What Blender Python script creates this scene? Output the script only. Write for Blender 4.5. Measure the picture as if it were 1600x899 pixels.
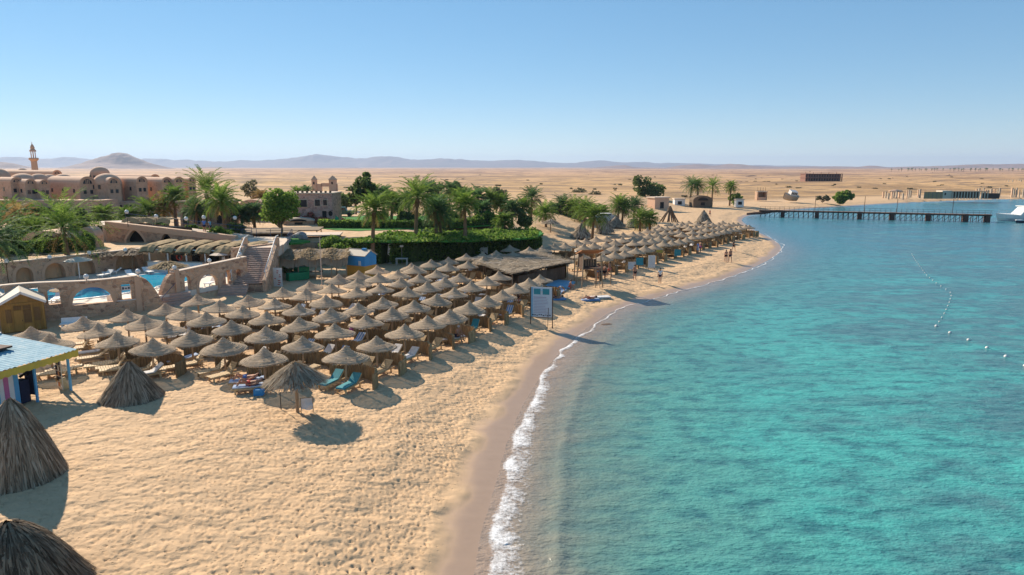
import bpy, bmesh, math, random
import numpy as np
from mathutils import Vector, Matrix, Quaternion

random.seed(7); np.random.seed(7)
R = math.radians
for o in list(bpy.data.objects): bpy.data.objects.remove(o)
scene = bpy.context.scene
COL = scene.collection

# ------------------------------------------------------------------ camera
CZ, F, PITCH = 13.0, 1067.0, math.atan(187.5 / 1067.0)
cam_d = bpy.data.cameras.new("camera"); cam = bpy.data.objects.new("camera", cam_d); COL.objects.link(cam)
cam.location = (0, 0, CZ); cam.rotation_euler = (math.pi / 2 - PITCH, 0, 0)
cam_d.sensor_width = 36.0; cam_d.lens = 36.0 * F / 1600.0; cam_d.clip_start = 0.5; cam_d.clip_end = 40000
scene.camera = cam

# ------------------------------------------------------------------ light
SUN_EL = R(29.5); SUN_AZ = R(-44.0)            # azimuth from +Y towards +X
sun_dir = Vector((math.sin(SUN_AZ) * math.cos(SUN_EL), math.cos(SUN_AZ) * math.cos(SUN_EL), math.sin(SUN_EL)))
world = bpy.data.worlds.new("World"); scene.world = world; world.use_nodes = True
wn = world.node_tree; wn.nodes.clear()
sky = wn.nodes.new("ShaderNodeTexSky"); sky.sky_type = 'NISHITA'; sky.sun_disc = False
sky.sun_elevation = SUN_EL; sky.sun_rotation = SUN_AZ
sky.air_density = 0.75; sky.dust_density = 0.0; sky.ozone_density = 5.0; sky.altitude = 0
bg = wn.nodes.new("ShaderNodeBackground"); bg.inputs["Strength"].default_value = 0.15
wo = wn.nodes.new("ShaderNodeOutputWorld")
gam = wn.nodes.new("ShaderNodeGamma"); gam.inputs[1].default_value = 0.53
hsv = wn.nodes.new("ShaderNodeHueSaturation"); hsv.inputs["Saturation"].default_value = 1.42; hsv.inputs["Hue"].default_value = 0.495
wn.links.new(sky.outputs[0], gam.inputs[0]); wn.links.new(gam.outputs[0], hsv.inputs["Color"])
wn.links.new(hsv.outputs[0], bg.inputs["Color"]); wn.links.new(bg.outputs[0], wo.inputs["Surface"])
sl = bpy.data.lights.new("sun", 'SUN'); sl.energy = 3.95; sl.angle = R(0.53); sl.color = (1.0, 0.88, 0.72)
so = bpy.data.objects.new("sun", sl); COL.objects.link(so)
so.rotation_euler = (-sun_dir).to_track_quat('-Z', 'Y').to_euler(); so.location = (-60, 60, 80)
vs = scene.view_settings; vs.view_transform = 'Standard'; vs.look = 'None'; vs.gamma = 1.0; vs.exposure = 1.0
vs.use_curve_mapping = False
scene.cycles.max_bounces = 6; scene.cycles.diffuse_bounces = 3; scene.cycles.glossy_bounces = 3
scene.cycles.transparent_max_bounces = 12; scene.cycles.volume_bounces = 1
scene.cycles.use_denoising = True

# ------------------------------------------------------------------ layout helpers (survey of the site)
cp, sp = math.cos(PITCH), math.sin(PITCH)
def ray(px, py):
    a, b = px - 800.0, 449.5 - py
    return Vector((a, F * cp + b * sp, -F * sp + b * cp))
def P(px, py, z=1.0):
    r = ray(px, py); t = (z - CZ) / r.z
    return Vector((r.x * t, r.y * t, z))
def Zat(px, py, Y):
    r = ray(px, py); return CZ + r.z / r.y * Y
def Xat(px, py, Y):
    r = ray(px, py); return r.x / r.y * Y

# ------------------------------------------------------------------ object helpers
def link(o, parent=None):
    COL.objects.link(o)
    if parent is not None: o.parent = parent
    return o
def tag(o, label, cat, group=None):
    o["label"] = label; o["category"] = cat
    if group: o["group"] = group
    return o
def thing(name, label, cat, loc=(0, 0, 0), rz=0.0, group=None, scale=1.0):
    o = bpy.data.objects.new(name, None); o.empty_display_size = 0.2
    o.location = loc; o.rotation_euler = (0, 0, rz); o.scale = (scale,) * 3
    link(o); return tag(o, label, cat, group)
def obj(name, me, parent=None, loc=None, rz=0.0):
    o = bpy.data.objects.new(name, me); link(o, parent)
    if loc is not None: o.location = loc
    if rz: o.rotation_euler = (0, 0, rz)
    return o
def struct(o, kind="structure"):
    o["kind"] = kind; return o
def dup(root, loc, rz=None, label=None, group=None, scale=None, cat=None):
    r = root.copy(); COL.objects.link(r); r.location = loc
    if rz is not None: r.rotation_euler = (0, 0, rz)
    if scale is not None: r.scale = (scale,) * 3 if not isinstance(scale, tuple) else scale
    if label: r["label"] = label
    if group: r["group"] = group
    if cat: r["category"] = cat
    for ch in list(root.children):
        c = ch.copy(); COL.objects.link(c); c.parent = r
        for g in list(ch.children):
            d = g.copy(); COL.objects.link(d); d.parent = c
    return r

class MB:
    """collects shapes for one mesh"""
    def __init__(s): s.v = []; s.f = []
    def add(s, vs, fs):
        n = len(s.v); s.v += [tuple(q) for q in vs]; s.f += [tuple(i + n for i in f) for f in fs]; return s
    def box(s, c, d, rz=0.0, rx=0.0, ry=0.0):
        hx, hy, hz = d[0] / 2, d[1] / 2, d[2] / 2
        m = Matrix.Rotation(rz, 3, 'Z') @ Matrix.Rotation(ry, 3, 'Y') @ Matrix.Rotation(rx, 3, 'X')
        vs = [m @ Vector((x, y, z)) + Vector(c) for z in (-hz, hz) for x, y in ((-hx, -hy), (hx, -hy), (hx, hy), (-hx, hy))]
        return s.add(vs, [(3, 2, 1, 0), (4, 5, 6, 7), (0, 1, 5, 4), (1, 2, 6, 5), (2, 3, 7, 6), (3, 0, 4, 7)])
    def hexa(s, b, t):
        return s.add(list(b) + list(t), [(3, 2, 1, 0), (4, 5, 6, 7), (0, 1, 5, 4), (1, 2, 6, 5), (2, 3, 7, 6), (3, 0, 4, 7)])
    def tube(s, pts, rad, n=8, cap=True):
        pts = [Vector(p) for p in pts]
        if not isinstance(rad, (list, tuple)): rad = [rad] * len(pts)
        vs = []; fs = []
        ref = None
        for i, p in enumerate(pts):
            d = (pts[min(i + 1, len(pts) - 1)] - pts[max(i - 1, 0)])
            if d.length < 1e-9: d = Vector((0, 0, 1))
            d.normalize()
            if ref is None: ref = Vector((1, 0, 0)) if abs(d.x) < 0.8 else Vector((0, 1, 0))
            a = (ref - d * ref.dot(d)).normalized(); ref = a; b = d.cross(a)
            for k in range(n):
                t = 2 * math.pi * k / n
                vs.append(p + (a * math.cos(t) + b * math.sin(t)) * rad[i])
        for i in range(len(pts) - 1):
            for k in range(n):
                k2 = (k + 1) % n
                fs.append((i * n + k, i * n + k2, (i + 1) * n + k2, (i + 1) * n + k))
        if cap:
            fs.append(tuple(range(n - 1, -1, -1))); fs.append(tuple(range((len(pts) - 1) * n, len(pts) * n)))
        return s.add(vs, fs)
    def lathe(s, prof, n=24, c=(0, 0, 0), wob=0.0, a0=0.0, a1=2 * math.pi, rnd=None):
        full = abs(a1 - a0 - 2 * math.pi) < 1e-6
        m = n if full else n + 1
        vs = []; fs = []
        for (r, z) in prof:
            for k in range(m):
                t = a0 + (a1 - a0) * k / n
                rr = r * (1 + (wob * rnd.uniform(-1, 1) if wob and rnd else 0))
                vs.append((c[0] + rr * math.cos(t), c[1] + rr * math.sin(t), c[2] + z))
        for i in range(len(prof) - 1):
            for k in range(n):
                k2 = (k + 1) % m
                fs.append((i * m + k, i * m + k2, (i + 1) * m + k2, (i + 1) * m + k))
        return s.add(vs, fs)
    def prism(s, poly, z0, z1):
        n = len(poly)
        vs = [(p[0], p[1], z0) for p in poly] + [(p[0], p[1], z1) for p in poly]
        fs = [tuple(range(n - 1, -1, -1)), tuple(range(n, 2 * n))] + [(i, (i + 1) % n, n + (i + 1) % n, n + i) for i in range(n)]
        return s.add(vs, fs)
    def quad(s, a, b, c, d): return s.add([a, b, c, d], [(0, 1, 2, 3)])
    def mesh(s, name, mat, smooth=False):
        me = bpy.data.meshes.new(name); me.from_pydata(s.v, [], s.f); me.materials.append(mat)
        if smooth: me.shade_smooth()
        me.update(); return me
    def build(s, name, mat, parent=None, smooth=False, loc=None, rz=0.0):
        return obj(name, s.mesh(name, mat, smooth), parent, loc, rz)

def np_mesh(name, V, Fq, mat, attrs=None, smooth=True):
    me = bpy.data.meshes.new(name)
    me.vertices.add(len(V)); me.vertices.foreach_set("co", np.asarray(V, np.float32).ravel())
    Fq = np.asarray(Fq, np.int32); k = Fq.shape[1]
    me.loops.add(Fq.size); me.loops.foreach_set("vertex_index", Fq.ravel())
    me.polygons.add(len(Fq)); me.polygons.foreach_set("loop_start", np.arange(0, Fq.size, k, dtype=np.int32))
    me.polygons.foreach_set("loop_total", np.full(len(Fq), k, np.int32))
    me.update(calc_edges=True)
    for an, av in (attrs or {}).items():
        a = me.attributes.new(an, 'FLOAT', 'POINT'); a.data.foreach_set("value", np.asarray(av, np.float32))
    me.materials.append(mat)
    if smooth: me.shade_smooth()
    return me

# ------------------------------------------------------------------ materials
def nodes(name):
    m = bpy.data.materials.new(name); m.use_nodes = True
    t = m.node_tree; b = t.nodes["Principled BSDF"]
    return m, t, b
def N(t, kind, **kw):
    n = t.nodes.new(kind)
    for k, v in kw.items():
        if k in n.inputs: n.inputs[k].default_value = v
        else: setattr(n, k, v)
    return n
def L(t, a, b): t.links.new(a, b)
def mixrgb(t, fac, a, b, blend='MIX'):
    n = t.nodes.new("ShaderNodeMix"); n.data_type = 'RGBA'; n.blend_type = blend
    for sock, val in ((n.inputs[0], fac), (n.inputs[6], a), (n.inputs[7], b)):
        if hasattr(val, 'links'): t.links.new(val, sock)
        elif isinstance(val, (int, float)): sock.default_value = val
        else: sock.default_value = (*val, 1.0)
    return n.outputs[2]
def ramp(t, fac, stops, interp='LINEAR'):
    n = t.nodes.new("ShaderNodeValToRGB"); cr = n.color_ramp; cr.interpolation = interp
    while len(cr.elements) < len(stops): cr.elements.new(0.5)
    for e, (p, c) in zip(cr.elements, stops):
        e.position = p; e.color = (*c, 1.0) if not isinstance(c, (int, float)) else (c, c, c, 1.0)
    t.links.new(fac, n.inputs[0]); return n.outputs[0]
def math_n(t, op, a, b=None, clamp=False):
    n = t.nodes.new("ShaderNodeMath"); n.operation = op; n.use_clamp = clamp
    for s, v in zip(n.inputs, (a, b)):
        if v is None: continue
        if hasattr(v, 'links'): t.links.new(v, s)
        else: s.default_value = v
    return n.outputs[0]
def coords(t, scale=(1, 1, 1), kind="Object"):
    tc = t.nodes.new("ShaderNodeTexCoord"); mp = t.nodes.new("ShaderNodeMapping")
    mp.inputs["Scale"].default_value = scale
    t.links.new(tc.outputs[kind], mp.inputs[0]); return mp.outputs[0]
def noise(t, vec, scale, detail=4, rough=0.6, out=0):
    n = N(t, "ShaderNodeTexNoise"); n.inputs["Scale"].default_value = scale
    n.inputs["Detail"].default_value = detail; n.inputs["Roughness"].default_value = rough
    t.links.new(vec, n.inputs["Vector"]); return n.outputs[out]
def bump(t, b, h, strength=0.5, dist=0.05):
    n = N(t, "ShaderNodeBump"); n.inputs["Strength"].default_value = strength; n.inputs["Distance"].default_value = dist
    t.links.new(h, n.inputs["Height"]); t.links.new(n.outputs[0], b.inputs["Normal"]); return n
def simple(name, c1, c2=None, scale=6.0, rough=0.8, bs=0.3, bd=0.02, stretch=(1, 1, 1), rnd=0.12, metal=0.0, spec=0.3, detail=5):
    m, t, b = nodes(name)
    if c2 is None: c2 = tuple(c * 0.72 for c in c1)
    v = coords(t, stretch); n = noise(t, v, scale, detail, 0.65)
    f = ramp(t, n, [(0.3, 0.0), (0.7, 1.0)])
    c = mixrgb(t, f, c1, c2)
    if rnd:
        oi = N(t, "ShaderNodeObjectInfo")
        k = N(t, "ShaderNodeMapRange"); k.inputs[3].default_value = 1 - rnd; k.inputs[4].default_value = 1 + rnd
        L(t, oi.outputs["Random"], k.inputs[0])
        hs = N(t, "ShaderNodeHueSaturation"); L(t, k.outputs[0], hs.inputs["Value"]); L(t, c, hs.inputs["Color"]); c = hs.outputs[0]
    L(t, c, b.inputs["Base Color"]); b.inputs["Roughness"].default_value = rough; b.inputs["Metallic"].default_value = metal
    b.inputs["Specular IOR Level"].default_value = spec
    if bs: bump(t, b, n, bs, bd)
    return m
def fibre(name, stops, rough=0.9, spec=0.1, bs=0.5):
    """dry leaves: every blade its own tone"""
    m, t, b = nodes(name); v = coords(t); n = noise(t, v, 3.0, 4); g = N(t, "ShaderNodeNewGeometry")
    f = math_n(t, 'ADD', math_n(t, 'MULTIPLY', g.outputs["Random Per Island"], 0.7), math_n(t, 'MULTIPLY', n, 0.3))
    L(t, ramp(t, f, stops), b.inputs["Base Color"]); b.inputs["Roughness"].default_value = rough; b.inputs["Specular IOR Level"].default_value = spec
    bump(t, b, noise(t, v, 22, 3), bs, 0.03); return m
def stone_mat(name, cols, mortar, scale=2.6, bs=0.7, rnd=0.0):
    m, t, b = nodes(name)
    v = coords(t, (1, 1, 1.35)); nz = noise(t, v, 3.0, 3, out=1)
    vv = mixrgb(t, 0.12, v, nz)
    vo = N(t, "ShaderNodeTexVoronoi"); vo.inputs["Scale"].default_value = scale; L(t, vv, vo.inputs["Vector"])
    ve = N(t, "ShaderNodeTexVoronoi", feature='DISTANCE_TO_EDGE'); ve.inputs["Scale"].default_value = scale; L(t, vv, ve.inputs["Vector"])
    sep = N(t, "ShaderNodeSeparateColor"); L(t, vo.outputs["Color"], sep.inputs[0])
    st = [(i / (len(cols) - 1), c) for i, c in enumerate(cols)]
    c = ramp(t, sep.outputs[0], st)
    big = noise(t, v, 0.35, 4); c = mixrgb(t, ramp(t, big, [(0.4, 0.0), (0.8, 0.3)]), c, mortar)
    e = ramp(t, ve.outputs["Distance"], [(0.02, 0.0), (0.10, 1.0)])
    c = mixrgb(t, e, mortar, c)
    fine = noise(t, v, 14, 4); c = mixrgb(t, 0.25, c, mixrgb(t, fine, (0.1, 0.08, 0.06), (0.9, 0.8, 0.7)), 'OVERLAY')
    L(t, c, b.inputs["Base Color"]); b.inputs["Roughness"].default_value = 0.9; b.inputs["Specular IOR Level"].default_value = 0.2
    h = math_n(t, 'ADD', e, math_n(t, 'MULTIPLY', fine, 0.4)); bump(t, b, h, bs, 0.06)
    return m
def leaf_mat(name, c1, c2, trans=0.48, scale=0.6, rnd=0.2):
    m, t, b = nodes(name)
    v = coords(t); n = noise(t, v, scale, 3); n2 = noise(t, v, scale * 9, 2)
    gi = N(t, "ShaderNodeNewGeometry").outputs["Random Per Island"]
    f = math_n(t, 'ADD', math_n(t, 'MULTIPLY', n, 0.55), math_n(t, 'MULTIPLY', gi, 0.45))
    c = mixrgb(t, ramp(t, f, [(0.25, 0.0), (0.75, 1.0)]), c1, c2)
    oi = N(t, "ShaderNodeObjectInfo")
    k = N(t, "ShaderNodeMapRange"); k.inputs[3].default_value = 1 - rnd; k.inputs[4].default_value = 1 + rnd
    L(t, oi.outputs["Random"], k.inputs[0])
    hs = N(t, "ShaderNodeHueSaturation"); L(t, k.outputs[0], hs.inputs["Value"]); L(t, c, hs.inputs["Color"]); c = hs.outputs[0]
    L(t, c, b.inputs["Base Color"]); b.inputs["Roughness"].default_value = 0.7; b.inputs["Specular IOR Level"].default_value = 0.12
    tr = N(t, "ShaderNodeBsdfTranslucent"); L(t, c, tr.inputs["Color"])
    mx = N(t, "ShaderNodeMixShader"); mx.inputs[0].default_value = trans
    L(t, b.outputs[0], mx.inputs[1]); L(t, tr.outputs[0], mx.inputs[2])
    L(t, mx.outputs[0], t.nodes["Material Output"].inputs["Surface"])
    return m

MT = {}
def through(m, t, b, c, tl, tp):
    """loosely woven material: part of the light is scattered through, a little passes the gaps"""
    a = N(t, "ShaderNodeBsdfTranslucent"); L(t, c, a.inputs["Color"]); x = N(t, "ShaderNodeBsdfTransparent")
    m1 = N(t, "ShaderNodeMixShader"); m1.inputs[0].default_value = tl; L(t, b.outputs[0], m1.inputs[1]); L(t, a.outputs[0], m1.inputs[2])
    m2 = N(t, "ShaderNodeMixShader"); m2.inputs[0].default_value = tp; L(t, m1.outputs[0], m2.inputs[1]); L(t, x.outputs[0], m2.inputs[2])
    L(t, m2.outputs[0], t.nodes["Material Output"].inputs["Surface"])
MT['straw'] = None
def make_straw():
    m, t, b = nodes("woven_straw")
    v = coords(t); n = noise(t, v, 9, 5); n2 = noise(t, v, 45, 2)
    oi = N(t, "ShaderNodeObjectInfo")
    c = ramp(t, n, [(0.3, (0.50, 0.385, 0.265)), (0.7, (0.68, 0.53, 0.375))])
    c = mixrgb(t, math_n(t, 'MULTIPLY', oi.outputs["Random"], 0.5), c, (0.57, 0.44, 0.31))
    c = mixrgb(t, 0.45, c, mixrgb(t, n2, (0.12, 0.12, 0.12), (0.85, 0.85, 0.85)), 'OVERLAY')
    wv = N(t, "ShaderNodeTexWave", wave_type='RINGS', rings_direction='Z'); wv.inputs["Scale"].default_value = 4.2; wv.inputs["Distortion"].default_value = 1.6; wv.inputs["Detail"].default_value = 3
    L(t, v, wv.inputs["Vector"]); c = mixrgb(t, math_n(t, 'MULTIPLY', ramp(t, wv.outputs["Fac"], [(0.0, 1.0), (0.45, 0.0)]), 0.55), c, (0.17, 0.12, 0.075))
    L(t, c, b.inputs["Base Color"]); b.inputs["Roughness"].default_value = 0.9; b.inputs["Specular IOR Level"].default_value = 0.1
    bump(t, b, math_n(t, 'ADD', math_n(t, 'ADD', n2, n), wv.outputs["Fac"]), 0.7, 0.03)
    through(m, t, b, c, 0.16, 0.15); return m
MT['straw'] = make_straw()
MT['thatch'] = fibre("dry_thatch", [(0.1, (0.12, 0.085, 0.055)), (0.45, (0.26, 0.19, 0.125)), (0.75, (0.36, 0.275, 0.19)), (0.95, (0.52, 0.42, 0.31))])
MT['thatch_dark'] = fibre("dark_thatch", [(0.1, (0.06, 0.042, 0.028)), (0.5, (0.15, 0.105, 0.07)), (0.9, (0.30, 0.22, 0.145))])
MT['thatch_gold'] = fibre("golden_thatch", [(0.1, (0.20, 0.13, 0.06)), (0.5, (0.36, 0.25, 0.13)), (0.9, (0.50, 0.37, 0.21))])
MT['thatch_grey'] = fibre("grey_palm_thatch", [(0.1, (0.14, 0.105, 0.075)), (0.45, (0.34, 0.265, 0.185)), (0.75, (0.46, 0.375, 0.275)), (0.95, (0.62, 0.53, 0.42))])
MT['thatch_loose'] = fibre("loose_thatch", [(0.1, (0.10, 0.075, 0.05)), (0.9, (0.30, 0.23, 0.16))]); _t = MT['thatch_loose'].node_tree; _c = N(_t, "ShaderNodeRGB"); _c.outputs[0].default_value = (0.3, 0.23, 0.16, 1); through(MT['thatch_loose'], _t, _t.nodes['Principled BSDF'], _c.outputs[0], 0.2, 0.42)
MT['thatch_palm'] = fibre("grey_palm_leaf", [(0.1, (0.16, 0.12, 0.085)), (0.45, (0.38, 0.30, 0.21)), (0.75, (0.50, 0.41, 0.30)), (0.95, (0.66, 0.57, 0.45))]); _t = MT['thatch_palm'].node_tree; _c = N(_t, "ShaderNodeRGB"); _c.outputs[0].default_value = (0.42, 0.33, 0.23, 1); through(MT['thatch_palm'], _t, _t.nodes['Principled BSDF'], _c.outputs[0], 0.25, 0.22)
MT['reed'] = simple("reed_windbreak", (0.420, 0.289, 0.149), (0.175, 0.123, 0.070), 9, 0.95, 0.7, 0.05, (1, 1, 0.25), rnd=0.25, spec=0.1)
MT['post'] = simple("weathered_post", (0.405, 0.284, 0.176), (0.257, 0.176, 0.108), 8, 0.85, 0.3, 0.02, (1, 1, 0.2), rnd=0.15)
MT['wood'] = simple("pale_lounger_wood", (0.627, 0.448, 0.241), (0.470, 0.325, 0.168), 6, 0.7, 0.2, 0.01, (0.3, 2, 2), rnd=0.15)
MT['wood_dark'] = simple("dark_wood", (0.17, 0.10, 0.06), (0.09, 0.055, 0.035), 6, 0.8, 0.3, 0.02, (1, 1, 0.3), rnd=0.15)
MT['shedwood'] = simple("varnished_plank", (0.42, 0.235, 0.06), (0.30, 0.155, 0.035), 5, 0.55, 0.3, 0.015, (2.5, 2.5, 0.35), rnd=0.22)
MT['shed_dark'] = simple("shaded_plank_dark", (0.22, 0.12, 0.04), (0.15, 0.08, 0.028), 5, 0.6, 0.3, 0.015, (2.5, 2.5, 0.35), rnd=0.15)
MT['white'] = simple("white_paint", (0.80, 0.78, 0.74), (0.70, 0.68, 0.64), 3, 0.5, 0.05, rnd=0.03)
MT['cream'] = simple("cream_paint", (0.62, 0.52, 0.40), (0.55, 0.45, 0.33), 3, 0.7, 0.1, rnd=0.05)
MT['blue'] = simple("sky_blue_paint", (0.12, 0.42, 0.68), (0.10, 0.36, 0.60), 3, 0.5, 0.05, rnd=0.05)
MT['hutblue'] = simple("hut_blue_paint", (0.055, 0.30, 0.60), (0.045, 0.25, 0.52), 2, 0.6, 0.1, rnd=0.03)
MT['hutyellow'] = simple("hut_ochre_paint", (0.58, 0.32, 0.055), (0.50, 0.26, 0.04), 2, 0.6, 0.1, rnd=0.03)
MT['yellow'] = simple("yellow_paint", (0.66, 0.50, 0.07), (0.50, 0.38, 0.07), 3, 0.5, 0.05, rnd=0.03)
MT['pink'] = simple("pink_paint", (0.60, 0.18, 0.34), (0.52, 0.15, 0.3), 3, 0.5, 0.05, rnd=0.05)
MT['teal'] = simple("teal_cushion", (0.06, 0.30, 0.34), (0.045, 0.24, 0.28), 3, 0.8, 0.2, 0.02, rnd=0.1)
MT['towel'] = simple("white_towel", (0.72, 0.69, 0.66), (0.58, 0.55, 0.53), 4, 0.95, 0.4, 0.03, rnd=0.08)
def stripes(name, c1, c2, sc):
    m, t, b = nodes(name); v = coords(t); w = N(t, "ShaderNodeTexWave", bands_direction='Y'); w.inputs["Scale"].default_value = sc; L(t, v, w.inputs["Vector"])
    L(t, mixrgb(t, ramp(t, w.outputs["Fac"], [(0.45, 0.0), (0.55, 1.0)]), c1, c2), b.inputs["Base Color"]); b.inputs["Roughness"].default_value = 0.95; bump(t, b, noise(t, v, 6, 4), 0.4, 0.03); return m
MT['bluetowel'] = stripes("blue_striped_towel", (0.10, 0.24, 0.50), (0.58, 0.60, 0.64), 1.6)
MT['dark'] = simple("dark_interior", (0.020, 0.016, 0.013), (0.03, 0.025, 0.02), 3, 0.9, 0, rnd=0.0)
MT['glass'] = simple("dark_glass", (0.03, 0.035, 0.045), (0.02, 0.025, 0.03), 3, 0.15, 0, rnd=0.1, spec=0.5)
MT['rust'] = simple("rusty_steel", (0.13, 0.065, 0.045), (0.07, 0.04, 0.03), 6, 0.85, 0.3, 0.02, rnd=0.2)
MT['metal'] = simple("painted_rail", (0.06, 0.09, 0.16), (0.05, 0.07, 0.12), 4, 0.4, 0, rnd=0.0, metal=0.2)
MT['greymetal'] = simple("grey_metal", (0.42, 0.42, 0.43), (0.33, 0.33, 0.34), 4, 0.4, 0, rnd=0.0, metal=0.5)
MT['orange'] = simple("orange_board", (0.56, 0.24, 0.10), (0.45, 0.19, 0.08), 4, 0.7, 0.1, rnd=0.0)
MT['red'] = simple("red_paint", (0.55, 0.07, 0.05), (0.46, 0.06, 0.04), 4, 0.5, 0.05, rnd=0.05)
MT['green_cloth'] = simple("green_tarp", (0.015, 0.26, 0.11), (0.01, 0.19, 0.08), 4, 0.6, 0.3, 0.05, rnd=0.05)
MT['stone'] = stone_mat("rubble_stone", [(0.572, 0.351, 0.221), (0.650, 0.429, 0.273), (0.325, 0.189, 0.130), (0.702, 0.481, 0.325), (0.468, 0.293, 0.189)], (0.650, 0.448, 0.299), 2.9)
MT['stone_dark'] = stone_mat("brown_rubble_stone", [(0.459, 0.290, 0.189), (0.540, 0.358, 0.243), (0.270, 0.169, 0.121), (0.594, 0.405, 0.270)], (0.486, 0.338, 0.230), 2.6)
MT['stone_house'] = stone_mat("purple_grey_stone", [(0.468, 0.280, 0.234), (0.572, 0.364, 0.299), (0.312, 0.195, 0.169), (0.650, 0.429, 0.351)], (0.598, 0.416, 0.338), 2.2)
MT['coping'] = simple("pale_coping", (0.713, 0.562, 0.432), (0.605, 0.464, 0.346), 4, 0.85, 0.2, 0.02, rnd=0.0)
MT['trim'] = simple("plaster_trim", (0.634, 0.415, 0.268), (0.561, 0.360, 0.232), 3, 0.85, 0.15, 0.02, rnd=0.0)
MT['plaster'] = simple("pink_plaster", (0.68, 0.43, 0.285), (0.59, 0.37, 0.245), 0.7, 0.9, 0.4, 0.05, rnd=0.04)
MT['deck'] = simple("pale_paving", (0.74, 0.66, 0.56), (0.66, 0.57, 0.47), 1.2, 0.8, 0.15, 0.02, rnd=0.0)
MT['step'] = simple("step_stone", (0.528, 0.372, 0.288), (0.408, 0.276, 0.210), 3, 0.85, 0.2, 0.02, rnd=0.15)
MT['trunk'] = simple("palm_trunk", (0.26, 0.165, 0.095), (0.15, 0.095, 0.055), 7, 0.95, 0.8, 0.05, (1, 1, 2.2), rnd=0.15, spec=0.1)
MT['bark'] = simple("bark", (0.21, 0.15, 0.10), (0.12, 0.085, 0.055), 7, 0.95, 0.6, 0.04, rnd=0.1, spec=0.1)
MT['frond'] = leaf_mat("palm_frond", (0.075, 0.155, 0.022), (0.22, 0.29, 0.06))
MT['frond_blue'] = leaf_mat("blue_green_frond", (0.042, 0.11, 0.042), (0.16, 0.24, 0.085))
MT['frond_dry'] = leaf_mat("dry_frond", (0.24, 0.165, 0.06), (0.36, 0.25, 0.10))
MT['leaf'] = leaf_mat("tree_leaf", (0.07, 0.15, 0.022), (0.23, 0.31, 0.06))
MT['leaf_dark'] = leaf_mat("dark_leaf", (0.06, 0.11, 0.032), (0.19, 0.245, 0.075))
MT['leaf_grey'] = leaf_mat("grey_green_leaf", (0.105, 0.11, 0.06), (0.17, 0.155, 0.09))
MT['hedge'] = leaf_mat("hedge_leaf", (0.065, 0.15, 0.02), (0.25, 0.345, 0.07), 0.5)
MT['bougain'] = leaf_mat("bougainvillea", (0.10, 0.13, 0.04), (0.58, 0.13, 0.14), 0.4)
MT['lawn'] = simple("lawn_grass", (0.065, 0.24, 0.045), (0.05, 0.17, 0.03), 2.5, 0.9, 0.6, 0.06, rnd=0.0, spec=0.1)
MT['skin'] = simple("tanned_skin", (0.46, 0.23, 0.14), (0.40, 0.19, 0.115), 6, 0.6, 0, rnd=0.2)
MT['hair'] = simple("dark_hair", (0.04, 0.025, 0.018), (0.06, 0.04, 0.025), 10, 0.7, 0.2, rnd=0.3)
MT['navy'] = simple("navy_cloth", (0.03, 0.035, 0.075), (0.02, 0.025, 0.05), 6, 0.9, 0.2, rnd=0.0)
MT['black'] = simple("black_cloth", (0.02, 0.02, 0.022), (0.012, 0.012, 0.014), 6, 0.9, 0.2, rnd=0.0)
MT['bluecloth'] = simple("blue_cloth", (0.12, 0.26, 0.60), (0.10, 0.2, 0.5), 6, 0.9, 0.2, rnd=0.1)
MT['pinkcloth'] = simple("pink_cloth", (0.62, 0.14, 0.40), (0.52, 0.12, 0.34), 6, 0.9, 0.2, rnd=0.0)
MT['concrete'] = simple("concrete", (0.42, 0.36, 0.29), (0.34, 0.29, 0.23), 3, 0.9, 0.3, 0.03, rnd=0.05)

# ------------------------------------------------------------------ shoreline and terrain
def dense(poly, step=1.0, closed=False):
    """Catmull-Rom through the given points"""
    p = [np.array(q[:2], float) for q in poly]; out = []
    for i in range(len(p) - 1):
        a, b, c, d = p[max(i - 1, 0)], p[i], p[i + 1], p[min(i + 2, len(p) - 1)]
        n = max(2, int(np.linalg.norm(c - b) / step))
        for k in range(n):
            s = k / n
            out.append(0.5 * ((2 * b) + (-a + c) * s + (2 * a - 5 * b + 4 * c - d) * s * s + (-a + 3 * b - 3 * c + d) * s ** 3))
    out.append(p[-1]); return np.array(out)
shore_px = [(765, 899), (770, 850), (783, 795), (797, 740), (806, 700), (819, 662), (832, 632), (852, 597), (878, 560), (905, 530), (935, 508), (962, 489),
            (1005, 475), (1050, 461), (1095, 449), (1140, 436), (1180, 420), (1208, 406), (1224, 393), (1222, 382), (1205, 371), (1186, 362),
            (1172, 353), (1162, 344), (1172, 337.5), (1192, 333.5), (1230, 329), (1280, 325), (1340, 321.5), (1410, 317.5), (1500, 314.5), (1600, 312)]
sh = [P(x, y, 0.0) for x, y in shore_px]
shore_pts = [(-6, -40), (-3.6, -10), (-1.6, 8)] + [(q.x, q.y) for q in sh] + [(330, 278), (480, 286), (760, 300), (1400, 330), (4000, 380), (12000, 500)]
SH = dense(shore_pts, 1.2)
far_mask = SH[:, 0] > 400
SH = np.vstack([SH[~far_mask], SH[far_mask][::12], SH[-1:]])
sea_poly = np.vstack([SH, [[12000, -3000], [-6, -3000]]])
def seg_dist(pts, line, chunk=4000):
    a = line[:-1]; b = line[1:]; ab = b - a; l2 = (ab ** 2).sum(1) + 1e-12
    out = np.empty(len(pts))
    for i in range(0, len(pts), chunk):
        p = pts[i:i + chunk]
        ap = p[:, None, :] - a[None]
        t = np.clip((ap * ab).sum(2) / l2, 0, 1)
        d = ap - t[..., None] * ab
        out[i:i + chunk] = np.sqrt((d ** 2).sum(2).min(1))
    return out
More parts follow.
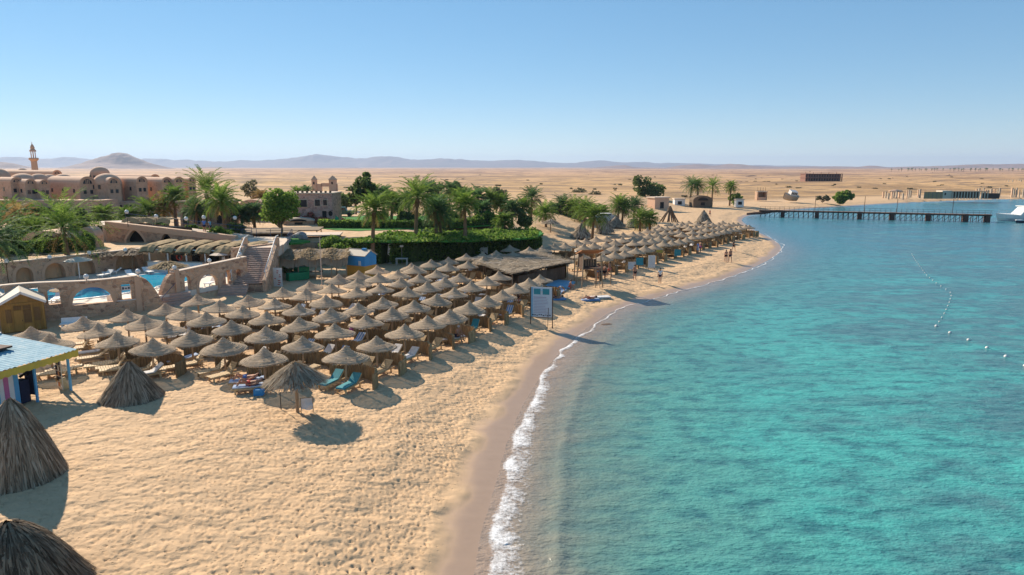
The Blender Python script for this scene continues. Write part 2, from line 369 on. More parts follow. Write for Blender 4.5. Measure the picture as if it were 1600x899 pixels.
def inside(pts, poly):
    x, y = pts[:, 0], pts[:, 1]; c = np.zeros(len(pts), bool)
    n = len(poly)
    for i in range(n):
        x1, y1 = poly[i]; x2, y2 = poly[(i + 1) % n]
        if y1 == y2: continue
        m = ((y1 > y) != (y2 > y)) & (x < (x2 - x1) * (y - y1) / (y2 - y1) + x1)
        c ^= m
    return c
def coarse(line, step):
    out = [line[0]]
    for p in line[1:-1]:
        if np.linalg.norm(p - out[-1]) > step * max(1.0, abs(p[1]) / 60.0): out.append(p)
    return np.array(out + [line[-1]])
SHc = coarse(SH, 3.0); SEAc = np.vstack([SHc, [[12000, -3000], [-6, -3000]]])
GX = np.arange(-62.0, 300.0, 2.0); GY = np.arange(-46.0, 424.0, 2.0)
_g = np.stack(np.meshgrid(GX, GY, indexing='ij'), 2).reshape(-1, 2)
GD = (seg_dist(_g, SHc) * np.where(inside(_g, SEAc), -1, 1)).reshape(len(GX), len(GY))
def shore_d(pts):
    """signed distance to the waterline, positive on land"""
    d = np.full(len(pts), 150.0)
    k = np.where(~((pts[:, 1] > 420) | (pts[:, 0] < -60)))[0]
    if len(k):
        q = pts[k]; ing = (q[:, 0] < GX[-1]) & (q[:, 1] > GY[0])
        u = np.clip((q[:, 0] - GX[0]) / 2.0, 0, len(GX) - 1.001); v = np.clip((q[:, 1] - GY[0]) / 2.0, 0, len(GY) - 1.001)
        i = u.astype(int); j = v.astype(int); fu = u - i; fv = v - j
        dk = (GD[i, j] * (1 - fu) + GD[i + 1, j] * fu) * (1 - fv) + (GD[i, j + 1] * (1 - fu) + GD[i + 1, j + 1] * fu) * fv
        if (~ing).any():
            o = q[~ing]; dd = seg_dist(o, SHc); dk[~ing] = np.where(inside(o, SEAc), -dd, dd)
        d[k] = dk
        nr = k[(np.abs(d[k]) < 6) & (pts[k, 0] < 260)]
        cell = (np.floor(pts[nr] / 12.0)).astype(int)
        for c in np.unique(cell, axis=0):
            q = nr[(cell == c).all(1)]; mid = (c + 0.5) * 12.0
            close = np.where(np.hypot(*(SH - mid).T) < 18)[0]
            if len(close) < 2: continue
            i0, i1 = max(close[0] - 1, 0), min(close[-1] + 2, len(SH))
            a = SH[i0:i1 - 1]; ab = SH[i0 + 1:i1] - a; l2 = (ab ** 2).sum(1) + 1e-12
            ap = pts[q][:, None] - a[None]; t = np.clip((ap * ab).sum(2) / l2, 0, 1); r = ap - t[..., None] * ab
            r2 = (r ** 2).sum(2); j = r2.argmin(1); ii = np.arange(len(q))
            cr = ab[j, 0] * r[ii, j, 1] - ab[j, 1] * r[ii, j, 0]
            d[q] = np.sqrt(r2[ii, j]) * np.where(cr > 0, 1, -1)
    return d
def hash2(ix, iy, s):
    h = (ix.astype(np.int64) * 374761393 + iy.astype(np.int64) * 668265263 + s * 974634777) & 0x7fffffff
    h = ((h ^ (h >> 13)) * 1274126177) & 0x7fffffff
    h = (h ^ (h >> 16)) & 0xffffff
    return h / float(0xffffff)
def vnoise(x, y, s=0):
    ix = np.floor(x).astype(np.int64); iy = np.floor(y).astype(np.int64); fx = x - ix; fy = y - iy
    fx = fx * fx * (3 - 2 * fx); fy = fy * fy * (3 - 2 * fy)
    a = hash2(ix, iy, s); b = hash2(ix + 1, iy, s); c = hash2(ix, iy + 1, s); d = hash2(ix + 1, iy + 1, s)
    return (a * (1 - fx) + b * fx) * (1 - fy) + (c * (1 - fx) + d * fx) * fy
def fbm(x, y, o=4, s=0):
    r = 0; a = 0.5
    for k in range(o): r = r + a * vnoise(x * 2 ** k, y * 2 ** k, s + k); a *= 0.5
    return r / (1 - 0.5 ** o)
def sst(a, b, x):
    t = np.clip((x - a) / (b - a), 0, 1); return t * t * (3 - 2 * t)
def footprints(x, y):
    """dents left by feet: an elongated pit with a small rim in nearly every jittered cell"""
    h = np.zeros_like(x)
    for cell, amp, seed in ((0.31, 0.07, 3), (0.26, 0.06, 11), (0.22, 0.045, 17)):
        ix = np.floor(x / cell).astype(np.int64); iy = np.floor(y / cell).astype(np.int64)
        for dx in (-1, 0, 1):
            for dy in (-1, 0, 1):
                cx, cy = ix + dx, iy + dy
                jx = (cx + hash2(cx, cy, seed)) * cell; jy = (cy + hash2(cx, cy, seed + 1)) * cell
                on = hash2(cx, cy, seed + 2); an = 1.2 + 1.6 * hash2(cx, cy, seed + 3)
                ux, uy = x - jx, y - jy; ca, sa = np.cos(an), np.sin(an)
                p = ux * ca + uy * sa; q = -ux * sa + uy * ca
                rr = np.sqrt((p / 0.092) ** 2 + (q / 0.054) ** 2)
                k = amp * (0.35 + 0.65 * on) * (on > 0.5)
                h += k * (-np.exp(-rr ** 3) + 0.10 * np.exp(-((rr - 1.4) / 0.4) ** 2))
    return h
T_front = np.array([(-300, -60), (-75, 40), (-48.9, 65.0), (-42.0, 76.8), (-33, 80.4), (-29.2, 80.6), (-29.2, 87.2), (-23.5, 87.4), (4.4, 98)])
T_right = np.array([(4.4, 98), (13, 112), (30, 150), (62, 220), (80, 300), (60, 420)])
T_poly = np.vstack([T_front, T_right[1:], [[-400, 420], [-400, -60]]])
POOL_TERR = np.array([(-40, 49.5), (-36.6, 53.8), (-31.2, 57.4), (-26.3, 67.6), (-26, 74), (-29.2, 80.6), (-33, 80.4), (-42, 76.8), (-48.9, 65), (-60, 53)])
def ground_z(x, y, detail=False):
    x = np.asarray(x, float); y = np.asarray(y, float); pts = np.stack([x, y], 1)
    d = shore_d(pts)
    cusp = 0.9 * (fbm(x * 0.28, y * 0.28, 2, 5) - 0.5) + 1.3 * (fbm(x * 0.55 + 9, y * 0.55, 3, 8) - 0.5)
    dd = d + cusp * sst(0.4, 1.6, d)
    z = np.where(d < 0, np.maximum(d * 0.16, -3.5), 0.0)
    z = z + 0.10 * sst(0, 1.7, d) + 0.19 * sst(1.5, 2.6, dd) + 0.41 * sst(2.4, 6.5, dd) + 0.30 * sst(6, 16, d)
    land = sst(2.0, 4.5, dd)
    z = z + land * 0.14 * (fbm(x * 0.12, y * 0.12, 2, 21) - 0.5)
    ins = inside(pts, T_poly)
    t = np.zeros(len(x))
    if ins.any():
        sf = seg_dist(pts[ins], T_front); sr = seg_dist(pts[ins], T_right)
        t[ins] = np.minimum(sst(0.0, 0.7, sf), sst(0, 22, sr))
    z = z + 3.0 * t
    pin = inside(pts, POOL_TERR)
    z = np.where(pin & ~ins, 1.4, z)
    far = sst(180, 420, np.hypot(x, y))
    z = z + far * land * (1.6 * (fbm(x * 0.012, y * 0.012, 4, 31) - 0.5)) + sst(300, 900, y) * 1.5
    rg = 1 - np.abs(fbm(x * 0.011 + 3, y * 0.022, 4, 91) * 2 - 1)
    z = z + sst(260, 420, np.hypot(x, y)) * sst(30, 70, d) * 5.0 * (rg - 0.75)
    wet = 1 - sst(1.15, 2.2, dd)
    if detail:
        fp = sst(2.0, 2.7, dd) * (1 - sst(0.3, 0.7, t)) * sst(110, 60, np.hypot(x, y))
        reg = 0.45 + 0.8 * fbm(x * 0.10, y * 0.10, 3, 41)
        fh = np.zeros(len(x)); q = fp > 0.01; fh[q] = footprints(x[q], y[q])
        z = z + fp * reg * fh + land * 0.010 * (fbm(x * 1.3, y * 1.3, 3, 51) - 0.5)
        z = np.where(d < 2.5, z + 0.012 * (fbm(x * 0.8, y * 2.5, 3, 61) - 0.5) * sst(0, 1, d), z)
    return z, d, wet
def Pg(px, py):
    z = 1.0
    for _ in range(4): q = P(px, py, z); z = gz(q.x, q.y)
    q.z = z; return q
def gz(x, y): return float(ground_z([x], [y])[0][0])

def sand_mat():
    m, t, b = nodes("beach_sand")
    v = coords(t)
    at = N(t, "ShaderNodeAttribute", attribute_name="wet"); w = at.outputs["Fac"]
    sd = N(t, "ShaderNodeAttribute", attribute_name="shore").outputs["Fac"]
    n1 = noise(t, v, 0.25, 5); n2 = noise(t, v, 13, 5, 0.75); n3 = noise(t, v, 1.6, 4)
    dry = mixrgb(t, ramp(t, n1, [(0.3, 0.0), (0.7, 1.0)]), (0.65, 0.435, 0.25), (0.60, 0.395, 0.225))
    dry = mixrgb(t, ramp(t, n3, [(0.42, 0.0), (0.75, 0.5)]), dry, (0.545, 0.355, 0.195))
    dry = mixrgb(t, 0.22, dry, mixrgb(t, n2, (0.1, 0.1, 0.1), (0.9, 0.9, 0.9)), 'OVERLAY')
    # far desert: ochre scrub and gravel
    geo = N(t, "ShaderNodeNewGeometry"); sx = N(t, "ShaderNodeSeparateXYZ"); L(t, geo.outputs["Position"], sx.inputs[0])
    fy = N(t, "ShaderNodeMapRange"); L(t, sx.outputs[1], fy.inputs[0]); fy.inputs[1].default_value = 130; fy.inputs[2].default_value = 260
    vg = coords(t, (0.3, 0.6, 0)); nd = noise(t, vg, 0.012, 6, 0.65); nd2 = noise(t, vg, 0.10, 6, 0.75)
    des = ramp(t, nd, [(0.30, (0.24, 0.145, 0.075)), (0.43, (0.42, 0.25, 0.115)), (0.52, (0.60, 0.365, 0.165)), (0.60, (0.52, 0.31, 0.15)), (0.72, (0.28, 0.16, 0.095))])
    des = mixrgb(t, ramp(t, nd2, [(0.48, 0.0), (0.58, 0.9)]), des, (0.22, 0.145, 0.085))
    fy2 = N(t, "ShaderNodeMapRange"); L(t, sx.outputs[1], fy2.inputs[0]); fy2.inputs[1].default_value = 450; fy2.inputs[2].default_value = 1300; fy2.inputs[4].default_value = 0.6
    des = mixrgb(t, fy2.outputs[0], des, mixrgb(t, ramp(t, nd, [(0.42, 0.0), (0.56, 1.0)]), (0.26, 0.15, 0.115), (0.56, 0.335, 0.215)))
    near_sea = N(t, "ShaderNodeMapRange"); L(t, sd, near_sea.inputs[0]); near_sea.inputs[1].default_value = 24; near_sea.inputs[2].default_value = 42
    dry = mixrgb(t, math_n(t, 'MULTIPLY', fy.outputs[0], near_sea.outputs[0]), dry, des)
    wetc = mixrgb(t, n3, (0.44, 0.30, 0.205), (0.36, 0.245, 0.17))
    c = mixrgb(t, w, dry, wetc)
    L(t, c, b.inputs["Base Color"])
    mr = N(t, "ShaderNodeMapRange"); L(t, w, mr.inputs[0]); mr.inputs[3].default_value = 0.92; mr.inputs[4].default_value = 0.38
    L(t, mr.outputs[0], b.inputs["Roughness"]); b.inputs["Specular IOR Level"].default_value = 0.25
    vd = coords(t, (1.0, 1.25, 0.0)); vw = mixrgb(t, 0.10, vd, noise(t, vd, 2.0, 2, out=1))
    vo = N(t, "ShaderNodeTexVoronoi"); vo.inputs["Scale"].default_value = 5.2; L(t, vw, vo.inputs["Vector"])
    pit = ramp(t, vo.outputs["Distance"], [(0.04, 0.0), (0.20, 1.0)]); sel = ramp(t, noise(t, vd, 0.8, 2), [(0.38, 0.15), (0.6, 1.0)])
    hb = math_n(t, 'ADD', math_n(t, 'ADD', math_n(t, 'MULTIPLY', n2, 0.5), math_n(t, 'MULTIPLY', n3, 0.05)), math_n(t, 'MULTIPLY', math_n(t, 'MULTIPLY', pit, sel), 1.5))
    dryk = N(t, "ShaderNodeMapRange"); L(t, sd, dryk.inputs[0]); dryk.inputs[1].default_value = 1.6; dryk.inputs[2].default_value = 2.6
    hb = math_n(t, 'MULTIPLY', hb, math_n(t, 'MULTIPLY', math_n(t, 'SUBTRACT', 1.0, w, True), dryk.outputs[0]))
    bump(t, b, hb, 0.9, 0.07)
    return m
MT['sand'] = sand_mat()

def polar(r0, r1, ratio, a0, a1, na):
    nr = int(math.log(r1 / r0) / math.log(ratio)) + 1
    rr = r0 * ratio ** np.arange(nr); aa = np.linspace(a0, a1, na)
    Rg, Ag = np.meshgrid(rr, aa, indexing='ij')
    X = (Rg * np.sin(Ag)).ravel(); Y = (Rg * np.cos(Ag)).ravel()
    i = np.arange(nr - 1)[:, None] * na + np.arange(na - 1)[None]
    Fq = np.stack([i, i + 1, i + na + 1, i + na], 2).reshape(-1, 4)
    return X, Y, Fq
def keep(V, Fq, mask, attrs):
    Fq = Fq[mask]; used = np.unique(Fq); mp = np.full(len(V), -1); mp[used] = np.arange(len(used))
    return V[used], mp[Fq], {k: a[used] for k, a in attrs.items()}
# beach: fine near the water's curve, coarser with distance
X, Y, Fq = polar(16.8, 300.0, 1.0028, R(-48), R(44), 940)
D = shore_d(np.stack([X, Y], 1))
V2, F2, _ = keep(np.stack([X, Y, X * 0], 1), Fq[:, ::-1], (D[Fq] > -2.5).any(1), {})
Z, D, W = ground_z(V2[:, 0], V2[:, 1], True); V2[:, 2] = Z; A2 = {"wet": W, "shore": D}
beach = struct(obj("beach_sand", np_mesh("beach_sand", V2, F2, MT['sand'], A2)))
# far ground to the horizon
X, Y, Fq = polar(280.0, 15000.0, 1.03, R(-75), R(75), 300)
Z, D, W = ground_z(X, Y)
rr = np.hypot(X, Y)
Z = Z + sst(285, 300, rr) * 0 - 0.25 * (1 - sst(280, 320, rr))
Z = Z + sst(700, 2500, rr) * 9 * (fbm(X * 0.002, Y * 0.002, 4, 71) - 0.35) + sst(2000, 9000, rr) * 22 * (fbm(X * 0.0006, Y * 0.0006, 3, 75) - 0.4)
sea_side = D < 0
Z = np.where(sea_side, -3.0, Z)
V = np.stack([X, Y, Z], 1)
desert = struct(obj("desert_ground", np_mesh("desert_ground", V, Fq[:, ::-1], MT['sand'], {"wet": W * 0, "shore": D})))
# ground beside and behind the camera
def rest_ground():
    mb = MB()
    a = [R(75 + 210 * k / 24) for k in range(25)]
    vs = []
    for r in (14.0, 60.0, 300.0, 15000.0):
        for t_ in a: vs.append((r * math.sin(t_), r * math.cos(t_), -3.2))
    fs = [(i * 25 + k, (i + 1) * 25 + k, (i + 1) * 25 + k + 1, i * 25 + k + 1) for i in range(3) for k in range(24)]
    mb.add(vs, fs); o = mb.build("seabed_ground", MT['sand']); return struct(o)
rest_ground()

# ------------------------------------------------------------------ sea
def sea_mat():
    m, t, b = nodes("sea_water")
    v = coords(t); vs_ = coords(t, (0.7, 1.25, 1))
    d = N(t, "ShaderNodeAttribute", attribute_name="off").outputs["Fac"]
    n_big = noise(t, vs_, 0.05, 6, 0.62); n_mid = noise(t, vs_, 0.22, 5, 0.65); n_sm = noise(t, vs_, 0.85, 5, 0.66); n_f = noise(t, vs_, 4.5, 3, 0.6)
    dk = N(t, "ShaderNodeMapRange"); L(t, d, dk.inputs[0]); dk.inputs[2].default_value = 6.0; dk.inputs[4].default_value = 8.0
    dn = math_n(t, 'ADD', d, math_n(t, 'MULTIPLY', math_n(t, 'SUBTRACT', n_mid, 0.5), dk.outputs[0]))
    k = N(t, "ShaderNodeMapRange"); L(t, dn, k.inputs[0]); k.inputs[1].default_value = 0; k.inputs[2].default_value = 40
    c = ramp(t, k.outputs[0], [(0.0, (0.36, 0.26, 0.19)), (0.03, (0.27, 0.235, 0.18)), (0.08, (0.15, 0.225, 0.185)), (0.17, (0.10, 0.30, 0.255)), (0.30, (0.075, 0.38, 0.33)), (1.0, (0.06, 0.38, 0.34))])
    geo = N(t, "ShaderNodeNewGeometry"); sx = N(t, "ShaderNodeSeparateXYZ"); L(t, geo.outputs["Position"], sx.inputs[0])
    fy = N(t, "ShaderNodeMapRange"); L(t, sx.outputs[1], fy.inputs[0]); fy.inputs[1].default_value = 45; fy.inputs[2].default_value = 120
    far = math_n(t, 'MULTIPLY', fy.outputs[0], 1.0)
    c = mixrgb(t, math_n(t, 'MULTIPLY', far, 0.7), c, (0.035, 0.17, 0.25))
    # reef and seagrass patches on the bottom
    reef_m = ramp(t, math_n(t, 'ADD', n_big, math_n(t, 'MULTIPLY', far, 0.06)), [(0.43, 0.0), (0.53, 1.0)])
    offm = N(t, "ShaderNodeMapRange"); L(t, d, offm.inputs[0]); offm.inputs[1].default_value = 6; offm.inputs[2].default_value = 16
    reef = math_n(t, 'MULTIPLY', math_n(t, 'MULTIPLY', reef_m, offm.outputs[0]), ramp(t, n_mid, [(0.38, 0.05), (0.56, 1.0)]))
    c = mixrgb(t, math_n(t, 'MULTIPLY', reef, 0.78), c, (0.075, 0.11, 0.14))
    mott = ramp(t, n_sm, [(0.36, 0.0), (0.54, 1.0)])
    sm = N(t, "ShaderNodeMapRange"); L(t, d, sm.inputs[0]); sm.inputs[1].default_value = 0.8; sm.inputs[2].default_value = 7.0; sm.inputs[3].default_value = 0.12; sm.inputs[4].default_value = 0.7
    c = mixrgb(t, math_n(t, 'MULTIPLY', math_n(t, 'SUBTRACT', 1.0, mott), sm.outputs[0]), c, (0.022, 0.10, 0.125))
    lite = ramp(t, n_mid, [(0.52, 0.0), (0.72, 0.5)])
    c = mixrgb(t, math_n(t, 'MULTIPLY', lite, offm.outputs[0]), c, (0.10, 0.47, 0.41))
    L(t, c, b.inputs["Base Color"])
    b.inputs["Roughness"].default_value = 0.24; b.inputs["IOR"].default_value = 1.33; b.inputs["Specular IOR Level"].default_value = 0.5
    h = math_n(t, 'ADD', math_n(t, 'MULTIPLY', n_sm, 1.0), math_n(t, 'MULTIPLY', n_f, 0.22))
    bump(t, b, h, 0.8, 0.28)
    return m
MT['sea'] = sea_mat()
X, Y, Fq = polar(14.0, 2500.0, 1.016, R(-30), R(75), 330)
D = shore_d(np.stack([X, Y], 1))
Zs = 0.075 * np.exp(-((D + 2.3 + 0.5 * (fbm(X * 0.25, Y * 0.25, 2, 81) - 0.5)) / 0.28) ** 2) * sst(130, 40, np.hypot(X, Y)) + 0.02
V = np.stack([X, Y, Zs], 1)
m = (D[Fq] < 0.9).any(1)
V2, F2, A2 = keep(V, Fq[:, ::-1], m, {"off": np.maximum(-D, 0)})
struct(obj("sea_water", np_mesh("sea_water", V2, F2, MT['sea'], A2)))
mb = MB(); mb.add([(14 * math.sin(R(a)), 14 * math.cos(R(a)), 0.0) for a in (75, 110, 150, 195)] + [(2500 * math.sin(R(a)), 2500 * math.cos(R(a)), 0.0) for a in (195, 150, 110, 75)],
                  [(0, 1, 6, 7), (1, 2, 5, 6), (2, 3, 4, 5)])
me_ = mb.mesh("open_sea_water", MT['sea']); a_ = me_.attributes.new("off", 'FLOAT', 'POINT'); a_.data.foreach_set("value", np.full(8, 40.0, np.float32))
struct(obj("open_sea_water", me_))

# foam along the waterline
def foam_mat():
    m, t, b = nodes("sea_foam")
    v = coords(t); e = N(t, "ShaderNodeAttribute", attribute_name="edge").outputs["Fac"]
    n = noise(t, v, 7.5, 6, 0.75); n0 = noise(t, v, 0.55, 3); n9 = noise(t, v, 1.9, 4, 0.6)
    a = math_n(t, 'ADD', math_n(t, 'MULTIPLY', n, 1.0), math_n(t, 'MULTIPLY', n9, 0.4))
    a = math_n(t, 'SUBTRACT', a, math_n(t, 'MULTIPLY', e, 0.62))
    a = math_n(t, 'ADD', a, math_n(t, 'MULTIPLY', math_n(t, 'SUBTRACT', n0, 0.55), 0.9))
    al = ramp(t, a, [(0.42, 0.0), (0.78, 1.0)])
    b.inputs["Base Color"].default_value = (0.86, 0.84, 0.82, 1); b.inputs["Roughness"].default_value = 0.7
    L(t, al, b.inputs["Alpha"]); bump(t, b, n, 0.8, 0.05)
    return m
MT['foam'] = foam_mat()
def foam():
    ln = dense(shore_pts, 0.25); ln = ln[(ln[:, 1] > 12) & (ln[:, 1] < 135)]
    tg = np.gradient(ln, axis=0); tg /= np.linalg.norm(tg, axis=1)[:, None] + 1e-9
    nr = np.stack([tg[:, 1], -tg[:, 0]], 1)            # towards the sea
    s = np.arange(len(ln)) * 0.25
    wd = 1.0 + 0.9 * sst(45, 20, ln[:, 1]) + 0.5 * (vnoise(s * 0.25, s * 0, 3) - 0.5)
    wd *= 1 - 0.70 * sst(38, 62, ln[:, 1])
    off = -0.30 + 0.45 * (vnoise(s * 0.8, s * 0, 9) - 0.5) + 0.6 * (vnoise(s * 0.27, s * 0, 12) - 0.5)
    K = 9; V = []; E = []
    for k in range(K):
        u = k / (K - 1); p = ln + nr * (off + u * wd)[:, None]
        V.append(np.stack([p[:, 0], p[:, 1], np.zeros(len(p))], 1)); E.append(np.full(len(p), u * u if u > 0 else 0.55))
    V = np.concatenate(V); E = np.concatenate(E)
    z = ground_z(V[:, 0], V[:, 1], True)[0]; V[:, 2] = np.maximum(z, 0.02) + 0.03 + 0.015 * np.exp(-((E - 0.15) / 0.25) ** 2)
    n = len(ln); i = np.arange(n - 1)
    Fq = np.concatenate([np.stack([k * n + i, (k + 1) * n + i, (k + 1) * n + i + 1, k * n + i + 1], 1) for k in range(K - 1)])
    return struct(obj("sea_foam", np_mesh("sea_foam", V, Fq, MT['foam'], {"edge": E})), "stuff")
foam()

# ------------------------------------------------------------------ mountains
def mountain_mat(name, c1, c2):
    m, t, b = nodes(name); v = coords(t, (1, 1, 3)); n = noise(t, v, 0.006, 7, 0.7)
    L(t, mixrgb(t, ramp(t, n, [(0.35, 0.0), (0.65, 1.0)]), c1, c2), b.inputs["Base Color"]); b.inputs["Roughness"].default_value = 0.95
    bump(t, b, n, 0.8, 30.0); return m
MT['mtn'] = mountain_mat("far_rock", (0.17, 0.125, 0.115), (0.11, 0.085, 0.085)); MT['hill'] = mountain_mat("near_hills", (0.30, 0.19, 0.15), (0.20, 0.13, 0.11))
def ridge(name, pts, Y0, depth, mat, rough=0.25, seed=1, step=None):
    """pts: (px, py) of the skyline; a rugged range of that height standing around distance Y0"""
    step = step or Y0 * 0.0016
    xs = [Xat(x, y, Y0) for x, y in pts]; zs = [max(0.0, Zat(x, y, Y0)) for x, y in pts]
    gx = np.arange(xs[0], xs[-1], step); h = np.interp(gx, xs, zs)
    h = np.convolve(np.pad(h, 2, mode='edge'), np.ones(5) / 5, 'valid'); h = h * (1 + 0.10 * (fbm(gx / (Y0 * .01), gx * 0, 4, seed + 3) - .5))
    K = 21; V = []
    for k in range(K):
        u = k / (K - 1) * 2 - 1
        yy = Y0 + u * depth; pr = 1 - abs(u) ** 1.3
        nz = fbm(gx / (Y0 * .03) + 5, np.full(len(gx), yy / (Y0 * .03)), 4, seed)
        z = h * np.clip(pr * (0.72 + rough * 2.2 * (nz - 0.5)) + (0.28 * math.exp(-(u / 0.22) ** 2)), 0, 1.02) - 6 * abs(u)
        V.append(np.stack([gx * (yy / Y0) ** 0.15, np.full(len(gx), yy), z], 1))
    V = np.concatenate(V); n = len(gx); i = np.arange(n - 1)
    Fq = np.concatenate([np.stack([k * n + i, k * n + i + 1, (k + 1) * n + i + 1, (k + 1) * n + i], 1) for k in range(K - 1)])
    return struct(obj(name, np_mesh(name, V, Fq, mat)))
ridge("distant_mountains", [(-120, 256), (-40, 249), (15, 246), (35, 246), (60, 248), (85, 249), (108, 246), (130, 249), (160, 249), (205, 250), (230, 248), (255, 249), (272, 250), (284, 247), (300, 251),
      (330, 252), (370, 250), (400, 252), (420, 250), (450, 247), (480, 243), (500, 242), (515, 244), (540, 246), (560, 247), (590, 245), (610, 245), (650, 249), (690, 248), (730, 249), (760, 252), (800, 250),
      (850, 253), (890, 254), (940, 251), (980, 253), (1010, 252), (1050, 255), (1100, 256), (1180, 258), (1300, 260), (1420, 262), (1700, 262)], 11000, 1500, MT['mtn'], 0.3, 3)
ridge("cone_mountain", [(60, 266), (90, 263), (110, 260), (135, 254), (160, 246), (172, 242), (182, 239), (190, 239), (200, 242), (215, 248), (235, 255), (250, 259), (270, 264), (300, 266)], 4500, 420, MT['hill'], 0.3, 9)
ridge("left_hills", [(-200, 262), (-60, 257), (-20, 254), (0, 252), (15, 253), (30, 258), (50, 263), (70, 266)], 4000, 380, MT['hill'], 0.3, 14)
ridge("low_hills", [(240, 265), (280, 264), (310, 262), (330, 261), (350, 262), (380, 264), (430, 266), (470, 265), (500, 263), (540, 263), (555, 262), (580, 265), (630, 264), (680, 266), (730, 265), (760, 263), (800, 264),
      (850, 262), (880, 265), (920, 262), (960, 259), (975, 258), (990, 261), (1010, 262), (1040, 263), (1060, 259), (1090, 257), (1120, 259), (1140, 256), (1160, 257), (1190, 260), (1230, 261), (1300, 260), (1340, 261), (1360, 259),
      (1385, 262), (1410, 261), (1470, 259), (1520, 257), (1560, 257), (1620, 256), (1750, 258)], 5200, 700, MT['hill'], 0.3, 19)

# air: pale dust over the whole place
def haze():
    mb = MB(); mb.box((0, 0, 118), (31000, 31000, 246)); m = bpy.data.materials.new("haze"); m.use_nodes = True
    t = m.node_tree; t.nodes.clear(); o = t.nodes.new("ShaderNodeOutputMaterial"); pv = t.nodes.new("ShaderNodeVolumePrincipled")
    pv.inputs["Color"].default_value = (0.46, 0.61, 0.86, 1); pv.inputs["Density"].default_value = 0.000075; pv.inputs["Anisotropy"].default_value = 0.2
    t.links.new(pv.outputs[0], o.inputs["Volume"])
    ob = mb.build("haze", m); return struct(ob, "stuff")
haze()
# ------------------------------------------------------------------ straw umbrellas
UM_H = 2.32
def canopy_mesh(seed):
    rnd = random.Random(seed); mb = MB(); prof = []
    Rm = 1.28
    def zr(r):
        u = r / Rm                                   # pointed crown that flares into a gently drooping brim
        return 0.47 * math.exp(-(u / 0.27) ** 1.35) + 0.24 * (1 - u ** 1.75) - 0.05 * u ** 6
    n = 22
    for i in range(n + 1):
        r = 0.035 + (Rm - 0.035) * (i / n) ** 0.9
        prof.append((r, zr(r) + (0.014 if i % 2 else 0.0)))
    seg = 34; vs = []; fs = []
    ph = [rnd.uniform(0, 6.28) for _ in range(3)]; tl = (rnd.uniform(-.03, .03), rnd.uniform(-.03, .03))
    full = [(0.0, zr(0) + 0.02)] + prof + [(Rm - 0.015, prof[-1][1] - 0.05)] + [(Rm - 0.10, prof[-1][1] - 0.035)]
    for (r, z) in full:
        for k in range(seg):
            t = 2 * math.pi * k / seg
            w = 1 + 0.018 * math.sin(2 * t + ph[0]) + 0.012 * math.sin(5 * t + ph[1])
            dz = (r / Rm) ** 2 * (0.025 * math.sin(3 * t + ph[2]) + tl[0] * math.cos(t) + tl[1] * math.sin(t))
            vs.append((r * w * math.cos(t), r * w * math.sin(t), UM_H - 0.71 + z + dz + rnd.uniform(-.004, .004)))
    for i in range(len(full) - 1):
        for k in range(seg):
            fs.append((i * seg + k, (i + 1) * seg + k, (i + 1) * seg + (k + 1) % seg, i * seg + (k + 1) % seg))
    mb.add(vs, fs)
    for k in range(110):                              # frayed rim
        t = rnd.uniform(0, 6.2832); l = rnd.uniform(.04, .13); w = rnd.uniform(.01, .03); z = UM_H - .71 + full[len(prof)][1]; c, s = math.cos(t), math.sin(t)
        mb.add([((Rm - .03) * c - s * w, (Rm - .03) * s + c * w, z), ((Rm - .03) * c + s * w, (Rm - .03) * s - c * w, z), ((Rm + l * .7) * c + s * w * .4, (Rm + l * .7) * s - c * w * .4, z - l * .7), ((Rm + l * .7) * c - s * w * .4, (Rm + l * .7) * s + c * w * .4, z - l * .7)], [(0, 1, 2, 3)])
    return mb.mesh("canopy", MT['straw'])
canopies = [canopy_mesh(k) for k in range(7)]
post_me = MB().tube([(0, 0, -0.3), (0, 0, 1.0), (0.01, 0, UM_H - 0.18)], [0.065, 0.06, 0.05], 8).mesh("post", MT['post'])
base_me = MB().box((0, 0, 0.06), (0.5, 0.5, 0.34)).mesh("base_block", MT['concrete'])
um_front = [(197, 480.6), (225, 490.6), (257.5, 470.6), (286, 478), (258, 499), (129, 492.5), (154, 504), (182.5, 516), (234, 525.6), (298, 512.5), (47, 508), (75, 521),
    (309, 459), (339, 468), (389, 457.5), (441, 445.6), (428, 464), (376, 474), (416, 484), (322, 486), (361, 496.5), (465, 471), (470, 494), (415.6, 509), (471, 522), (349, 526),
    (410.6, 542), (477.5, 451), (484, 436), (517.5, 442), (558, 448), (595, 439.5), (636, 447), (509, 460), (599, 460.6), (560, 470), (647, 467), (517.5, 480), (573, 489), (612, 477.5),
    (524, 505.6), (631, 505.6), (587.5, 522), (538, 541), (527.5, 428), (558.5, 433.5), (589, 414), (560, 421.5), (590.5, 426.5), (622, 420), (643, 409), (648, 413.5), (674, 404), (700.6, 399), (700, 409),
    (682.5, 419.5), (655.6, 425.6), (627, 430.6), (694, 431), (717.5, 424), (667.5, 439), (709, 447), (680, 457), (704, 482), (669, 492.5), (727.5, 395.6), (754, 392.5), (776, 389), (798, 382.5), (804, 393), (780, 397),
    (755.6, 400.6), (730, 405), (827, 385), (847.5, 383), (865.6, 379), (760, 431), (780, 424), (737, 439), (846, 427), (828, 434), (808, 440.6), (785.6, 450.6), (760, 459), (731.5, 469.7)]
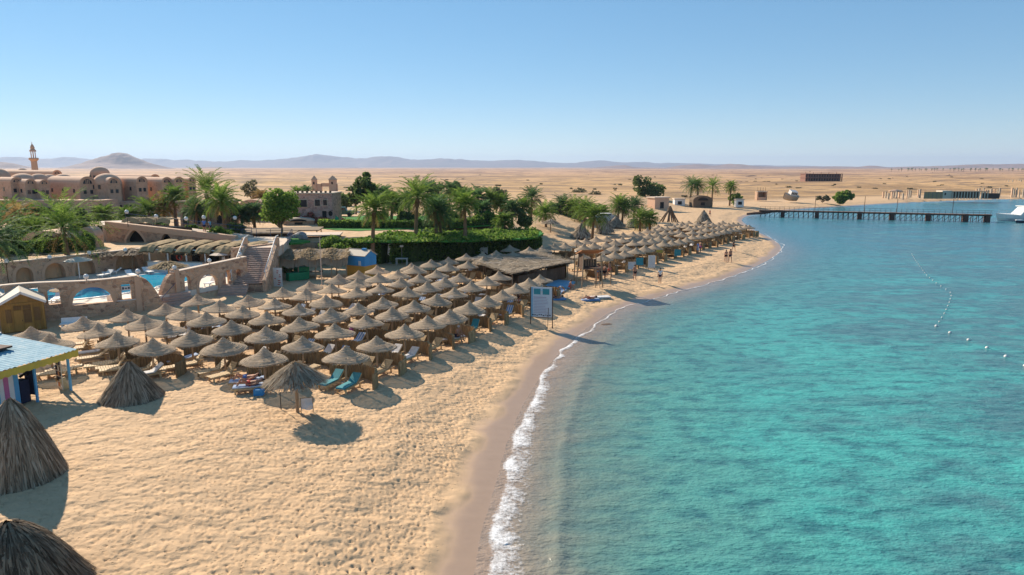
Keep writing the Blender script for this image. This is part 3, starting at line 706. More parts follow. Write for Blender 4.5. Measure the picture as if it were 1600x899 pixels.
um_back = [(942, 396), (960, 392.5), (976, 389), (994, 385), (1008, 382.5), (1022.3, 379), (1037.8, 375.6), (907.5, 392), (917, 404), (943, 384), (960.6, 381), (977, 382), (990.6, 375), (1005, 372.5),
    (1019, 370), (1030.6, 367), (1042.5, 365.6), (912.5, 381), (929, 377.5), (947, 377), (961, 373), (974, 369), (989, 368), (1002, 366), (1014, 364), (1026, 360.5), (1038.5, 358.5), (1049, 357.3),
    (916, 371), (901, 373), (932, 369), (947.5, 367), (960.6, 364), (974, 362.5), (988, 361), (1000, 359), (1012, 356), (1022.7, 354.5), (1033.5, 352.2), (1042.5, 350.8), (884, 377),
    (1050, 374), (1061, 371), (1073, 369), (1083, 365), (1094, 363), (1105, 362), (1114, 359), (1123, 357.5), (1132.5, 355), (1140.6, 353), (1149, 352.5), (1157, 350.6), (1165, 349), (1171, 348.5),
    (1065.6, 361), (1095, 355.6), (1078, 352), (1105, 353.5), (1114, 352.5), (1122.5, 350.6), (1130.6, 349), (1139, 346), (1146, 345), (1153, 345), (1060, 355.6), (1087.5, 350.6), (1097, 347.8),
    (1105, 347), (1114, 346), (1122.5, 344), (1129, 342.5), (1053, 349), (1064, 347.5), (1073, 348), (1089, 345), (1105.6, 340.5), (1028, 349), (1057.5, 345), (1066, 343), (1076, 342), (1047, 345), (1082, 357)]
def on_ground(px, py, h):
    """ground point under something of height h whose top shows at (px, py)"""
    z = 1.0
    for _ in range(3):
        q = P(px, py, z + h); z = gz(q.x, q.y)
    return Vector((q.x, q.y, z))
um_pos = []
UML = {(538, 541): "straw umbrella shading the pair of turquoise loungers", (410.6, 542): "straw umbrella over the lying couple on striped loungers", (47, 508): "straw umbrella standing alone right in front of the wooden shed", (75, 521): "straw umbrella behind the kiosk's blue corrugated roof",
    (129, 492.5): "straw umbrella over the white plastic bench", (234, 525.6): "straw umbrella just behind the pointed thatch tent", (441, 445.6): "straw umbrella beside the red-patterned panel at the stairway's foot", (484, 436): "straw umbrella beside the green covered bench", (560, 421.5): "straw umbrella closest to the painted blue and ochre hut",
    (643, 409): "straw umbrella in front of the white table by the hedge", (704, 482): "straw umbrella over the seated white-haired man", (731.5, 469.7): "straw umbrella over a single turquoise lounger and a bare one", (846, 427): "straw umbrella beside the blue mats at the brushwood shade", (785.6, 450.6): "straw umbrella behind the stooped bather in black",
    (917, 404): "straw umbrella half hidden behind the lookout tower's legs", (907.5, 392): "straw umbrella left of the lookout tower's orange roof", (1171, 348.5): "very last straw umbrella at the tip of the spit", (1037.8, 375.6): "straw umbrella above the yellow hung sheet", (1105.6, 340.5): "straw umbrella beside the tall shaggy thatch cone", (309, 459): "straw umbrella just below the pool entrance's stairway-side buttress"}
rnd = random.Random(3)
for gi, (lst, lab, grp) in enumerate(((um_front, "woven straw umbrella with pointed crown in the dense rows between pool wall and notice board", "straw umbrellas of the main rows"),
                                      (um_back, "woven straw umbrella packed in the rows along the curved sandy spit", "straw umbrellas along the spit"))):
    for i, (px, py) in enumerate(lst):
        q = on_ground(px, py, UM_H); s = rnd.uniform(0.93, 1.02)
        if gi == 1: s *= 1.0 - 0.12 * min(1, max(0, (q.y - 95) / 40))
        lab_ = UML.get((px, py), lab); grp_ = grp if lab_ == lab else None
        u = thing("straw_umbrella", lab_, "umbrella", q, rnd.uniform(0, 6.28), grp_, s)
        obj("canopy", rnd.choice(canopies), u); obj("post", post_me, u)
        u.rotation_euler = (rnd.gauss(0, .028), rnd.gauss(0, .028), u.rotation_euler[2])
        if q.y < 75: obj("base_block", base_me, u)
        um_pos.append((q, gi, px, py))

# ------------------------------------------------------------------ loungers and reed windbreaks
def lounger_parts(tilt=0.6):
    deck = MB()
    for k in range(9): deck.box((-0.92 + 0.06 + k * 0.135, 0, 0.31), (0.115, 0.60, 0.025))
    for s in (-1, 1): deck.box((0, s * 0.30, 0.275), (1.88, 0.045, 0.07))
    back = MB(); c, s_ = math.cos(tilt), math.sin(tilt)
    for k in range(5):
        u = 0.06 + k * 0.135; back.box((0.30 + u * c, 0, 0.325 + u * s_), (0.115, 0.60, 0.025), ry=-tilt)
    for s in (-1, 1): back.box((0.30 + 0.34 * c, s * 0.27, 0.305 + 0.34 * s_), (0.68, 0.04, 0.035), ry=-tilt)
    leg = [MB().box((x, y, 0.10), (0.09, 0.06, 0.36)).mesh("leg", MT['wood']) for x in (-0.75, 0.62) for y in (-0.27, 0.27)]
    return deck.mesh("deck", MT['wood']), back.mesh("backrest", MT['wood']), leg
LG = {t: lounger_parts(t) for t in (0.15, 0.65, 0.95)}
def cushion_mesh(tilt, mat):
    mb = MB(); c, s = math.cos(tilt), math.sin(tilt); prof = [(-0.92, 0.33), (-0.88, 0.40), (0.27, 0.40), (0.30 + 0.64 * c - 0.02, 0.40 + 0.64 * s), (0.30 + 0.68 * c, 0.36 + 0.68 * s), (0.33, 0.345)]
    n = len(prof); vs = [(x, y, z) for y in (-0.27, 0.27) for x, z in prof]
    mb.add(vs, [tuple(range(n)), tuple(range(2 * n - 1, n - 1, -1))] + [(i, n + i, n + (i + 1) % n, (i + 1) % n) for i in range(n)]); return mb.mesh("cushion", mat)
cush = {(t, m): cushion_mesh(t, MT[m]) for t in LG for m in ('teal', 'towel', 'bluetowel')}
lounger_far = {}
def lounger(p, rz, label, group, tilt=0.65, cover=None, parts=True):
    z = gz(p[0], p[1])
    t = thing("sun_lounger", label, "sun lounger", (p[0], p[1], z), rz, group)
    d, b, lg = LG[tilt]; obj("deck", d, t); obj("backrest", b, t)
    for l in lg: obj("leg", l, t)
    if cover: obj("cushion", cush[(tilt, cover)], t)
    return t
def break_mesh(seed, r=1.55, span=3.3, h=0.80):
    rn = random.Random(seed); mb = MB(); n = 90; vs = []
    for k in range(n + 1):
        a = -span / 2 + span * k / n; hh = h + rn.uniform(-.07, .05) + (0.04 if k % 15 == 0 else 0); w = rn.uniform(-.03, .03)
        for rr, z in ((r - 0.06 + w, -0.15), (r - 0.05 + w, hh), (r + 0.06 + w, hh + rn.uniform(-.03, .03)), (r + 0.07 + w, -0.15)):
            vs.append((rr * math.cos(a) * 1.08, rr * math.sin(a) * 1.1, z))
    fs = []
    for k in range(n):
        for j in range(3): fs.append((k * 4 + j, k * 4 + j + 1, k * 4 + 5 + j, k * 4 + 4 + j))
    fs += [(0, 3, 2, 1), (n * 4, n * 4 + 1, n * 4 + 2, n * 4 + 3)]
    mb.add(vs, fs); return mb.mesh("reed_windbreak", MT['reed'])
breaks = [break_mesh(k, span=sp_) for k, sp_ in enumerate((2.6, 3.1, 2.2))]
def heading(q):                                    # heads of the loungers turn with the beach
    t = min(1, max(0, (q.x + 26) / 16)); return R(33 + 32 * t)
skip_set = set()
near_set = {(538, 541), (410.6, 542), (587.5, 522), (631, 505.6), (234, 525.6), (349, 526)}
cov_cycle = random.Random(11)
labels_l = {None: ("bare pale wooden slatted sun lounger in the main umbrella rows", "bare wooden loungers"),
            'towel': ("wooden sun lounger covered with a white towel in the main umbrella rows", "towel-covered loungers"),
            'bluetowel': ("wooden sun lounger with a blue striped towel in the main umbrella rows", "loungers with blue towels")}
for (q, gi, px, py) in um_pos:
    hd = heading(q); c, s = math.cos(hd), math.sin(hd)
    if (px, py) in ((47, 508), (75, 521), (197, 480.6), (225, 490.6), (257.5, 470.6), (309, 459), (389, 457.5), (484, 436), (527.5, 428), (560, 421.5), (589, 414)): 
        continue
    if gi == 0:
        b = obj("reed_windbreak", cov_cycle.choice(breaks), None, (q.x, q.y, q.z), hd - 0.12 + cov_cycle.uniform(-.15, .15))
        tag(b, "curved brown reed windbreak round the loungers in the main umbrella rows", "windbreak", "reed windbreaks of the main rows")
        for sgn in (-1, 1):
            cv = cov_cycle.choices([None, 'towel', 'bluetowel'], [0.66, 0.26, 0.08])[0]; tl = cov_cycle.choice([0.15, 0.65, 0.65, 0.95])
            lx, ly = -0.45, sgn * 0.62 + 0.02
            p = (q.x + c * lx - s * ly, q.y + s * lx + c * ly)
            lab, grp = labels_l[cv]
            if (px, py) == (538, 541): tl, cv, lab, grp = 0.65, 'teal', "turquoise-cushioned sun lounger under the straw umbrella beside the shaggy palm-leaf parasol", "turquoise loungers"
            if (px, py) == (704, 482): continue
            if (px, py) == (731.5, 469.7) and sgn == -1: cv, lab, grp = 'teal', "turquoise-cushioned sun lounger behind the seated white-haired man", None
            if (px, py) == (410.6, 542): continue
            if (px, py) in ((631, 505.6),): tl, cv = 0.65, 'towel'; lab, grp = labels_l['towel']
            if (px, py) in ((587.5, 522), (669, 492.5)): tl, cv = 0.65, None; lab, grp = labels_l[None]
            lounger(p, hd + cov_cycle.uniform(-.08, .08), lab, grp, tl, cv)
    else:
        b = obj("reed_windbreak", cov_cycle.choice(breaks), None, (q.x, q.y, q.z), R(35) + cov_cycle.uniform(-.2, .2))
        tag(b, "curved brown reed windbreak under the packed umbrellas along the sandy spit", "windbreak", "reed windbreaks along the spit")
        if py > 349.5 or px > 1130:
            p = (q.x - 0.5 + cov_cycle.uniform(-.2, .2), q.y - 0.55)
            cv = cov_cycle.choices([None, 'towel'], [0.7, 0.3])[0]
            lounger(p, R(30) + cov_cycle.uniform(-.2, .2), "wooden sun lounger with a white towel among the umbrellas along the sandy spit" if cv else "bare wooden sun lounger among the umbrellas along the sandy spit",
                    "towel loungers along the spit" if cv else "bare loungers along the spit", cov_cycle.choice([0.15, 0.65, 0.95]), cv)
# loungers standing in the open on the left, in front of the shed and kiosk
for k, (px, py) in enumerate([(160, 577), (184, 583), (232, 591), (262, 582), (85, 590), (100, 585)]):
    q = P(px, py, 1.0); lounger((q.x, q.y), R(28 + 4 * (k % 2)), "bare flat wooden sun lounger standing on open sand between the kiosk and the umbrellas", "loungers on the open sand", 0.15, None)

# ------------------------------------------------------------------ shaggy thatch
def strands(mb, n, r0, r1, z0, z1, rn, w=0.03, ln=0.7, curve=0.0, a0=0.0, a1=6.2832, lift=0.07):
    """palm leaves lying down the slope of a cone from (r0,z0) to (r1,z1)"""
    sl = Vector((r1 - r0, 0, z1 - z0)); Ls = sl.length
    for _ in range(n):
        a = rn.uniform(a0, a1); u = rn.random() ** 0.75 * 0.95; v = min(u + ln * rn.uniform(.5, 1.2) / Ls, 1.06 + rn.uniform(0, .12))
        da = rn.uniform(-.12, .12)
        def pt(uu, aa, li):
            r = r0 + (r1 - r0) * uu + li; z = z0 + (z1 - z0) * uu - curve * math.sin(min(uu, 1) * 3.14) + li
            return Vector((r * math.cos(aa), r * math.sin(aa), z))
        li = rn.uniform(0.0, lift)
        p0 = pt(u, a, li); p1 = pt((u + v) / 2, a + da * .5, li + 0.02); p2 = pt(v, a + da, li + rn.uniform(-.01, .05))
        t = Vector((-math.sin(a), math.cos(a), 0)) * w * rn.uniform(.5, 1.3)
        mb.add([p0 - t, p0 + t, p1 + t * 1.1, p1 - t * 1.1, p2 + t * .25, p2 - t * .25], [(0, 1, 2, 3), (3, 2, 4, 5)])
def thatch_cone(name, label, loc, r, z_top, z_rim, mats, n=1400, post=True, seed=1, group=None, rz=0, cat="thatched parasol", wob=0.05, w=0.03, ln=0.7, bulge=0.0):
    rn = random.Random(seed); t = thing(name, label, cat, loc, rz, group)
    mb = MB(); prof = [(0.03, z_top)] + [(r * u_, z_top + (z_rim - z_top) * (u_ + .02) + bulge * math.sin(u_ * 3.1416)) for u_ in (.25, .5, .75)] + [(r * 0.97, z_rim + 0.03), (r * 0.9, z_rim - 0.02), (r * 0.45, z_top + (z_rim - z_top) * 0.57)]
    mb.lathe(prof, 28, wob=wob, rnd=rn); o = mb.build("thatch_base", MT[mats[1]], t)
    s1 = MB(); strands(s1, n, 0.04, r, z_top, z_rim, rn, w, ln, -bulge); s1.build("palm_leaf_cover", MT[mats[0]], t)["kind"] = "stuff"
    if post: MB().tube([(0, 0, -0.3), (0.02, 0, z_top - 0.15)], [0.09, 0.07], 9).build("post", MT['post'], t)
    return t
q = P(465, 641, 1.0); q.z = gz(q.x, q.y)
thatch_cone("palm_leaf_parasol", "shaggy grey palm-leaf parasol on a wooden post in front of the turquoise loungers", q, 1.42, 2.62, 1.62, ('thatch_palm', 'thatch_loose'), 1000, True, 5)
# folded sheet hanging beside its post, and a thin stake
q2 = P(480, 641, 1.0); q2.z = gz(q2.x, q2.y)
t = thing("hanging_cloth_frame", "crumpled white cloth hung on a small stand beside the shaggy palm-leaf parasol", "cloth stand", q2, 0.3)
mb = MB(); rn = random.Random(2); n = 8
vs = [(-.28 + .56 * i / (n - 1), rn.uniform(-.05, .05), .15 + .6 * j / (n - 1) + (0.06 * math.sin(i) if j == 0 else 0)) for j in range(n) for i in range(n)]
mb.add(vs, [(j * n + i, j * n + i + 1, (j + 1) * n + i + 1, (j + 1) * n + i) for j in range(n - 1) for i in range(n - 1)]); mb.build("cloth", MT['towel'], t, True)
for sx in (-.29, .29): MB().tube([(sx, 0, -.15), (sx, 0, .8)], .018, 6).build("stake", MT['post'], t)
MB().tube([(-.3, 0, .78), (.3, 0, .78)], .015, 6).build("crossbar", MT['post'], t)
q3 = P(439, 638, 1.0); o = MB().tube([(0, 0, -.2), (0, 0, .85), (0, 0, .9)], [.022, .02, .035], 6).build("marker_stake", MT['black'], None, loc=(q3.x, q3.y, gz(q3.x, q3.y)))
tag(o, "thin dark stake stuck in the sand left of the shaggy palm-leaf parasol", "stake")
# bundled thatch tents at the left
q = P(206, 621, 1.0); q.z = gz(q.x, q.y) - 0.1
thatch_cone("thatch_tent", "pointed brown thatch tent standing on the sand between the kiosk and the loungers", q, 1.5, 2.05, 0.05, ('thatch', 'thatch_dark'), 2400, True, 8, None, 0, "thatch tent", w=0.028, ln=0.9)
q = P(30, 745, 1.0); q.z = gz(q.x, q.y) - 0.1
thatch_cone("thatch_tent", "big shaggy brown thatch tent in front of the striped kiosk", q, 1.52, 3.25, 0.12, ('thatch', 'thatch_dark'), 3400, True, 12, None, 0.4, "thatch tent", w=0.03, ln=1.1, bulge=.38, wob=.10)
q = P(26, 925, 1.0); q.z = gz(q.x, q.y) - 0.1
t = thatch_cone("thatch_tent", "dark ragged thatch tent with an open side beyond the big shaggy tent", q, 1.7, 2.3, 0.25, ('thatch_dark', 'thatch_dark'), 3600, True, 17, None, 0.2, "thatch tent", 0.12, w=0.03, ln=0.9, bulge=.28)
# far shaggy cones behind the spit
for k, (px, py, r, h, lab) in enumerate([(908, 374, 1.9, 2.6, "wide grey thatch tent behind the straw umbrellas, left of the leaning palm"), (945, 366, 1.7, 3.0, "pointed grey thatch tent behind the straw umbrellas, right of the leaning palm"),
        (962, 357, 1.9, 2.3, "low grey thatch tent under the twin palms behind the umbrellas"), (990, 356, 1.7, 2.0, "brown thatch shelter under the bright green palm behind the umbrellas"), (1099, 350, 1.9, 3.2, "tall shaggy thatch cone rising among the last umbrellas of the spit"), (860, 372, 1.5, 2.3, "small grey thatch parasol on the open sand beside the hedge")]):
    q = P(px, py, 1.0); q.z = gz(q.x, q.y)
    thatch_cone("thatch_cone_shelter", lab, q, r, h, 0.3 if k < 5 else 1.6, ('thatch_grey', 'thatch_dark'), 500, True, 30 + k, None, 0, "thatch shelter", w=0.05, ln=0.8)
# fallen brushwood heap next to the spit
q = P(1046, 347, 1.0); q.z = gz(q.x, q.y)
t = thing("dead_palm_bundle", "brown bundle of dead palm trunks leaning together behind the umbrellas of the spit", "palm bundle", q)
rn = random.Random(4)
for k in range(9):
    a = k * 0.7; r = rn.uniform(1.2, 2.4)
    MB().tube([(r * math.cos(a), r * math.sin(a), -.1), (r * .5 * math.cos(a), r * .5 * math.sin(a), 1.6), (0.1 * math.cos(a), .1 * math.sin(a), rn.uniform(2.6, 3.6))], [.16, .14, .2], 7).build("trunk", MT['thatch_dark'], t)

# ------------------------------------------------------------------ kiosk with the blue corrugated roof
def kiosk():
    c1 = P(111, 609, 1.0); c2 = P(59, 627, 1.0)             # feet of the two front posts
    ax = (c2 - c1); ax.z = 0; w = ax.length; ax.normalize(); bx_ = Vector((-ax.y, ax.x, 0))
    if bx_.x > 0: bx_ = -bx_
    t = thing("beach_kiosk", "sky-blue beach kiosk with corrugated roof, yellow scalloped fringe and striped walls", "kiosk", (c1.x, c1.y, 1.0), math.atan2(ax.y, ax.x))
    # local axes: x along the front eave towards the camera, y inland side sign
    sg = 1 if (Matrix.Rotation(-math.atan2(ax.y, ax.x), 3, 'Z') @ bx_).y > 0 else -1
    Lx, Dy = 7.2, 5.2; ze, zr = 2.25, 2.75
    x0, x1, y0, y1 = -0.3, Lx, -0.45 * sg, Dy * sg
    mb = MB(); nx = 120; vs = []
    for j in range(9):
        v = j / 8
        for i in range(nx + 1):
            u = i / nx; x = x0 + (x1 - x0) * u; y = y0 + (y1 - y0) * v
            vs.append((x, y, ze + (zr - ze) * v + 0.025 * math.sin(u * nx * 1.57)))
    mb.add(vs, [(j * (nx + 1) + i, j * (nx + 1) + i + 1, (j + 1) * (nx + 1) + i + 1, (j + 1) * (nx + 1) + i) for j in range(8) for i in range(nx)])
    mb.build("roof_sheet", MT['roofblue'], t, True)
    mb = MB(); mb.box(((x0 + x1) / 2, y1 * 0.98, zr + 0.05), (x1 - x0, .25, .06)); mb.build("ridge_cap", MT['white'], t)
    mb = MB(); mb.box((2.7, 3.3 * sg, zr - 0.10), (2.6, 2.6, .1), rx=0.0); mb.build("roof_patch", MT['rust'], t)
    # fringe with a scalloped lower edge
    mb = MB(); n = 84; vs = []
    for i in range(n + 1):
        x = x0 + (x1 - x0) * i / n; z = ze - 0.34 - 0.07 * abs(math.sin(i * 0.75))
        vs += [(x, y0 * 1.02, ze - .03), (x, y0 * 1.02, z)]
    mb.add(vs, [(2 * i, 2 * i + 1, 2 * i + 3, 2 * i + 2) for i in range(n)])
    m = 40; vs = []
    for i in range(m + 1):
        y = y0 + (y1 - y0) * i / m; z = ze + (zr - ze) * i / m - 0.34 - 0.06 * abs(math.sin(i * 0.75))
        vs += [(x0 - .01, y, ze + (zr - ze) * i / m - .03), (x0 - .01, y, z)]
    mb.add(vs, [(2 * i, 2 * i + 1, 2 * i + 3, 2 * i + 2) for i in range(m)])
    mb.build("scalloped_fringe", MT['yellow'], t)
    for k, px_ in enumerate((0.0, w, w * 2.0, w * 3.1)):
        MB().box((px_, 0, ze / 2 - .2), (.10, .10, ze + .3)).build("post", MT['blue'], t)
    MB().box((0.12, 4.6 * sg, ze / 2), (.10, .10, ze + .4)).build("post", MT['blue'], t)
    # striped wall, one plank each
    cyc = ['blue', 'white', 'pink', 'white', 'blue']
    for k in range(15):
        MB().box((2.5 + 0.13 + k * 0.26, .45 * sg, 1.05), (.25, .05, 2.1)).build("wall_plank", MT[cyc[k % 5]], t)
    for k in range(13):
        MB().box((2.5, (.6 + k * 0.26) * sg, 1.1), (.05, .25, 2.2)).build("wall_plank", MT[cyc[(k + 1) % 5]], t)
    MB().box((4.6, 2.4 * sg, 0.02), (5.0, 3.6, .14)).build("floor_slab", MT['concrete'], t)
    MB().box((2.15, .75 * sg, .55), (.5, .5, 1.2)).build("display_case", MT['navy'], t)
    mb = MB(); mb.box((1.75, 0.55 * sg, 1.0), (.07, .75, 1.5)); mb.build("notice_frame", MT['navy'], t)
    MB().box((1.708, 0.55 * sg, 1.05), (.02, .6, 1.2)).build("notice_sheet", MT['coping'], t)
    rn = random.Random(9); mb = MB()
    for k in range(9):
        a = rn.uniform(0, 6.28); mb.lathe([(.0, .09), (.09, .0), (.0, -.09)], 8, (2.2 + rn.uniform(-.25, .25), (.5 + rn.uniform(-.2, .2)) * sg, rn.uniform(1.3, 1.9)))
    mb.build("hanging_bags", MT['black'], t)
    return t
m, tt_, b = nodes("blue_corrugated_sheet"); v = coords(tt_); n = noise(tt_, v, 2.2, 6, .7)
L(tt_, ramp(tt_, n, [(.3, (.14, .30, .38)), (.5, (.25, .44, .52)), (.62, (.36, .50, .54)), (.75, (.50, .50, .47))]), b.inputs["Base Color"]); b.inputs["Roughness"].default_value = .75; b.inputs["Specular IOR Level"].default_value = .15; MT['roofblue'] = m
kiosk()
# postcard rack and potted plant by the kiosk
q = P(95, 607, 1.0); q.z = gz(q.x, q.y)
t = thing("postcard_rack", "pale standing rack of postcards and sunglasses beside the kiosk post", "display rack", q, R(-35))
MB().box((0, 0, .85), (.62, .05, 1.75)).build("back_panel", MT['cream'], t)
rn = random.Random(5)
for r_ in range(5):
    for c_ in range(4):
        MB().box((-.225 + c_ * .15, -.04, .28 + r_ * .31), (.12, .02, .24)).build("card", MT[rn.choice(['wood_dark', 'navy', 'orange', 'dark', 'white'])], t)
for sx in (-.28, .28): MB().box((sx, .1, .3), (.05, .3, .75), rx=0.25).build("leg", MT['wood'], t)

# ------------------------------------------------------------------ wooden shed
def shed():
    a = P(4, 523, 1.0); b_ = P(73, 515, 1.0); ax = b_ - a; ax.z = 0; W = ax.length; rz = math.atan2(ax.y, ax.x)
    t = thing("wooden_shed", "golden plank shed with white-edged gable roof at the end of the umbrella rows", "shed", (a.x, a.y, gz(a.x, a.y)), rz)
    D, H, G = 3.0, 2.15, 0.75; n = 14
    for k in range(n):
        x = (k + .5) * W / n; h = H + G * (1 - abs(x / W * 2 - 1)) - .06
        if 5 <= k <= 8: MB().box((x, .015, h / 2 + .05), (W / n - .012, .05, h)).build("plank", MT['shedwood'], t)
        else: MB().box((x, 0, h / 2 + .05), (W / n - .012, .06, h)).build("plank", MT['shedwood'], t)
    for k in range(12):
        MB().box((W, (k + .5) * D / 12 + .05, H / 2 + .02), (.06, D / 12 - .012, H)).build("plank", MT['shedwood'], t)
    MB().box((W / 2, D + .04, H / 2), (W, .06, H)).build("back_wall", MT['shedwood'], t); MB().box((0, D / 2, H / 2), (.05, D, H)).build("side_wall", MT['shedwood'], t)
    for s in (-1, 1):
        ang = math.atan2(G, W / 2); Lr = math.hypot(W / 2, G) + .22
        cx = W / 2 + s * (W / 4 + .06); cz = H + G / 2 - .01
        MB().box((cx, D / 2 + .05, cz + .07), (Lr, D + .5, .07), ry=s * ang).build("roof_panel", MT['cream'], t)
        MB().box((cx, -.22, cz + .02), (Lr, .05, .17), ry=s * ang).build("white_edge_board", MT['white'], t)
    MB().box((W / 2, -.06, H - .05), (W * .96, .07, .14)).build("lintel", MT['shedwood'], t)
    for k, (x0, x1, z0, z1) in enumerate([(.12, .25, .75, 1.75), (.76, .9, .75, 1.75), (.30, .70, 1.68, 1.95)]):
        MB().box(((x0 + x1) / 2 * W, -.045, (z0 + z1) / 2), ((x1 - x0) * W, .04, z1 - z0)).build("window_shutter", MT['shed_dark'], t)
    d = MB().box((.40 * W, -.05, .85), (.19 * W, .05, 1.55)).build("door_leaf", MT['shedwood'], t); MB().box((.48 * W, -.09, .85), (.03, .05, .12)).build("handle", MT['black'], d)
    MB().box((.60 * W, -.05, 1.15), (.19 * W, .05, .95)).build("door_panel", MT['shed_dark'], t); MB().box((.60 * W, -.05, .35), (.19 * W, .05, .5)).build("door_panel", MT['shedwood'], t)
    for x in (.02, .285, .5, .715, .98): MB().box((x * W, -.07, H / 2), (.09, .07, H - .1)).build("batten", MT['shedwood'], t)
    MB().box((W / 2, -.06, H + G * .5), (.06, .06, G * .8)).build("gable_batten", MT['shedwood'], t)
shed()
# little clay-topped parasol with white bench beside the shed
q = P(106, 489, 1.0); q.z = gz(q.x, q.y)
t = thing("mushroom_parasol", "small straw mushroom parasol on a white post below the big pool arch", "umbrella", q)
MB().lathe([(.02, 1.95), (.45, 1.85), (.62, 1.68), (1.15, 1.60), (1.12, 1.54), (.5, 1.6)], 24).build("canopy", MT['straw'], t); MB().tube([(0, 0, -.2), (0, 0, 1.85)], .07, 8).build("post", MT['white'], t)
for px, py, lab, sc in [(116, 514, "white moulded plastic bench under the straw umbrella next to the shed", 1.0), (112, 495, "small cream table beside the mushroom parasol's white post", .8)]:
    q = P(px, py, 1.0); q.z = gz(q.x, q.y)
    t = thing("bench" if sc == 1 else "small_table", lab, "bench" if sc == 1 else "table", q, R(20), None, sc)
    MB().box((0, 0, .42), (1.7, .6, .08)).build("seat" if sc == 1 else "top", MT['white'] if sc == 1 else MT['wood'], t)
    for sx in (-.7, .7): MB().box((sx, 0, .17), (.12, .5, .5)).build("leg", MT['white'] if sc == 1 else MT['wood'], t)
    if sc == 1: MB().box((0, .28, .62), (1.7, .07, .4), rx=-.2).build("backrest", MT['white'], t)

# ------------------------------------------------------------------ notice board on the beach
def board():
    a = Pg(829, 507); b_ = Pg(863, 513); ax = b_ - a; ax.z = 0; W = ax.length; rz = math.atan2(ax.y, ax.x)
    t = thing("notice_board", "tall white and blue notice board on two dark posts near the water's edge", "notice board", (a.x, a.y, gz(a.x, a.y)), rz)
    H = 3.05
    for x in (0, W): MB().box((x, 0, H / 2 - .2), (.07, .07, H + .4)).build("post", MT['wood_dark'], t)
    z0, z1 = .62, H; p = MB().box((W / 2, -.0, (z0 + z1) / 2), (W - .09, .05, z1 - z0)).build("panel", MT['boardwhite'], t)
    f = MB().box((.12, -.032, (z0 + z1) / 2), (.12, .012, z1 - z0 - .02)).build("blue_band", MT['boardblue'], p)
    for s, x in ((0, .30), (1, .70)):
        mb = MB(); mb.box((x * W, -.034, z1 - .36), (.30 * W, .012, .46)); mb.build("picture", MT['teal'], p)
    mb = MB(); mb.lathe([(.0, .03), (.13, .0), (.0, -.03)], 10, (W / 2, -.04, z1 - .30)); mb.build("emblem", MT['towel'], p)
    rn = random.Random(3)
    for k in range(11):
        w = (W - .5) * rn.uniform(.75, 1.0); MB().box((.24 + w / 2, -.033, z1 - .82 - k * .125), (w, .012, .035 if k else .07)).build("text_line", MT['boardtext'], p)
    mb = MB()
    for k in range(9): mb.box((.2 + k * (W - .4) / 8, -.033, z0 + .16 + rn.uniform(-.04, .04)), (.12, .014, rn.uniform(.03, .09)))
    mb.build("torn_edge_marks", MT['navy'], p)
    MB().box((W / 2, 0, z0 - .05), (W, .06, .05)).build("lower_rail", MT['wood_dark'], t)
    for x in (W * .82,): MB().tube([(x, -.35, -.2), (x, -.02, 1.4)], .02, 6).build("brace", MT['wood_dark'], t)
MT['boardwhite'] = simple("board_white", (.62, .66, .70), (.54, .59, .64), 3, .6, .05, rnd=0); MT['boardblue'] = simple("board_blue", (.22, .46, .62), (.18, .4, .55), 3, .6, .05, rnd=0)
MT['boardtext'] = simple("board_text", (.36, .40, .52), (.44, .34, .40), 9, .7, 0, rnd=0)
board()
# small white sign on the spit
q = Pg(1018, 421); t = thing("white_sign", "plain white sign board on two thin posts beside the spit's umbrellas", "sign", (q.x, q.y, gz(q.x, q.y)))
MB().box((0, 0, .95), (.85, .05, 1.5)).build("panel", MT['towel'], t)
for sx in (-.38, .38): MB().box((sx, .04, .35), (.05, .05, 1.3)).build("leg", MT['wood_dark'], t)

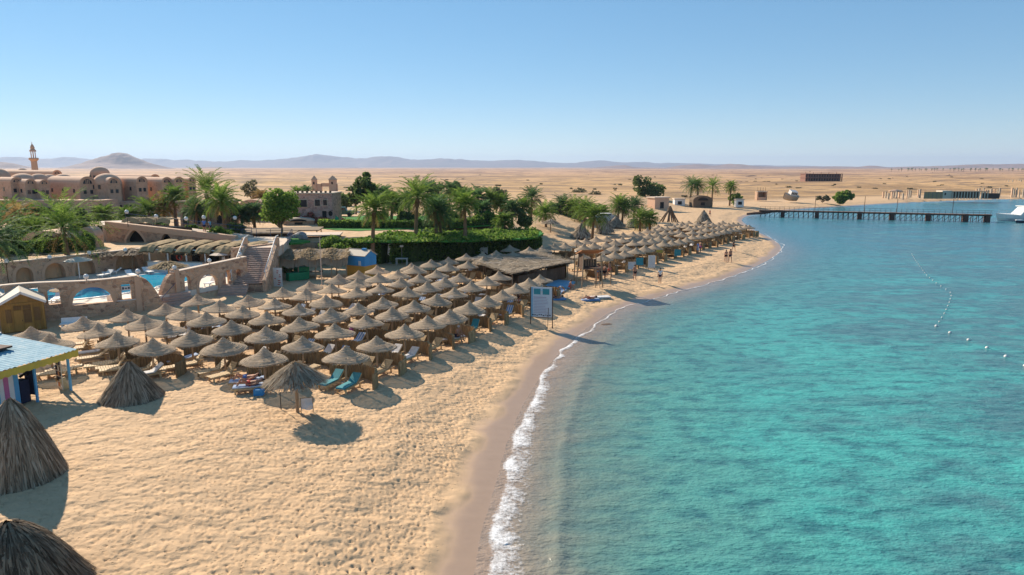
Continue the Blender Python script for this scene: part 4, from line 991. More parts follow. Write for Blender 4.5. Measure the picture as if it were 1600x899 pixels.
# ------------------------------------------------------------------ brushwood shade roof in the middle of the beach
def brush_roof():
    c = [P(*q) for q in ((752, 445, 1.0), (800, 449, 1.0), (874, 436, 1.0), (838, 422, 1.0))]
    zt = 2.75; tl = [P(733, 405, zt), P(799, 428, zt), P(893, 409, zt), P(838, 394, zt)]
    ctr = sum((Vector((p.x, p.y, 0)) for p in tl), Vector()) / 4
    t = thing("brushwood_shade", "wide grey brushwood shade roof on poles in the middle of the umbrellas", "shade roof", (ctr.x, ctr.y, 1.0))
    L_ = [Vector((p.x - ctr.x, p.y - ctr.y, zt - 1.0)) for p in tl]
    def uv(u, v): return (L_[0] * (1 - u) + L_[1] * u) * (1 - v) + (L_[3] * (1 - u) + L_[2] * u) * v
    mb = MB(); n = 24; rn = random.Random(6); vs = []
    for j in range(n + 1):
        for i in range(n + 1): vs.append(uv(i / n, j / n) + Vector((rn.uniform(-.1, .1), rn.uniform(-.1, .1), rn.uniform(-.06, .08))))
    top = [(j * (n + 1) + i, j * (n + 1) + i + 1, (j + 1) * (n + 1) + i + 1, (j + 1) * (n + 1) + i) for j in range(n) for i in range(n)]
    mb.add(vs, top); mb.add([v_ - Vector((0, 0, .16)) for v_ in vs], top); mb.build("roof_mat", MT['thatch_grey'], t)
    mb = MB()
    for k in range(2600):
        u, v_ = rn.uniform(-.03, 1.03), rn.uniform(-.03, 1.03); p = uv(u, v_) + Vector((0, 0, rn.uniform(.02, .16))); a = rn.gauss(.5, .5); d = Vector((math.cos(a), math.sin(a), rn.uniform(-.06, .06))) * rn.uniform(.25, .7)
        s = Vector((-d.y, d.x, 0)).normalized() * rn.uniform(.015, .05); mb.add([p - d - s, p - d + s, p + d + s * .4, p + d - s * .4], [(0, 1, 2, 3)])
    mb.build("brushwood", MT['thatch_grey'], t)["kind"] = "stuff"
    for k in range(9):
        u, v_ = rn.random(), rn.random(); p = uv(u, v_) + Vector((0, 0, .2)); a = rn.uniform(-.8, .2); d = Vector((math.cos(a), math.sin(a), 0)) * rn.uniform(.6, 1.2)
        MB().tube([p - d, p + d], .035, 5).build("lath", MT['coping'], t)
    for u in (0.04, .35, .65, .96):
        for v_ in (.04, .5, .96):
            p = uv(u, v_); MB().tube([(p.x, p.y, -.3), (p.x, p.y, p.z)], .06, 7).build("pole", MT['post'], t)
    a, b_ = uv(.97, .12), uv(.97, .9); d = (b_ - a); n = 12
    for k in range(n):
        p = a + d * ((k + .5) / n); MB().box((p.x, p.y, .62), (d.length / n - .02, .06, 1.35), rz=math.atan2(d.y, d.x)).build("wall_plank", MT['wood_dark'], t)
    a, b_ = uv(.45, .93), uv(.97, .93); d = b_ - a
    MB().box(((a.x + b_.x) / 2, (a.y + b_.y) / 2, .75), (d.length, .06, 1.6), rz=math.atan2(d.y, d.x)).build("rear_screen", MT['reed'], t)
brush_roof()
# canoe-blue mats and lifebuoy next to it
for k, (pts, lab) in enumerate([(((852, 446), (890, 449), (899, 440), (866, 436)), "large blue ground mat beside the brushwood shade"), (((846, 452), (876, 456), (886, 450), (858, 446)), "light blue ground mat beneath the sunbather near the brushwood shade")]):
    ps = [P(x, y, 1.0) for x, y in pts]; c_ = sum(ps, Vector()) / 4; z = max(gz(p.x, p.y) for p in ps); mb = MB()
    mb.prism([(p.x - c_.x, p.y - c_.y) for p in ps], -.05, .09); o = mb.build("ground_mat", MT['bluetowel'] if k else MT['boardblue'], None, loc=(c_.x, c_.y, z)); tag(o, lab, "mat")
q = P(876, 461, 1.0); q.z = gz(q.x, q.y); t = thing("lifebuoy", "orange and white lifebuoy standing on a post near the notice board", "lifebuoy", q)
ring = MB(); ring.tube([(.34 * math.cos(a * .2618), 0, .75 + .34 * math.sin(a * .2618)) for a in range(25)], .075, 8, False); ring.build("ring", MT['orange'], t, True)
for k in range(4): 
    a = k * 1.5708; MB().tube([(.34 * math.cos(a - .2), 0, .75 + .34 * math.sin(a - .2)), (.34 * math.cos(a), 0, .75 + .34 * math.sin(a)), (.34 * math.cos(a + .2), 0, .75 + .34 * math.sin(a + .2))], .082, 8).build("white_band", MT['white'], t, True)
MB().tube([(0, .1, -.2), (0, .1, .9)], .035, 6).build("post", MT['post'], t)

# ------------------------------------------------------------------ lookout tower
q = P(921, 443, 1.0); q.z = gz(q.x, q.y)
t = thing("lookout_tower", "wooden lookout tower with a tilted orange roof at the start of the spit's umbrellas", "lookout tower", q, R(12), None, .92)
for x in (-1.0, 1.0):
    for y in (-.8, .9): MB().tube([(x * 1.25, y * 1.25, -.3), (x, y, 3.9)], .07, 7).build("leg", MT['post'], t)
MB().box((0, .05, 2.1), (2.2, 1.9, .12)).build("platform", MT['wood_dark'], t)
for k in range(7): MB().box((-.9 + k * .3, .95, 2.55), (.27, .05, .85)).build("rail_plank", MT['wood_dark'], t)
for k in range(6): MB().box((-1.0, -.7 + k * .3, 2.9), (.05, .27, 1.6)).build("side_plank", MT['wood_dark'], t)
MB().box((0, .0, 3.95), (2.7, 2.4, .09), rx=-.28).build("roof_board", MT['orange'], t)
for k in range(6): MB().box((.55, -1.0 - .1 * (6 - k) * .5, .3 + k * .32), (.5, .05, .05)).build("rung", MT['post'], t)
for sx in (.3, .8): MB().tube([(sx, -1.35, -.2), (sx, -.85, 2.2)], .035, 6).build("ladder_rail", MT['post'], t)
# tall thin poles near it
for k, (px, py, h) in enumerate([(897, 437, 3.0), (954, 440, 1.6)]):
    q = P(px, py, 1.0); o = MB().tube([(0, 0, -.3), (.02, 0, h * .5), (0, 0, h)], [.06, .055, .05], 7).build("pole", MT['post'], None, loc=(q.x, q.y, gz(q.x, q.y)))
    tag(o, ("bare wooden pole standing left of the lookout tower", "short bare pole standing among the people right of the lookout tower")[k], "pole")
# ------------------------------------------------------------------ pool terrace
def arch_wall(name, label, a, b, z0, top, ops, th=0.5, mat='stone', du=0.14, trim=True, cat="wall", coping=True, top_cut=None):
    """stone wall from a to b (xy); ops: (u0, u1, sill, head, round) in metres along it; top(u) gives its height"""
    a = Vector((a[0], a[1], 0)); b = Vector((b[0], b[1], 0)); d = b - a; Ln = d.length; rz = math.atan2(d.y, d.x)
    t = thing(name, label, cat, (a.x, a.y, 0), rz)
    us = set([0.0, Ln]); k = 0
    while k * du < Ln: us.add(k * du); k += 1
    for (u0, u1, s, h, rd) in ops: us |= {u0, u1}
    us = sorted(us); us = [u for i, u in enumerate(us) if i == 0 or u - us[i - 1] > 1e-4]
    mb = MB(); y0, y1 = -th / 2, th / 2
    def head(o, u):
        u0, u1, s, h, rd = o
        if rd == 0: return h
        c, r = (u0 + u1) / 2, (u1 - u0) / 2; x = max(0.0, 1 - ((u - c) / r) ** 2)
        if rd == 2:                                  # pointed arch
            x = 1 - abs(u - c) / r; return h - rd_h(o) * (1 - x) ** 1.7
        return h - rd_h(o) * (1 - math.sqrt(x))
    def rd_h(o): return min((o[1] - o[0]) / 2, (o[3] - o[2]) * (0.85 if o[4] == 2 else 0.95)) if o[4] in (1, 2) else o[4] - 10
    def blk(u, w, za0, za1, zb0, zb1):
        if za1 - za0 < .01 and zb1 - zb0 < .01: return
        mb.hexa([(u, y0, za0), (w, y0, zb0), (w, y1, zb0), (u, y1, za0)], [(u, y0, za1), (w, y0, zb1), (w, y1, zb1), (u, y1, za1)])
    for u, w in zip(us[:-1], us[1:]):
        m_ = (u + w) / 2; o = next((o for o in ops if o[0] <= m_ <= o[1]), None)
        if o is None: blk(u, w, z0, top(u), z0, top(w))
        else:
            blk(u, w, z0, o[2], z0, o[2]); blk(u, w, head(o, u), top(u), head(o, w), top(w))
    mb.build("stonework", MT[mat], t)
    if coping:
        mb = MB(); n = max(2, int(Ln / .5))
        for i in range(n):
            u, w = Ln * i / n, Ln * (i + 1) / n
            mb.hexa([(u, y0 - .04, top(u) - .01), (w, y0 - .04, top(w) - .01), (w, y1 + .04, top(w) - .01), (u, y1 + .04, top(u) - .01)], [(u, y0 - .04, top(u) + .07), (w, y0 - .04, top(w) + .07), (w, y1 + .04, top(w) + .07), (u, y1 + .04, top(u) + .07)])
        mb.build("coping", MT['coping'], t)
    if trim:
        for o in ops:
            if o[4] == 0 or o[1] - o[0] < 1.6: continue
            mb = MB(); n = 20; pr = []
            for i in range(n + 1):
                u = o[0] + (o[1] - o[0]) * i / n; h = head(o, u); c = (o[0] + o[1]) / 2; dv = Vector((u - c, 0, h - (o[3] - rd_h(o)) + .25)).normalized() * .28
                pr.append((Vector((u, 0, h)), dv))
            pr = [(Vector((o[0], 0, o[2])), Vector((-.28, 0, 0)))] + pr + [(Vector((o[1], 0, o[2])), Vector((.28, 0, 0)))]
            for (p, e), (p2, e2) in zip(pr[:-1], pr[1:]):
                Y0, Y1 = Vector((0, y0 - .03, 0)), Vector((0, y1 + .03, 0))
                i0, i1 = -e * .08, -e2 * .08
                mb.hexa([p + i0 + Y0, p2 + i1 + Y0, p2 + e2 + Y0, p + e + Y0], [p + i0 + Y1, p2 + i1 + Y1, p2 + e2 + Y1, p + e + Y1])
            mb.build("arch_trim", MT['trim'], t)
    return t
def globe_lamp(loc, label, group, h=0.35, r=0.17, pole='black'):
    t = thing("globe_lamp", label, "lamp", loc, 0, group)
    MB().tube([(0, 0, -.05), (0, 0, h)], .03, 6).build("stem", MT[pole], t)
    MB().lathe([(.01, r * 2)] + [(r * math.sin(a * .3927), r + r * math.cos(a * .3927)) for a in range(1, 8)] + [(.01, 0)], 12, (0, 0, h)).build("globe", MT['white'], t, True)
    return t
deck_z = 1.9
DECK = [(-40.6, 50.2), (-36.9, 54.0), (-31.5, 57.6), (-26.5, 67.6), (-25.9, 74), (-29.1, 80.4), (-33, 80.2), (-42, 76.6), (-48.7, 64.8), (-59, 53)]
struct(MB().prism(DECK, 1.2, deck_z).build("pool_deck_paving", MT['deck']))
# pool
pool = [(-44.5, 56.9), (-41.0, 56.0), (-37.0, 57.5), (-34.5, 60.6), (-32.7, 64.6), (-31.9, 68.8), (-33.4, 72.6), (-35.8, 73.6), (-38.2, 71.4), (-39.6, 67.6), (-41.6, 64.2), (-44.6, 61.6)]
pl = dense(pool + [pool[0]], .6)[:-1]
m, tt_, b = nodes("pool_water"); v = coords(tt_); n = noise(tt_, v, 1.4, 4); n2 = noise(tt_, v, .35, 3)
L(tt_, mixrgb(tt_, ramp(tt_, n2, [(.4, 0.), (.6, 1.)]), (.02, .33, .52), (.03, .42, .58)), b.inputs["Base Color"]); b.inputs["Roughness"].default_value = .05; b.inputs["IOR"].default_value = 1.33; bump(tt_, b, n, .25, .05); MT['pool'] = m
mb = MB(); mb.add([(p[0], p[1], deck_z + .02) for p in pl], [tuple(range(len(pl)))]); struct(mb.build("pool_water", MT['pool']))
mb = MB(); cen = pl.mean(0); n = len(pl)
for i in range(n):
    p, q = pl[i], pl[(i + 1) % n]; po, qo = p + (p - cen) / np.linalg.norm(p - cen) * .4, q + (q - cen) / np.linalg.norm(q - cen) * .4
    mb.hexa([(p[0], p[1], deck_z - .02), (q[0], q[1], deck_z - .02), (qo[0], qo[1], deck_z - .02), (po[0], po[1], deck_z - .02)], [(x[0], x[1], deck_z + .07) for x in (p, q, qo, po)])
struct(mb.build("pool_coping_kerb", MT['white']))
# front arcade, left piece: low openings, big arch, square window
A0 = P(-30, 513, 1.0); A1 = P(219, 486, 1.0); LA = (A1 - A0).xy.length
def ua(px, py=492): 
    d = (A1 - A0).xy; L_ = d.length; d = d / L_
    # where the viewing ray of column px crosses the wall line
    r = ray(px, py); e = Vector((r.x, r.y)).normalized(); a = A0.xy
    den = d.x * e.y - d.y * e.x; return (-(a.x * e.y - a.y * e.x)) / den
def zw(px, py, u, A, B):
    d = (B - A).xy.normalized(); y = A.y + d.y * u; return Zat(px, py, y)
opsA = []
for (xa, xb, yt, yb, rd) in [(0, 12, 450, 472, 1), (24, 35, 447, 470, 1), (49, 64, 450, 475, 0), (78, 97, 450, 475, 10.25), (114, 179, 448, 474, 1), (193, 208, 444, 467, 0)]:
    u0, u1 = ua(xa), ua(xb); um = (u0 + u1) / 2
    opsA.append((u0, u1, zw(xa, yb, um, A0, A1), zw(xa, yt, um, A0, A1), rd))
topA = lambda u: 4.02 + .10 * math.sin(u * .6) - .10 * max(0, u / LA - .8)
arch_wall("pool_arcade_wall", "rubble stone pool wall with a big round arch and window openings behind the shed", (A0.x, A0.y), (A1.x, A1.y), .6, topA, opsA)
# buttress slopes beside the entrance gap
B0 = P(272, 473, 1.0); B1 = P(386, 452, 1.0)
dA = (A1 - A0).xy.normalized(); dB = (B1 - B0).xy.normalized()
def slope_wall(name, label, a, d, ln, z0, zt, flip):
    pts = [(0, z0), (0, zt)] + [(ln * (.18 + .82 * s ** .62), zt - (zt - z0 - 1.0) * s) for s in [k / 10 for k in range(11)]] + [(ln, z0)]
    t = thing(name, label, "wall", (a.x, a.y, 0), math.atan2(d.y, d.x) + (math.pi if flip else 0)); mb = MB(); n = len(pts)
    mb.add([(u, y, z) for y in (-.26, .26) for u, z in pts], [tuple(range(n)), tuple(range(2 * n - 1, n - 1, -1))] + [(i, n + i, n + (i + 1) % n, (i + 1) % n) for i in range(n)]); mb.build("stonework", MT['stone'], t); return t
slope_wall("entrance_buttress", "curved stone buttress sweeping down on the pool-arch side of the pool entrance", A1, dA, 1.75, .6, 3.9, False)
slope_wall("entrance_buttress", "curved stone buttress sweeping down on the stairway side of the pool entrance", B0, dB, 1.4, .6, 3.6, True)
LB = (B1 - B0).xy.length
def ub(px, py=460):
    d = (B1 - B0).xy.normalized(); r = ray(px, py); e = Vector((r.x, r.y)).normalized(); a = B0.xy
    return (-(a.x * e.y - a.y * e.x)) / (d.x * e.y - d.y * e.x)
opsB = []
for (xa, xb, yt, yb, rd) in [(287.5, 297, 431, 457, 1), (309, 341, 428, 455, 1), (352, 359.5, 422, 449, 1), (369, 376, 420, 446, 1)]:
    u0, u1 = ub(xa), ub(xb); um = (u0 + u1) / 2; opsB.append((u0, u1, zw(xa, yb, um, B0, B1), zw(xa, yt, um, B0, B1), rd))
arch_wall("pool_arcade_wall", "rubble stone pool wall with arch and slim windows beside the stairway", (B0.x, B0.y), (B1.x, B1.y), .6, lambda u: 3.75 + .5 * u / LB, opsB)
# pilasters
for k, (A_, d_, u) in enumerate([(A0, dA, LA - .05), (B0, dB, .3)]):
    p = A_.xy + d_ * u; o = MB().box((0, 0, 2.3), (.42, .72, 3.4)).build("wall_pilaster", MT['trim'], None, loc=(p.x, p.y, 0), rz=math.atan2(d_.y, d_.x))
    tag(o, ("smooth plaster pilaster on the pool-arch side of the pool entrance", "smooth plaster pilaster on the stairway side of the pool entrance")[k], "pilaster")
# entrance steps
es = P(250, 482, 1.0); t = thing("entrance_steps", "short flight of stone steps through the gap in the pool wall", "steps", (es.x, es.y, .9), math.atan2(dA.y, dA.x))
for k in range(5): MB().box((1.2, .2 + .36 * k, .1 + .2 * k), (3.2, .38, .22)).build("step", MT['step'], t)
MB().tube([(.2, -.1, .1), (.2, -.1, 1.0), (2.0, 2.2, 2.1)], .03, 6).build("handrail", MT['metal'], t)
# lifeguard chair wall signs: white kiosk-like booth below the arcade
q = P(203, 487, 1.0); t = thing("white_counter", "white counter with thin poles standing against the pool wall", "counter", (q.x, q.y, gz(q.x, q.y)), math.atan2(dA.y, dA.x))
MB().box((0, 0, .5), (1.9, .8, 1.1)).build("counter_body", MT['white'], t); MB().box((0, 0, 1.08), (2.05, .95, .07)).build("counter_top", MT['white'], t)
for sx in (-.9, .9): MB().tube([(sx, -.3, 0), (sx, -.3, 2.4)], .035, 6).build("pole", MT['white'], t)
mb = MB(); rn = random.Random(8)
for k in range(10): mb.box((-1.0 + k * .21, -.34, 2.05 + .02 * (k % 2)), (.13, .02, rn.uniform(.12, .24)))
MB().box((0, -.32, 2.08), (2.1, .03, .34)).build("sign_board", MT['white'], t); mb.build("sign_lettering", MT['navy'], t)
q = P(175, 488, 1.0); t = thing("white_chair", "white plastic chair by the counter at the foot of the pool wall", "chair", (q.x, q.y, gz(q.x, q.y)), .6)
MB().box((0, 0, .42), (.5, .5, .06)).build("seat", MT['white'], t); MB().box((0, .24, .72), (.5, .06, .6), rx=-.15).build("backrest", MT['white'], t)
for sx in (-.2, .2):
    for sy in (-.2, .2): MB().box((sx, sy, .19), (.06, .06, .44)).build("leg", MT['white'], t)
# rear pool wall with arches, garden behind it
C0 = Vector((-60.0, 53.2, 0)); C1 = Vector((-48.7, 65.0, 0)); C2 = Vector((-41.9, 76.8, 0))
L01 = (C1 - C0).xy.length; L12 = (C2 - C1).xy.length
arch_wall("garden_wall", "long stone garden wall with dark arches behind the pool, under the hedge", (C1.x, C1.y), (C2.x, C2.y), 1.2, lambda u: 4.0, [(.6, 2.2, 1.9, 3.4, 1), (3.2, 5.2, 1.9, 3.5, 1), (6.1, 8.2, 1.9, 3.6, 1), (10.3, 12.9, 1.9, 3.65, 1)], .6)
arch_wall("garden_wall", "stone garden wall with an arch at the far end of the pool terrace", (C0.x, C0.y), (C1.x, C1.y), 1.2, lambda u: 4.0, [(L01 - 5.4, L01 - 3.2, 1.9, 3.4, 1), (L01 - 2.4, L01 - .7, 1.9, 3.3, 1)], .6)
for (px, py) in [(11, 407), (78, 401), (140, 394), (196, 389)]:
    q = P(px, py + 6, 4.05); globe_lamp((q.x, q.y, 4.05), "white globe lamp on the garden wall behind the pool", "globe lamps on the garden wall", .12, .2)
for (px, py) in [(141, 436), (222, 431), (276, 424), (331, 417), (379, 405)]:
    A_, d_, u = (A0, dA, ua(px)) if px < 230 else (B0, dB, ub(px)); p = A_.xy + d_ * u
    globe_lamp((p.x, p.y, (topA(u) if px < 230 else 3.75 + .5 * u / LB) + .05), "white globe lamp on the arcade wall in front of the pool", "globe lamps on the arcade wall", .12, .2)
# pool-side thatch mushrooms and white parasols
for k, (px, py, r, lab) in enumerate([(18, 432, 1.6, "thatched pool parasol before the first arches of the garden wall"), (60, 430, 2.0, "thatched pool parasol beside the red-flowered planter"), (110, 422, 1.5, "thatched pool parasol behind the white parasol"), (160, 424, 1.9, "dark thatched pool parasol beside the plants of the garden wall"),
        (208, 421, 2.0, "wide thatched pool parasol in front of the garden wall's last arch"), (265, 446, 1.7, "golden thatched pool parasol leaning over the pool entrance"), (300, 420, 2.0, "golden thatched pool parasol before the bar counter"), (362, 422, 1.9, "golden thatched pool parasol close to the stairway")]):
    q = P(px, py, deck_z); top = 2.35
    tt = thatch_cone("pool_parasol", lab, (q.x, q.y, deck_z), r, top, 1.75, ('thatch_gold' if k > 4 else 'thatch', 'thatch_dark'), 420, True, 60 + k, None, 0, "thatched parasol", w=.05, ln=.6)
for k, (px, py, lab) in enumerate([(125, 437, "white parasol open beside the pool in front of the garden wall"), (349, 425, "cream parasol open in front of the pool bar")]):
    q = P(px, py, deck_z); t = thing("sun_parasol", lab, "parasol", (q.x, q.y, deck_z))
    MB().tube([(0, 0, 0), (0, 0, 2.25)], .05, 8).build("pole", MT['white'], t); MB().lathe([(.01, 2.35), (.8, 2.12), (1.35, 1.92), (1.3, 1.9), (.01, 2.25)], 8).build("canopy", MT['coping'] if k else MT['cream'], t); MB().lathe([(.3, 0), (.3, .1), (.05, .14)], 12).build("base", MT['concrete'], t)
# pool loungers on the deck
rn = random.Random(21)
for k, (px, py) in enumerate([(60, 462), (20, 468), (90, 471), (165, 433), (175, 429), (205, 433), (232, 428), (256, 451), (330, 446), (372, 440), (322, 430)]):
    q = P(px, py, deck_z); t = thing("pool_lounger", "white plastic sun lounger on the pool deck", "sun lounger", (q.x, q.y, deck_z), rn.uniform(0, 3), "pool deck loungers")
    MB().box((-.25, 0, .3), (1.3, .6, .06)).build("deck", MT['white'], t); MB().box((.65, 0, .46), (.65, .6, .05), ry=-.6).build("backrest", MT['white'], t)
    for sx in (-.75, .4):
        for sy in (-.24, .24): MB().box((sx, sy, .14), (.06, .06, .3)).build("leg", MT['white'], t)
# pool bar pergola with thatch awnings
def bar():
    a = Vector((-40.5, 74.6, 0)); b_ = Vector((-27.4, 72.6, 0)); d = b_ - a; t = thing("pool_bar", "pool bar under a row of golden thatch awnings on white posts", "bar pavilion", (a.x, a.y, deck_z), math.atan2(d.y, d.x)); Ln = d.length
    n = 6; rn = random.Random(3)
    for k in range(n):
        x0 = Ln * k / n; w = Ln / n * .80
        mb = MB(); vs = []; N1 = 10
        for i in range(N1 + 1):
            s = i / N1; y = -.9 + 4.6 * s; z = 2.55 + .35 * s ** .6 if s > .12 else 2.05 + .5 * s / .12
            for j in range(7):
                vs.append((x0 + w * j / 6 + rn.uniform(-.04, .04), y + rn.uniform(-.05, .05), z + rn.uniform(-.03, .05) + .12 * math.sin(j / 6 * 3.14)))
        f = [(i * 7 + j, i * 7 + j + 1, (i + 1) * 7 + j + 1, (i + 1) * 7 + j) for i in range(N1) for j in range(6)]
        mb.add(vs, f); mb.add([(x, y + .03, z - .14) for x, y, z in vs], f); mb.build("thatch_awning", MT['thatch_gold'], t)
        MB().tube([(x0 + w / 2, -.3, 0), (x0 + w / 2, -.3, 2.4)], .08, 8).build("post", MT['white'], t)
        MB().box((x0 + w / 2, -.3, 2.3), (Ln / n, .1, .1)).build("beam", MT['white'], t)
    MB().box((Ln * .32, -.6, .5), (6.5, .5, 1.0)).build("counter", MT['white'], t); MB().box((Ln * .32, -.6, 1.03), (6.7, .65, .06)).build("counter_top", MT['coping'], t)
    MB().box((Ln / 2, 3.6, 1.25), (Ln, .2, 2.5)).build("back_wall", MT['stone_dark'], t)
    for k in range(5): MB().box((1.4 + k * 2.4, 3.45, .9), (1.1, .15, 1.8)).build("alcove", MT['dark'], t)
bar()
q = P(282, 417, deck_z); t = thing("lifebuoy", "red lifebuoy hanging on a bar post by the pool", "lifebuoy", (q.x, q.y - .1, deck_z))
MB().tube([(.3 * math.cos(a * .2618), 0, 1.1 + .3 * math.sin(a * .2618)) for a in range(25)], .07, 8, False).build("ring", MT['red'], t, True); MB().tube([(0, .06, -.05), (0, .06, 1.15)], .03, 6).build("stand", MT['white'], t)

# ------------------------------------------------------------------ raised walkway, railings and stairs
W0 = Vector((-56.0, 86.5, 0)); W1 = Vector((-49.5, 83.5, 0)); W2 = Vector((-40.5, 80.9, 0)); W3 = Vector((-32.4, 80.2, 0)); 
Lw = (W3 - W1).xy.length
zwalk = lambda u: 6.3 - 1.45 * min(1, u / Lw)
tw = arch_wall("walkway_wall", "brown stone walkway wall with two pointed arches above the pool garden", (W1.x, W1.y), (W3.x, W3.y), 1.4, lambda u: zwalk(u) - .35, [(2.7, 5.2, 3.95, 5.55, 2), (7.4, 9.0, 3.95, 5.2, 2)], .5, 'stone_dark', coping=False)
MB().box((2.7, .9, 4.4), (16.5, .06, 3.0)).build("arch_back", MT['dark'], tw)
mb = MB(); mb2 = MB(); n = 24
for i in range(n):
    u, w = Lw * i / n, Lw * (i + 1) / n
    mb.hexa([(u, -.32, zwalk(u) - .45), (w, -.32, zwalk(w) - .45), (w, .32, zwalk(w) - .45), (u, .32, zwalk(u) - .45)], [(u, -.32, zwalk(u) + .25), (w, -.32, zwalk(w) + .25), (w, .32, zwalk(w) + .25), (u, .32, zwalk(u) + .25)])
    mb2.hexa([(u, .3, zwalk(u) - .3), (w, .3, zwalk(w) - .3), (w, 3.4, zwalk(w) - .3), (u, 3.4, zwalk(u) - .3)], [(u, .3, zwalk(u)), (w, .3, zwalk(w)), (w, 3.4, zwalk(w)), (u, 3.4, zwalk(u))])
mb.build("parapet", MT['trim'], tw); mb2.build("walkway_paving", MT['coping'], tw)
def railing(name, label, pts, h=1.0, gap=1.3, mat='metal', rails=(1.0, .55), r=.03):
    t = thing(name, label, "railing", pts[0]); o = Vector(pts[0]); pts = [Vector(p) - o for p in pts]
    for k in rails: MB().tube([p + Vector((0, 0, h * k)) for p in pts], r, 6).build("rail", MT[mat], t)
    for a, b_ in zip(pts[:-1], pts[1:]):
        n = max(1, int((b_ - a).length / gap))
        for i in range(n + 1): 
            if i == n and b_ is not pts[-1]: continue
            p = a + (b_ - a) * i / n; MB().tube([p - Vector((0, 0, .1)), p + Vector((0, 0, h))], r, 5).build("baluster", MT[mat], t)
    return t
dW = (W3 - W1).normalized(); nW = Vector((-dW.y, dW.x, 0))
railing("walkway_railing", "dark blue metal railing along the garden side of the walkway", [tuple(W1 + dW * (Lw * s) + nW * 3.2 + Vector((0, 0, zwalk(Lw * s) - .02))) for s in (0, .25, .5, .75, 1)])
# path further up
mb = MB(); up = [(W1 + nW * 1.8, 6.0), (Vector((-51.5, 89.0, 0)), 6.2), (Vector((-56, 96, 0)), 5.6), (Vector((-60, 106, 0)), 4.6)]
for (p, z), (p2, z2) in zip(up[:-1], up[1:]):
    dd = (p2 - p).normalized(); nn = Vector((-dd.y, dd.x, 0)) * 1.7
    mb.hexa([p - nn + Vector((0, 0, 3.2)), p2 - nn + Vector((0, 0, 3.2)), p2 + nn + Vector((0, 0, 3.2)), p + nn + Vector((0, 0, 3.2))], [p - nn + Vector((0, 0, z)), p2 - nn + Vector((0, 0, z2)), p2 + nn + Vector((0, 0, z2)), p + nn + Vector((0, 0, z))])
struct(mb.build("ramp_path", MT['coping']))
for k, (px, py) in enumerate([(198, 333), (243, 340), (289, 344), (316, 342), (364, 343)]):
    zt = Zat(px, py, 82.5); q = P(px, py, zt); globe_lamp((q.x, 82.5 + .15 * k, min(zwalk(max(0, min(Lw, (q.x + 49.5)))), 6.1) - .1), "white globe lamp on a pole along the walkway", "globe lamps along the walkway", max(.6, zt - zwalk(max(0, min(Lw, q.x + 49.5)))), .24)
# stairway
S_top = P(407, 386, 4.7); S_bot = P(388, 443, 1.9)
def stairs():
    d = (S_bot - S_top); d.z = 0; run = d.length; rz = math.atan2(d.y, d.x); t = thing("stone_stairway", "wide stone stairway climbing from the beach to the walkway", "stairway", (S_top.x, S_top.y, 0), rz)
    n = 19; w = 2.75
    for k in range(n):
        x = run * k / n; z = 4.7 - (4.7 - 1.9) * (k + 1) / n
        MB().box((x + run / n / 2, 0, z + .02), (run / n + .02, w, .12)).build("step", MT['step'], t)
    mb = MB(); mb.hexa([(0, -w / 2, 1.0), (run, -w / 2, 1.0), (run, w / 2, 1.0), (0, w / 2, 1.0)], [(0, -w / 2, 4.45), (run, -w / 2, 1.72), (run, w / 2, 1.72), (0, w / 2, 4.45)]); mb.build("stair_body", MT['stone_dark'], t)
    for s in (-1, 1):
        mb = MB(); y0_, y1_ = s * (w / 2), s * (w / 2 + .35); ya, yb = min(y0_, y1_), max(y0_, y1_)
        mb.hexa([(-.2, ya, .9), (run + .3, ya, .9), (run + .3, yb, .9), (-.2, yb, .9)], [(-.2, ya, 5.05), (run + .3, ya, 2.2), (run + .3, yb, 2.2), (-.2, yb, 5.05)]); mb.build("side_wall", MT['stone'], t)
        r_ = MB().tube([(-1.6, s * (w / 2 + .2), 5.75), (-.2, s * (w / 2 + .2), 5.75), (run * .55, s * (w / 2 + .2), 4.2), (run + .2, s * (w / 2 + .2), 3.0)], .045, 6).build("handrail", MT['white'], t, True)
        for k in range(7):
            x = -.1 + run * k / 6.2; MB().tube([(x, s * (w / 2 + .2), 4.9 - 2.85 * k / 6.2), (x, s * (w / 2 + .2), 5.72 - 2.75 * k / 6.2)], .03, 5).build("baluster", MT['white'], t)
    MB().box((-1.9, 0, 4.15), (3.8, w + .9, 1.0)).build("landing", MT['coping'], t)
    for s in (-1, 1): MB().box((-.3, s * (w / 2 + .25), 5.0), (.5, .5, 1.3)).build("pillar", MT['trim'], t)
    # last steps turning down to the sand
    for k in range(5): MB().box((run + .5 + .32 * k, -1.2, 1.75 - .2 * k), (.36, 2.6, .24)).build("step", MT['step'], t)
stairs()
mb = MB(); a_ = P(365, 378, 4.75); 
struct(mb.prism([(-33, 80), (-33, 83.6), (-27, 83.0), (S_top.x + 1.6, S_top.y + 2.6), (S_top.x - 1.6, S_top.y + 2.2)], 3.4, 4.66).build("landing_paving", MT['coping']))
q = P(386, 395, 1.9); o = None
t = thing("stair_tower_wall", "stone wall with a small arched door left of the stairway", "wall", (P(368, 434, 1.9).x, P(368, 434, 1.9).y + 1.5, 1.4), R(60))
MB().box((2.2, .5, 1.6), (5.4, .5, 3.6)).build("stonework", MT['stone'], t); MB().box((3.2, .22, 1.35), (.9, .1, 1.7)).build("door", MT['shedwood'], t)
railing("landing_railing", "dark blue railing round the landing above the stairway", [(-33.0, 83.5, 4.66), (-29.5, 83.3, 4.66), (-26.6, 82.6, 4.66), (S_top.x + 1.9, S_top.y + 3, 4.66)])
